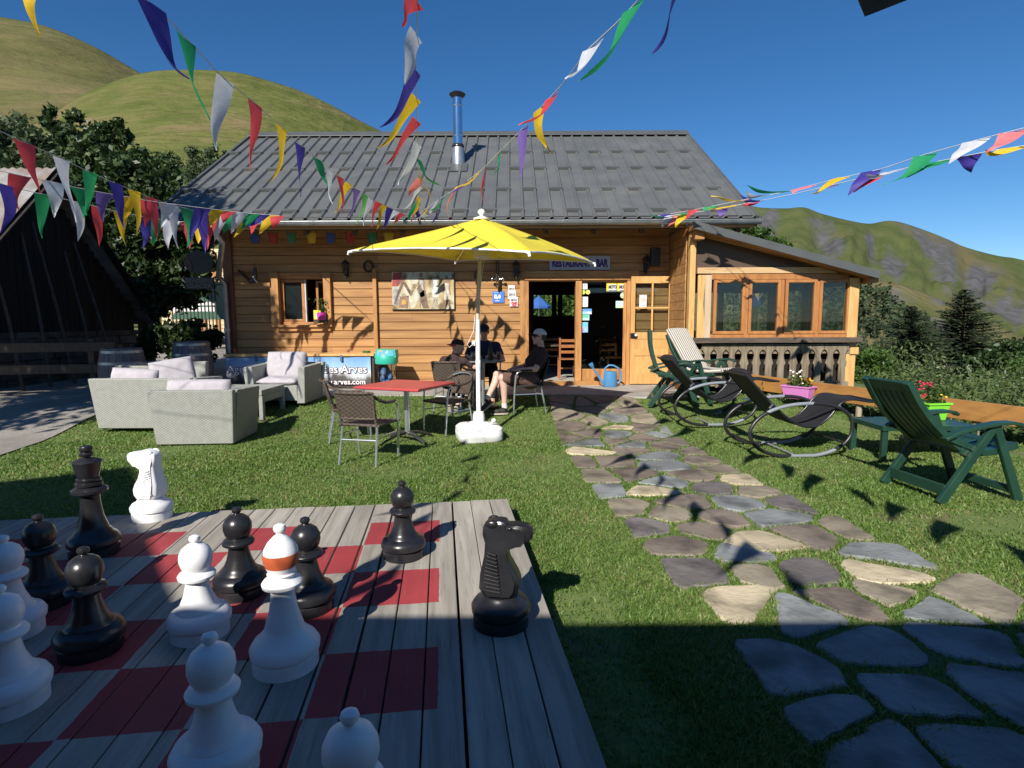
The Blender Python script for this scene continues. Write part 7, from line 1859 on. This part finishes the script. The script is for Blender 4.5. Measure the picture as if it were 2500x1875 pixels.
# --- the boy, back to the viewer, cap worn backwards
boy = thing('person', 'boy seen from behind wearing a dark cap backwards with a red brim', 'person', (-.90, 8.75, GZ_(-.9,8.75)), -.25)
b = Body(); R3 = rotz(-.95, -.12); hc = (.03,.15,.985)
P = head(b, hc, R3, .96)
sh = [V3((-.165,.075,.785)), V3((.165,.075,.785))]
b.chain([(0,-.07,.50),(0,.0,.64),(0,.08,.77),(.01,.11,.86)], [.125,.118,.115,.052]); b.cap(sh[0], sh[1], .062)
el = [V3((-.30,.20,.69)), V3((.315,.13,.685))]; wr = [V3((-.16,.40,.755)), V3((.15,.38,.755))]
for i in (0, 1): b.chain([sh[i], el[i], wr[i]], [.048,.040,.027]); hand(b, wr[i], (.5 if i == 0 else -.5, .85, 0), (0,0,-1), (-1 if i == 0 else 1), .5, .92)
kn = [V3((-.12,.33,.50)), V3((.12,.33,.50))]; an = [V3((-.035,.0,.13)), V3((.06,.03,.12))]
for i in (0, 1): b.chain([V3(((-.085,.085)[i],-.05,.50)), kn[i], an[i]], [.082,.056,.034])
b.solid('body', SKINP, boy); eyes(boy, P, R3)
s_ = Body(); s_.chain([(0,-.07,.50),(0,.0,.64),(0,.08,.775)], [.138,.132,.128]); s_.cap(sh[0], sh[1], .072)
for i in (0, 1): s_.cap(sh[i], sh[i].lerp(el[i], .6), .062, .056)
s_.solid('shirt', DKSH, boy)
s_ = Body(); s_.cap((-.05,-.07,.49), (.05,-.07,.49), .135)
for i in (0, 1): s_.chain([((-.085,.085)[i],-.05,.50), kn[i], kn[i].lerp(an[i], .85)], [.098,.072,.052])
s_.solid('trousers', DKP, boy)
shoe(boy, an[0]+V3((0,.02,-.02)), an[0]+V3((-.0,.08,-.14)), up=(0,.88,.47)); shoe(boy, an[1]+V3((0,.02,-.02)), an[1]+V3((.02,.09,-.13)), up=(0,.88,.47))
ballcap(boy, P, R3, CAPN, CAPR, back=-1)
# --- the person behind the parasol pole, facing the viewer
p3_ = thing('person', 'person in a navy shirt and dark cap facing the viewer behind the parasol pole', 'person', (-.46, 9.62, .255), PI+.05)
b = Body(); R3 = rotz(0, -.12); hc = (.0,.02,1.105); P = head(b, hc, R3)
sh = [V3((x*.20,-.05,.86)) for x in (-1, 1)]
b.chain([(0,-.10,.50),(0,-.09,.68),(0,-.05,.83),(0,-.02,.95)], [.15,.14,.138,.058]); b.cap(sh[0], sh[1], .072)
el = [V3((-.30,.14,.66)), V3((.30,.14,.66))]; wr = [V3((-.12,.36,.735)), V3((.14,.34,.735))]
for i in (0, 1): b.chain([sh[i], el[i], wr[i]], [.056,.043,.030]); hand(b, wr[i], (.6 if i == 0 else -.6, .8, 0), (0,0,-1), (-1 if i == 0 else 1), .6)
kn = [V3((-.14,.36,.52)), V3((.14,.36,.52))]; an = [V3((-.13,.36,-.02)), V3((.16,.32,-.02))]
for i in (0, 1): b.chain([V3(((-.09,.09)[i],-.07,.50)), kn[i], an[i]], [.09,.062,.038])
b.solid('body', SKIN, p3_); eyes(p3_, P, R3)
s_ = Body(); s_.chain([(0,-.10,.52),(0,-.09,.68),(0,-.05,.835)], [.165,.155,.152]); s_.cap(sh[0], sh[1], .084)
for i in (0, 1): s_.cap(sh[i], sh[i].lerp(el[i], .6), .074, .066)
s_.solid('shirt', NAVY, p3_)
s_ = Body(); s_.cap((-.06,-.09,.49), (.06,-.09,.49), .155)
for i in (0, 1): s_.chain([((-.09,.09)[i],-.07,.50), kn[i], kn[i].lerp(an[i], .8)], [.108,.08,.06])
s_.solid('trousers', DKP, p3_)
for i in (0, 1): shoe(p3_, an[i]+V3((0,0,-.06)), an[i]+V3((0,.2,-.06)))
ballcap(p3_, P, R3, CAPN, CAPN, back=1)
# ================================================================ BUNTING
def cloth(n, c): return M('pennant_'+n, c, tuple(min(1, v*1.12) for v in c), sc=20, rough=.6, transl=.38, bump=.05, bsc=200)
PC = {'r': cloth('red', (.60,.06,.075)), 'y': cloth('yellow', (.74,.50,.02)), 'b': cloth('blue', (.055,.04,.30)), 'g': cloth('green', (.02,.30,.11)), 'w': cloth('white', (.62,.64,.70)), 'v': cloth('violet', (.17,.11,.36)), 'o': cloth('orange', (.72,.20,.07)), 'l': cloth('light_green', (.15,.50,.12)), 'k': cloth('pink', (.72,.22,.24))}
CORD = flat('white_string', (.62,.62,.62), .7)
def pennant(parent, top, tang, tip, key, seed, bw=.225):
    rr = random.Random(seed); top, tip = V3(top), V3(tip); d = tip-top
    if d.length > .66: d = d*(.66/d.length)
    tg = V3(tang).normalized()
    bend = V3((rr.uniform(-.05,.05), rr.uniform(-.10,.10), 0)) + V3((d.x*.0, d.y*.0, -.10*d.length if abs(d.z) < d.length*.9 else 0))
    tw = rr.uniform(-.4, .4); ph = rr.uniform(0, 6)
    nrm = tg.cross(d).normalized()
    def fn(u, v):
        w = bw*(1-v)**.92*.5*(1 if v < .97 else .6); c = top+d*v+bend*(4*v*(1-v))*.55+nrm*(.030*math.sin(ph+v*5.5)*v)
        a = tw*v*1.3+.28*math.sin(ph+v*3)*v; ax = (tg*math.cos(a)+nrm*math.sin(a))
        x = (2*u-1); return c+ax*(x*w)+nrm*(.012*math.sin(PI*u)*math.cos(v*3+ph))
    return MB().grid(fn, 5, 12).build('pennant', PC[key], parent, smooth=180, world=True)
def bunting(label, pts, zs, flags, seed, pre=None, post=None, dy=.0, face=.45, hid=0):
    """pts: the cord as seen, at heights running from zs[0] to zs[1]; flags: colour, top and tip as seen"""
    n = len(pts); P = [at_z(x, y, zs[0]+(zs[1]-zs[0])*i/(n-1)) for i, (x, y) in enumerate(pts)]
    t = thing('bunting_string', label, 'bunting', P[-1], 0, 'strings of coloured pennants over the garden')
    full = ([V3(pre)] if pre else [])+P+([V3(post)] if post else [])
    dense = []
    for i in range(len(full)-1):
        for k in range(4): dense.append(full[i].lerp(full[i+1], k/4))
    dense.append(full[-1]); MB().tube(dense, .0042, 5).build('cord', CORD, t, world=True)
    if pre and hid:
        # the stretch overhead, before the cord comes into view: its pennants throw shadows on deck and path
        a, b = V3(pre), P[0]; m = int((b-a).length/.40); tg = (b-a).normalized(); rr = random.Random(seed)
        for i in range(1, m):
            p = a.lerp(b, i/m); q = p+V3((rr.uniform(-.22,.10), rr.uniform(-.12,.12), -rr.uniform(.36,.5)))
            if q.y > 0 and (q.z-CH)/q.y < .56: continue
            pennant(t, p, tg, q, 'wrybgw'[i % 6], seed*77+i)
    xs = [p[0] for p in pts]; ys = [p[1] for p in pts]
    for k, (key, tx, ty, bx2, by2) in enumerate(flags):
        # nearest place on the cord
        best = None
        for i in range(n-1):
            for q in range(13):
                f = q/12; x = xs[i]+(xs[i+1]-xs[i])*f; y = ys[i]+(ys[i+1]-ys[i])*f; e = (x-tx)**2+(y-ty)**2
                if best is None or e < best[0]: best = (e, i, f)
        _, i, f = best; top = P[i].lerp(P[i+1], f); tg = (P[i+1]-P[i]).normalized()
        tg = tg+V3((face*(1 if top.x < 0 else -1),0,0))
        rr = random.Random(seed*100+k); tip = at_y(bx2, by2, top.y+rr.uniform(-.06,.06)+dy)
        pennant(t, top, tg, tip, key, seed*100+k)
    return t
HY = -1.1
bunting('bunting string running from the top left to the gutter above the parasol', [(300,-20),(312,-3),(345,22),(385,64),(425,107),(470,157),(503,185),(545,218),(605,272),(645,310),(680,338),(705,358),(735,383),(765,405),(800,428),(850,453),(890,470)], (3.36,3.38),
 [('b',325,6,408,172),('g',402,80,443,262),('w',487,170,466,325),('r',550,225,538,368),('y',608,275,583,397),('b',648,313,643,425),('g',683,341,701,404),('w',710,362,719,440),('r',735,384,745,462),('y',752,396,722,460),('v',770,409,748,475),('l',787,420,775,485),('w',800,428,785,488),('r',816,437,800,490),('y',830,444,815,498),('b',842,449,825,492),('w',858,456,832,478),('r',870,461,850,482)], 1, pre=(-2.2,HY,3.05), face=.12, hid=1)
bunting('bunting string hanging straight ahead over the middle of the roof', [(903,-25),(902,0),(899,80),(898,150),(899,205),(901,260),(903,325),(906,375),(907,420),(900,455),(892,471)], (3.36,3.38),
 [('r',902,2,868,58),('w',899,70,882,185),('b',898,150,822,277),('y',899,208,817,322),('r',901,258,833,355),('w',903,310,865,402),('g',904,340,950,405),('y',906,378,931,430),('k',906,388,880,425),('w',907,402,873,456),('y',907,425,893,470),('g',905,435,875,476),('r',903,445,884,477),('b',900,452,912,486)], 2, pre=(.1,HY,3.05), face=.35, hid=1)
bunting('bunting string falling from the top right to the gutter above the parasol', [(1400,-25),(1375,5),(1330,52),(1272,105),(1215,182),(1165,236),(1130,277),(1085,322),(1040,368),(1000,398),(965,420),(925,448),(893,471)], (3.36,3.38),
 [('g',1374,8,1258,183),('w',1285,96,1228,178),('r',1197,204,1125,277),('y',1168,236,1183,330),('v',1130,278,1132,390),('g',1086,322,1070,382),('r',1048,358,1044,440),('y',1034,372,985,412),('v',1012,390,968,424),('o',985,408,965,476),('g',965,420,930,458),('w',945,434,903,477),('b',952,430,932,482),('y',925,448,900,478)], 3, pre=(1.95,HY,3.05), face=.2, hid=1)
bunting('upper of the two bunting strings coming in from the right edge', [(2330,245),(2230,272),(2120,300),(2000,333),(1900,366),(1800,388),(1700,414),(1600,433),(1500,453),(1402,470)], (3.15,3.36),
 [('k',2195,281,2130,335),('w',2108,304,2048,350),('g',2000,334,1908,405),('b',1885,370,1830,418),('y',1815,385,1755,416),('k',1748,402,1712,414),('g',1700,414,1612,403),('y',1608,432,1535,427),('g',1540,446,1508,452),('r',1502,452,1478,472),('w',1660,422,1612,416),('b',1455,461,1415,466)], 4, pre=(6.0,.5,3.2))
bunting('lower of the two bunting strings coming in from the right edge', [(2330,296),(2230,312),(2140,326),(2060,342),(1990,356),(1900,376),(1830,392),(1720,418),(1620,438),(1520,456),(1402,472)], (3.05,3.36),
 [('y',2200,317,2128,327),('b',2092,336,2096,374),('g',2030,348,1955,381),('w',1940,367,1868,381),('r',1892,378,1843,414),('v',1800,399,1766,416),('b',1640,433,1598,426),('r',1628,437,1604,447),('y',1588,444,1530,447),('g',1488,460,1402,463),('v',1560,449,1556,472),('w',1450,466,1430,492),('k',1468,463,1444,492),('y',1478,461,1459,493)], 5, pre=(6.3,.5,3.05))
bunting('highest of the three bunting strings on the left', [(-60,255),(0,283),(45,304),(120,336),(190,370),(250,396),(290,412),(330,429),(380,445),(420,454),(470,461),(540,467),(604,466)], (3.22,3.22),
 [('r',50,306,80,418),('w',135,342,172,522),('g',195,372,193,466),('b',250,396,272,492),('y',290,412,301,507),('r',328,429,345,516),('w',372,443,386,537),('g',404,451,406,537),('b',432,456,445,547),('r',458,460,448,540),('w',482,462,464,522),('y',528,466,505,512),('g',500,464,483,506),('r',556,467,540,505),('w',585,467,562,503)], 6, pre=(-6.4,3.0,3.25), face=.2, post=(-4.2,10.3,3.33))
bunting('middle one of the three bunting strings on the left', [(-40,360),(0,369),(27,375),(76,386),(126,396),(168,406),(241,420),(280,426),(322,434),(364,440),(420,447),(476,454),(540,461),(604,466)], (3.10,3.20),
 [('r',42,378,40,458),('w',112,393,120,470),('g',176,408,178,472),('v',231,418,225,482),('y',276,425,270,476),('r',322,434,318,492),('w',362,440,348,492),('b',438,449,410,522),('y',466,453,455,492),('r',492,456,482,482),('w',518,459,500,506),('g',543,461,520,497),('b',564,463,536,492),('y',587,465,560,507),('r',598,466,590,498)], 7, pre=(-10.0,6.4,3.2), face=.2, post=(-4.2,10.3,3.33))
bunting('lowest of the three bunting strings on the left', [(-40,388),(0,396),(25,404),(81,417),(134,429),(174,438),(213,447),(252,457),(305,467),(367,477),(420,481),(462,480)], (2.95,3.12),
 [('b',10,400,8,504),('g',93,420,96,514),('w',168,437,172,522),('r',212,447,217,532),('y',260,458,270,535),('b',310,468,311,537),('g',336,472,333,532),('w',371,477,363,538),('r',405,480,410,538),('y',436,481,430,528),('b',455,480,446,520)], 8, pre=(-10.0,6.0,3.1), face=.2, post=(-5.1,10.3,3.33))
# the cross string whose two long pennants dip into the top of the view
ct3 = thing('bunting_string', 'cord crossing overhead with a yellow pennant top left and a dark blue one top right', 'bunting', (-2.6, 3.0, 3.3), 0, 'strings of coloured pennants over the garden')
pa_, pb_ = at_y(82, -60, 3.0), at_y(1470, -55, 3.0)
MB().tube([V3((-6,3.1,3.45)), pa_, V3((-.8,3.0,3.36)), pb_, V3((6,3.1,3.5))], .0042, 5).build('cord', CORD, ct3, world=True)
pennant(ct3, pa_, (1,0,0), at_y(75, 76, 3.0), 'y', 901, .12); pennant(ct3, pb_, (.3,1,0), at_y(1402, 114, 3.0), 'b', 902, .2)
# ================================================================ LIGHT AND CAMERA
wd = bpy.data.worlds.new('World'); sc.world = wd; wd.use_nodes = True
nt = wd.node_tree; bg = nt.nodes['Background']
sky = nt.nodes.new('ShaderNodeTexSky'); sky.sky_type = 'NISHITA'; sky.sun_disc = False
SD = V3((.30690, .75427, -.58042))
sky.sun_elevation = math.radians(35.5); sky.sun_rotation = math.atan2(-SD.x, -SD.y)
sky.altitude = 1500; sky.air_density = 1.0; sky.dust_density = .0; sky.ozone_density = 5.0
hsv = nt.nodes.new('ShaderNodeHueSaturation'); hsv.inputs['Saturation'].default_value = 1.2
nt.links.new(sky.outputs[0], hsv.inputs['Color']); nt.links.new(hsv.outputs[0], bg.inputs[0]); bg.inputs[1].default_value = .072
sl = bpy.data.lights.new('sun', 'SUN'); sl.energy = 4.6; sl.angle = math.radians(.53); sl.color = (1, .94, .85)
so = bpy.data.objects.new('sun', sl); COL.objects.link(so); so.rotation_euler = SD.to_track_quat('-Z', 'Y').to_euler(); so.location = (-8, -20, 18)
cam = bpy.data.cameras.new('camera'); co = bpy.data.objects.new('camera', cam); COL.objects.link(co)
cam.sensor_width = 36; cam.lens = 36*F/2500; cam.clip_start = .05; cam.clip_end = 8000
co.matrix_world = Matrix.Translation((0,0,CH)) @ Matrix.Rotation(PI/2-PT, 4, 'X') @ Matrix.Rotation(RL, 4, 'Z')
sc.camera = co
vs_ = sc.view_settings; vs_.view_transform = 'Standard'; vs_.look = 'None'; vs_.exposure = .62; vs_.gamma = 1
sc.cycles.max_bounces = 8; sc.cycles.transparent_max_bounces = 16
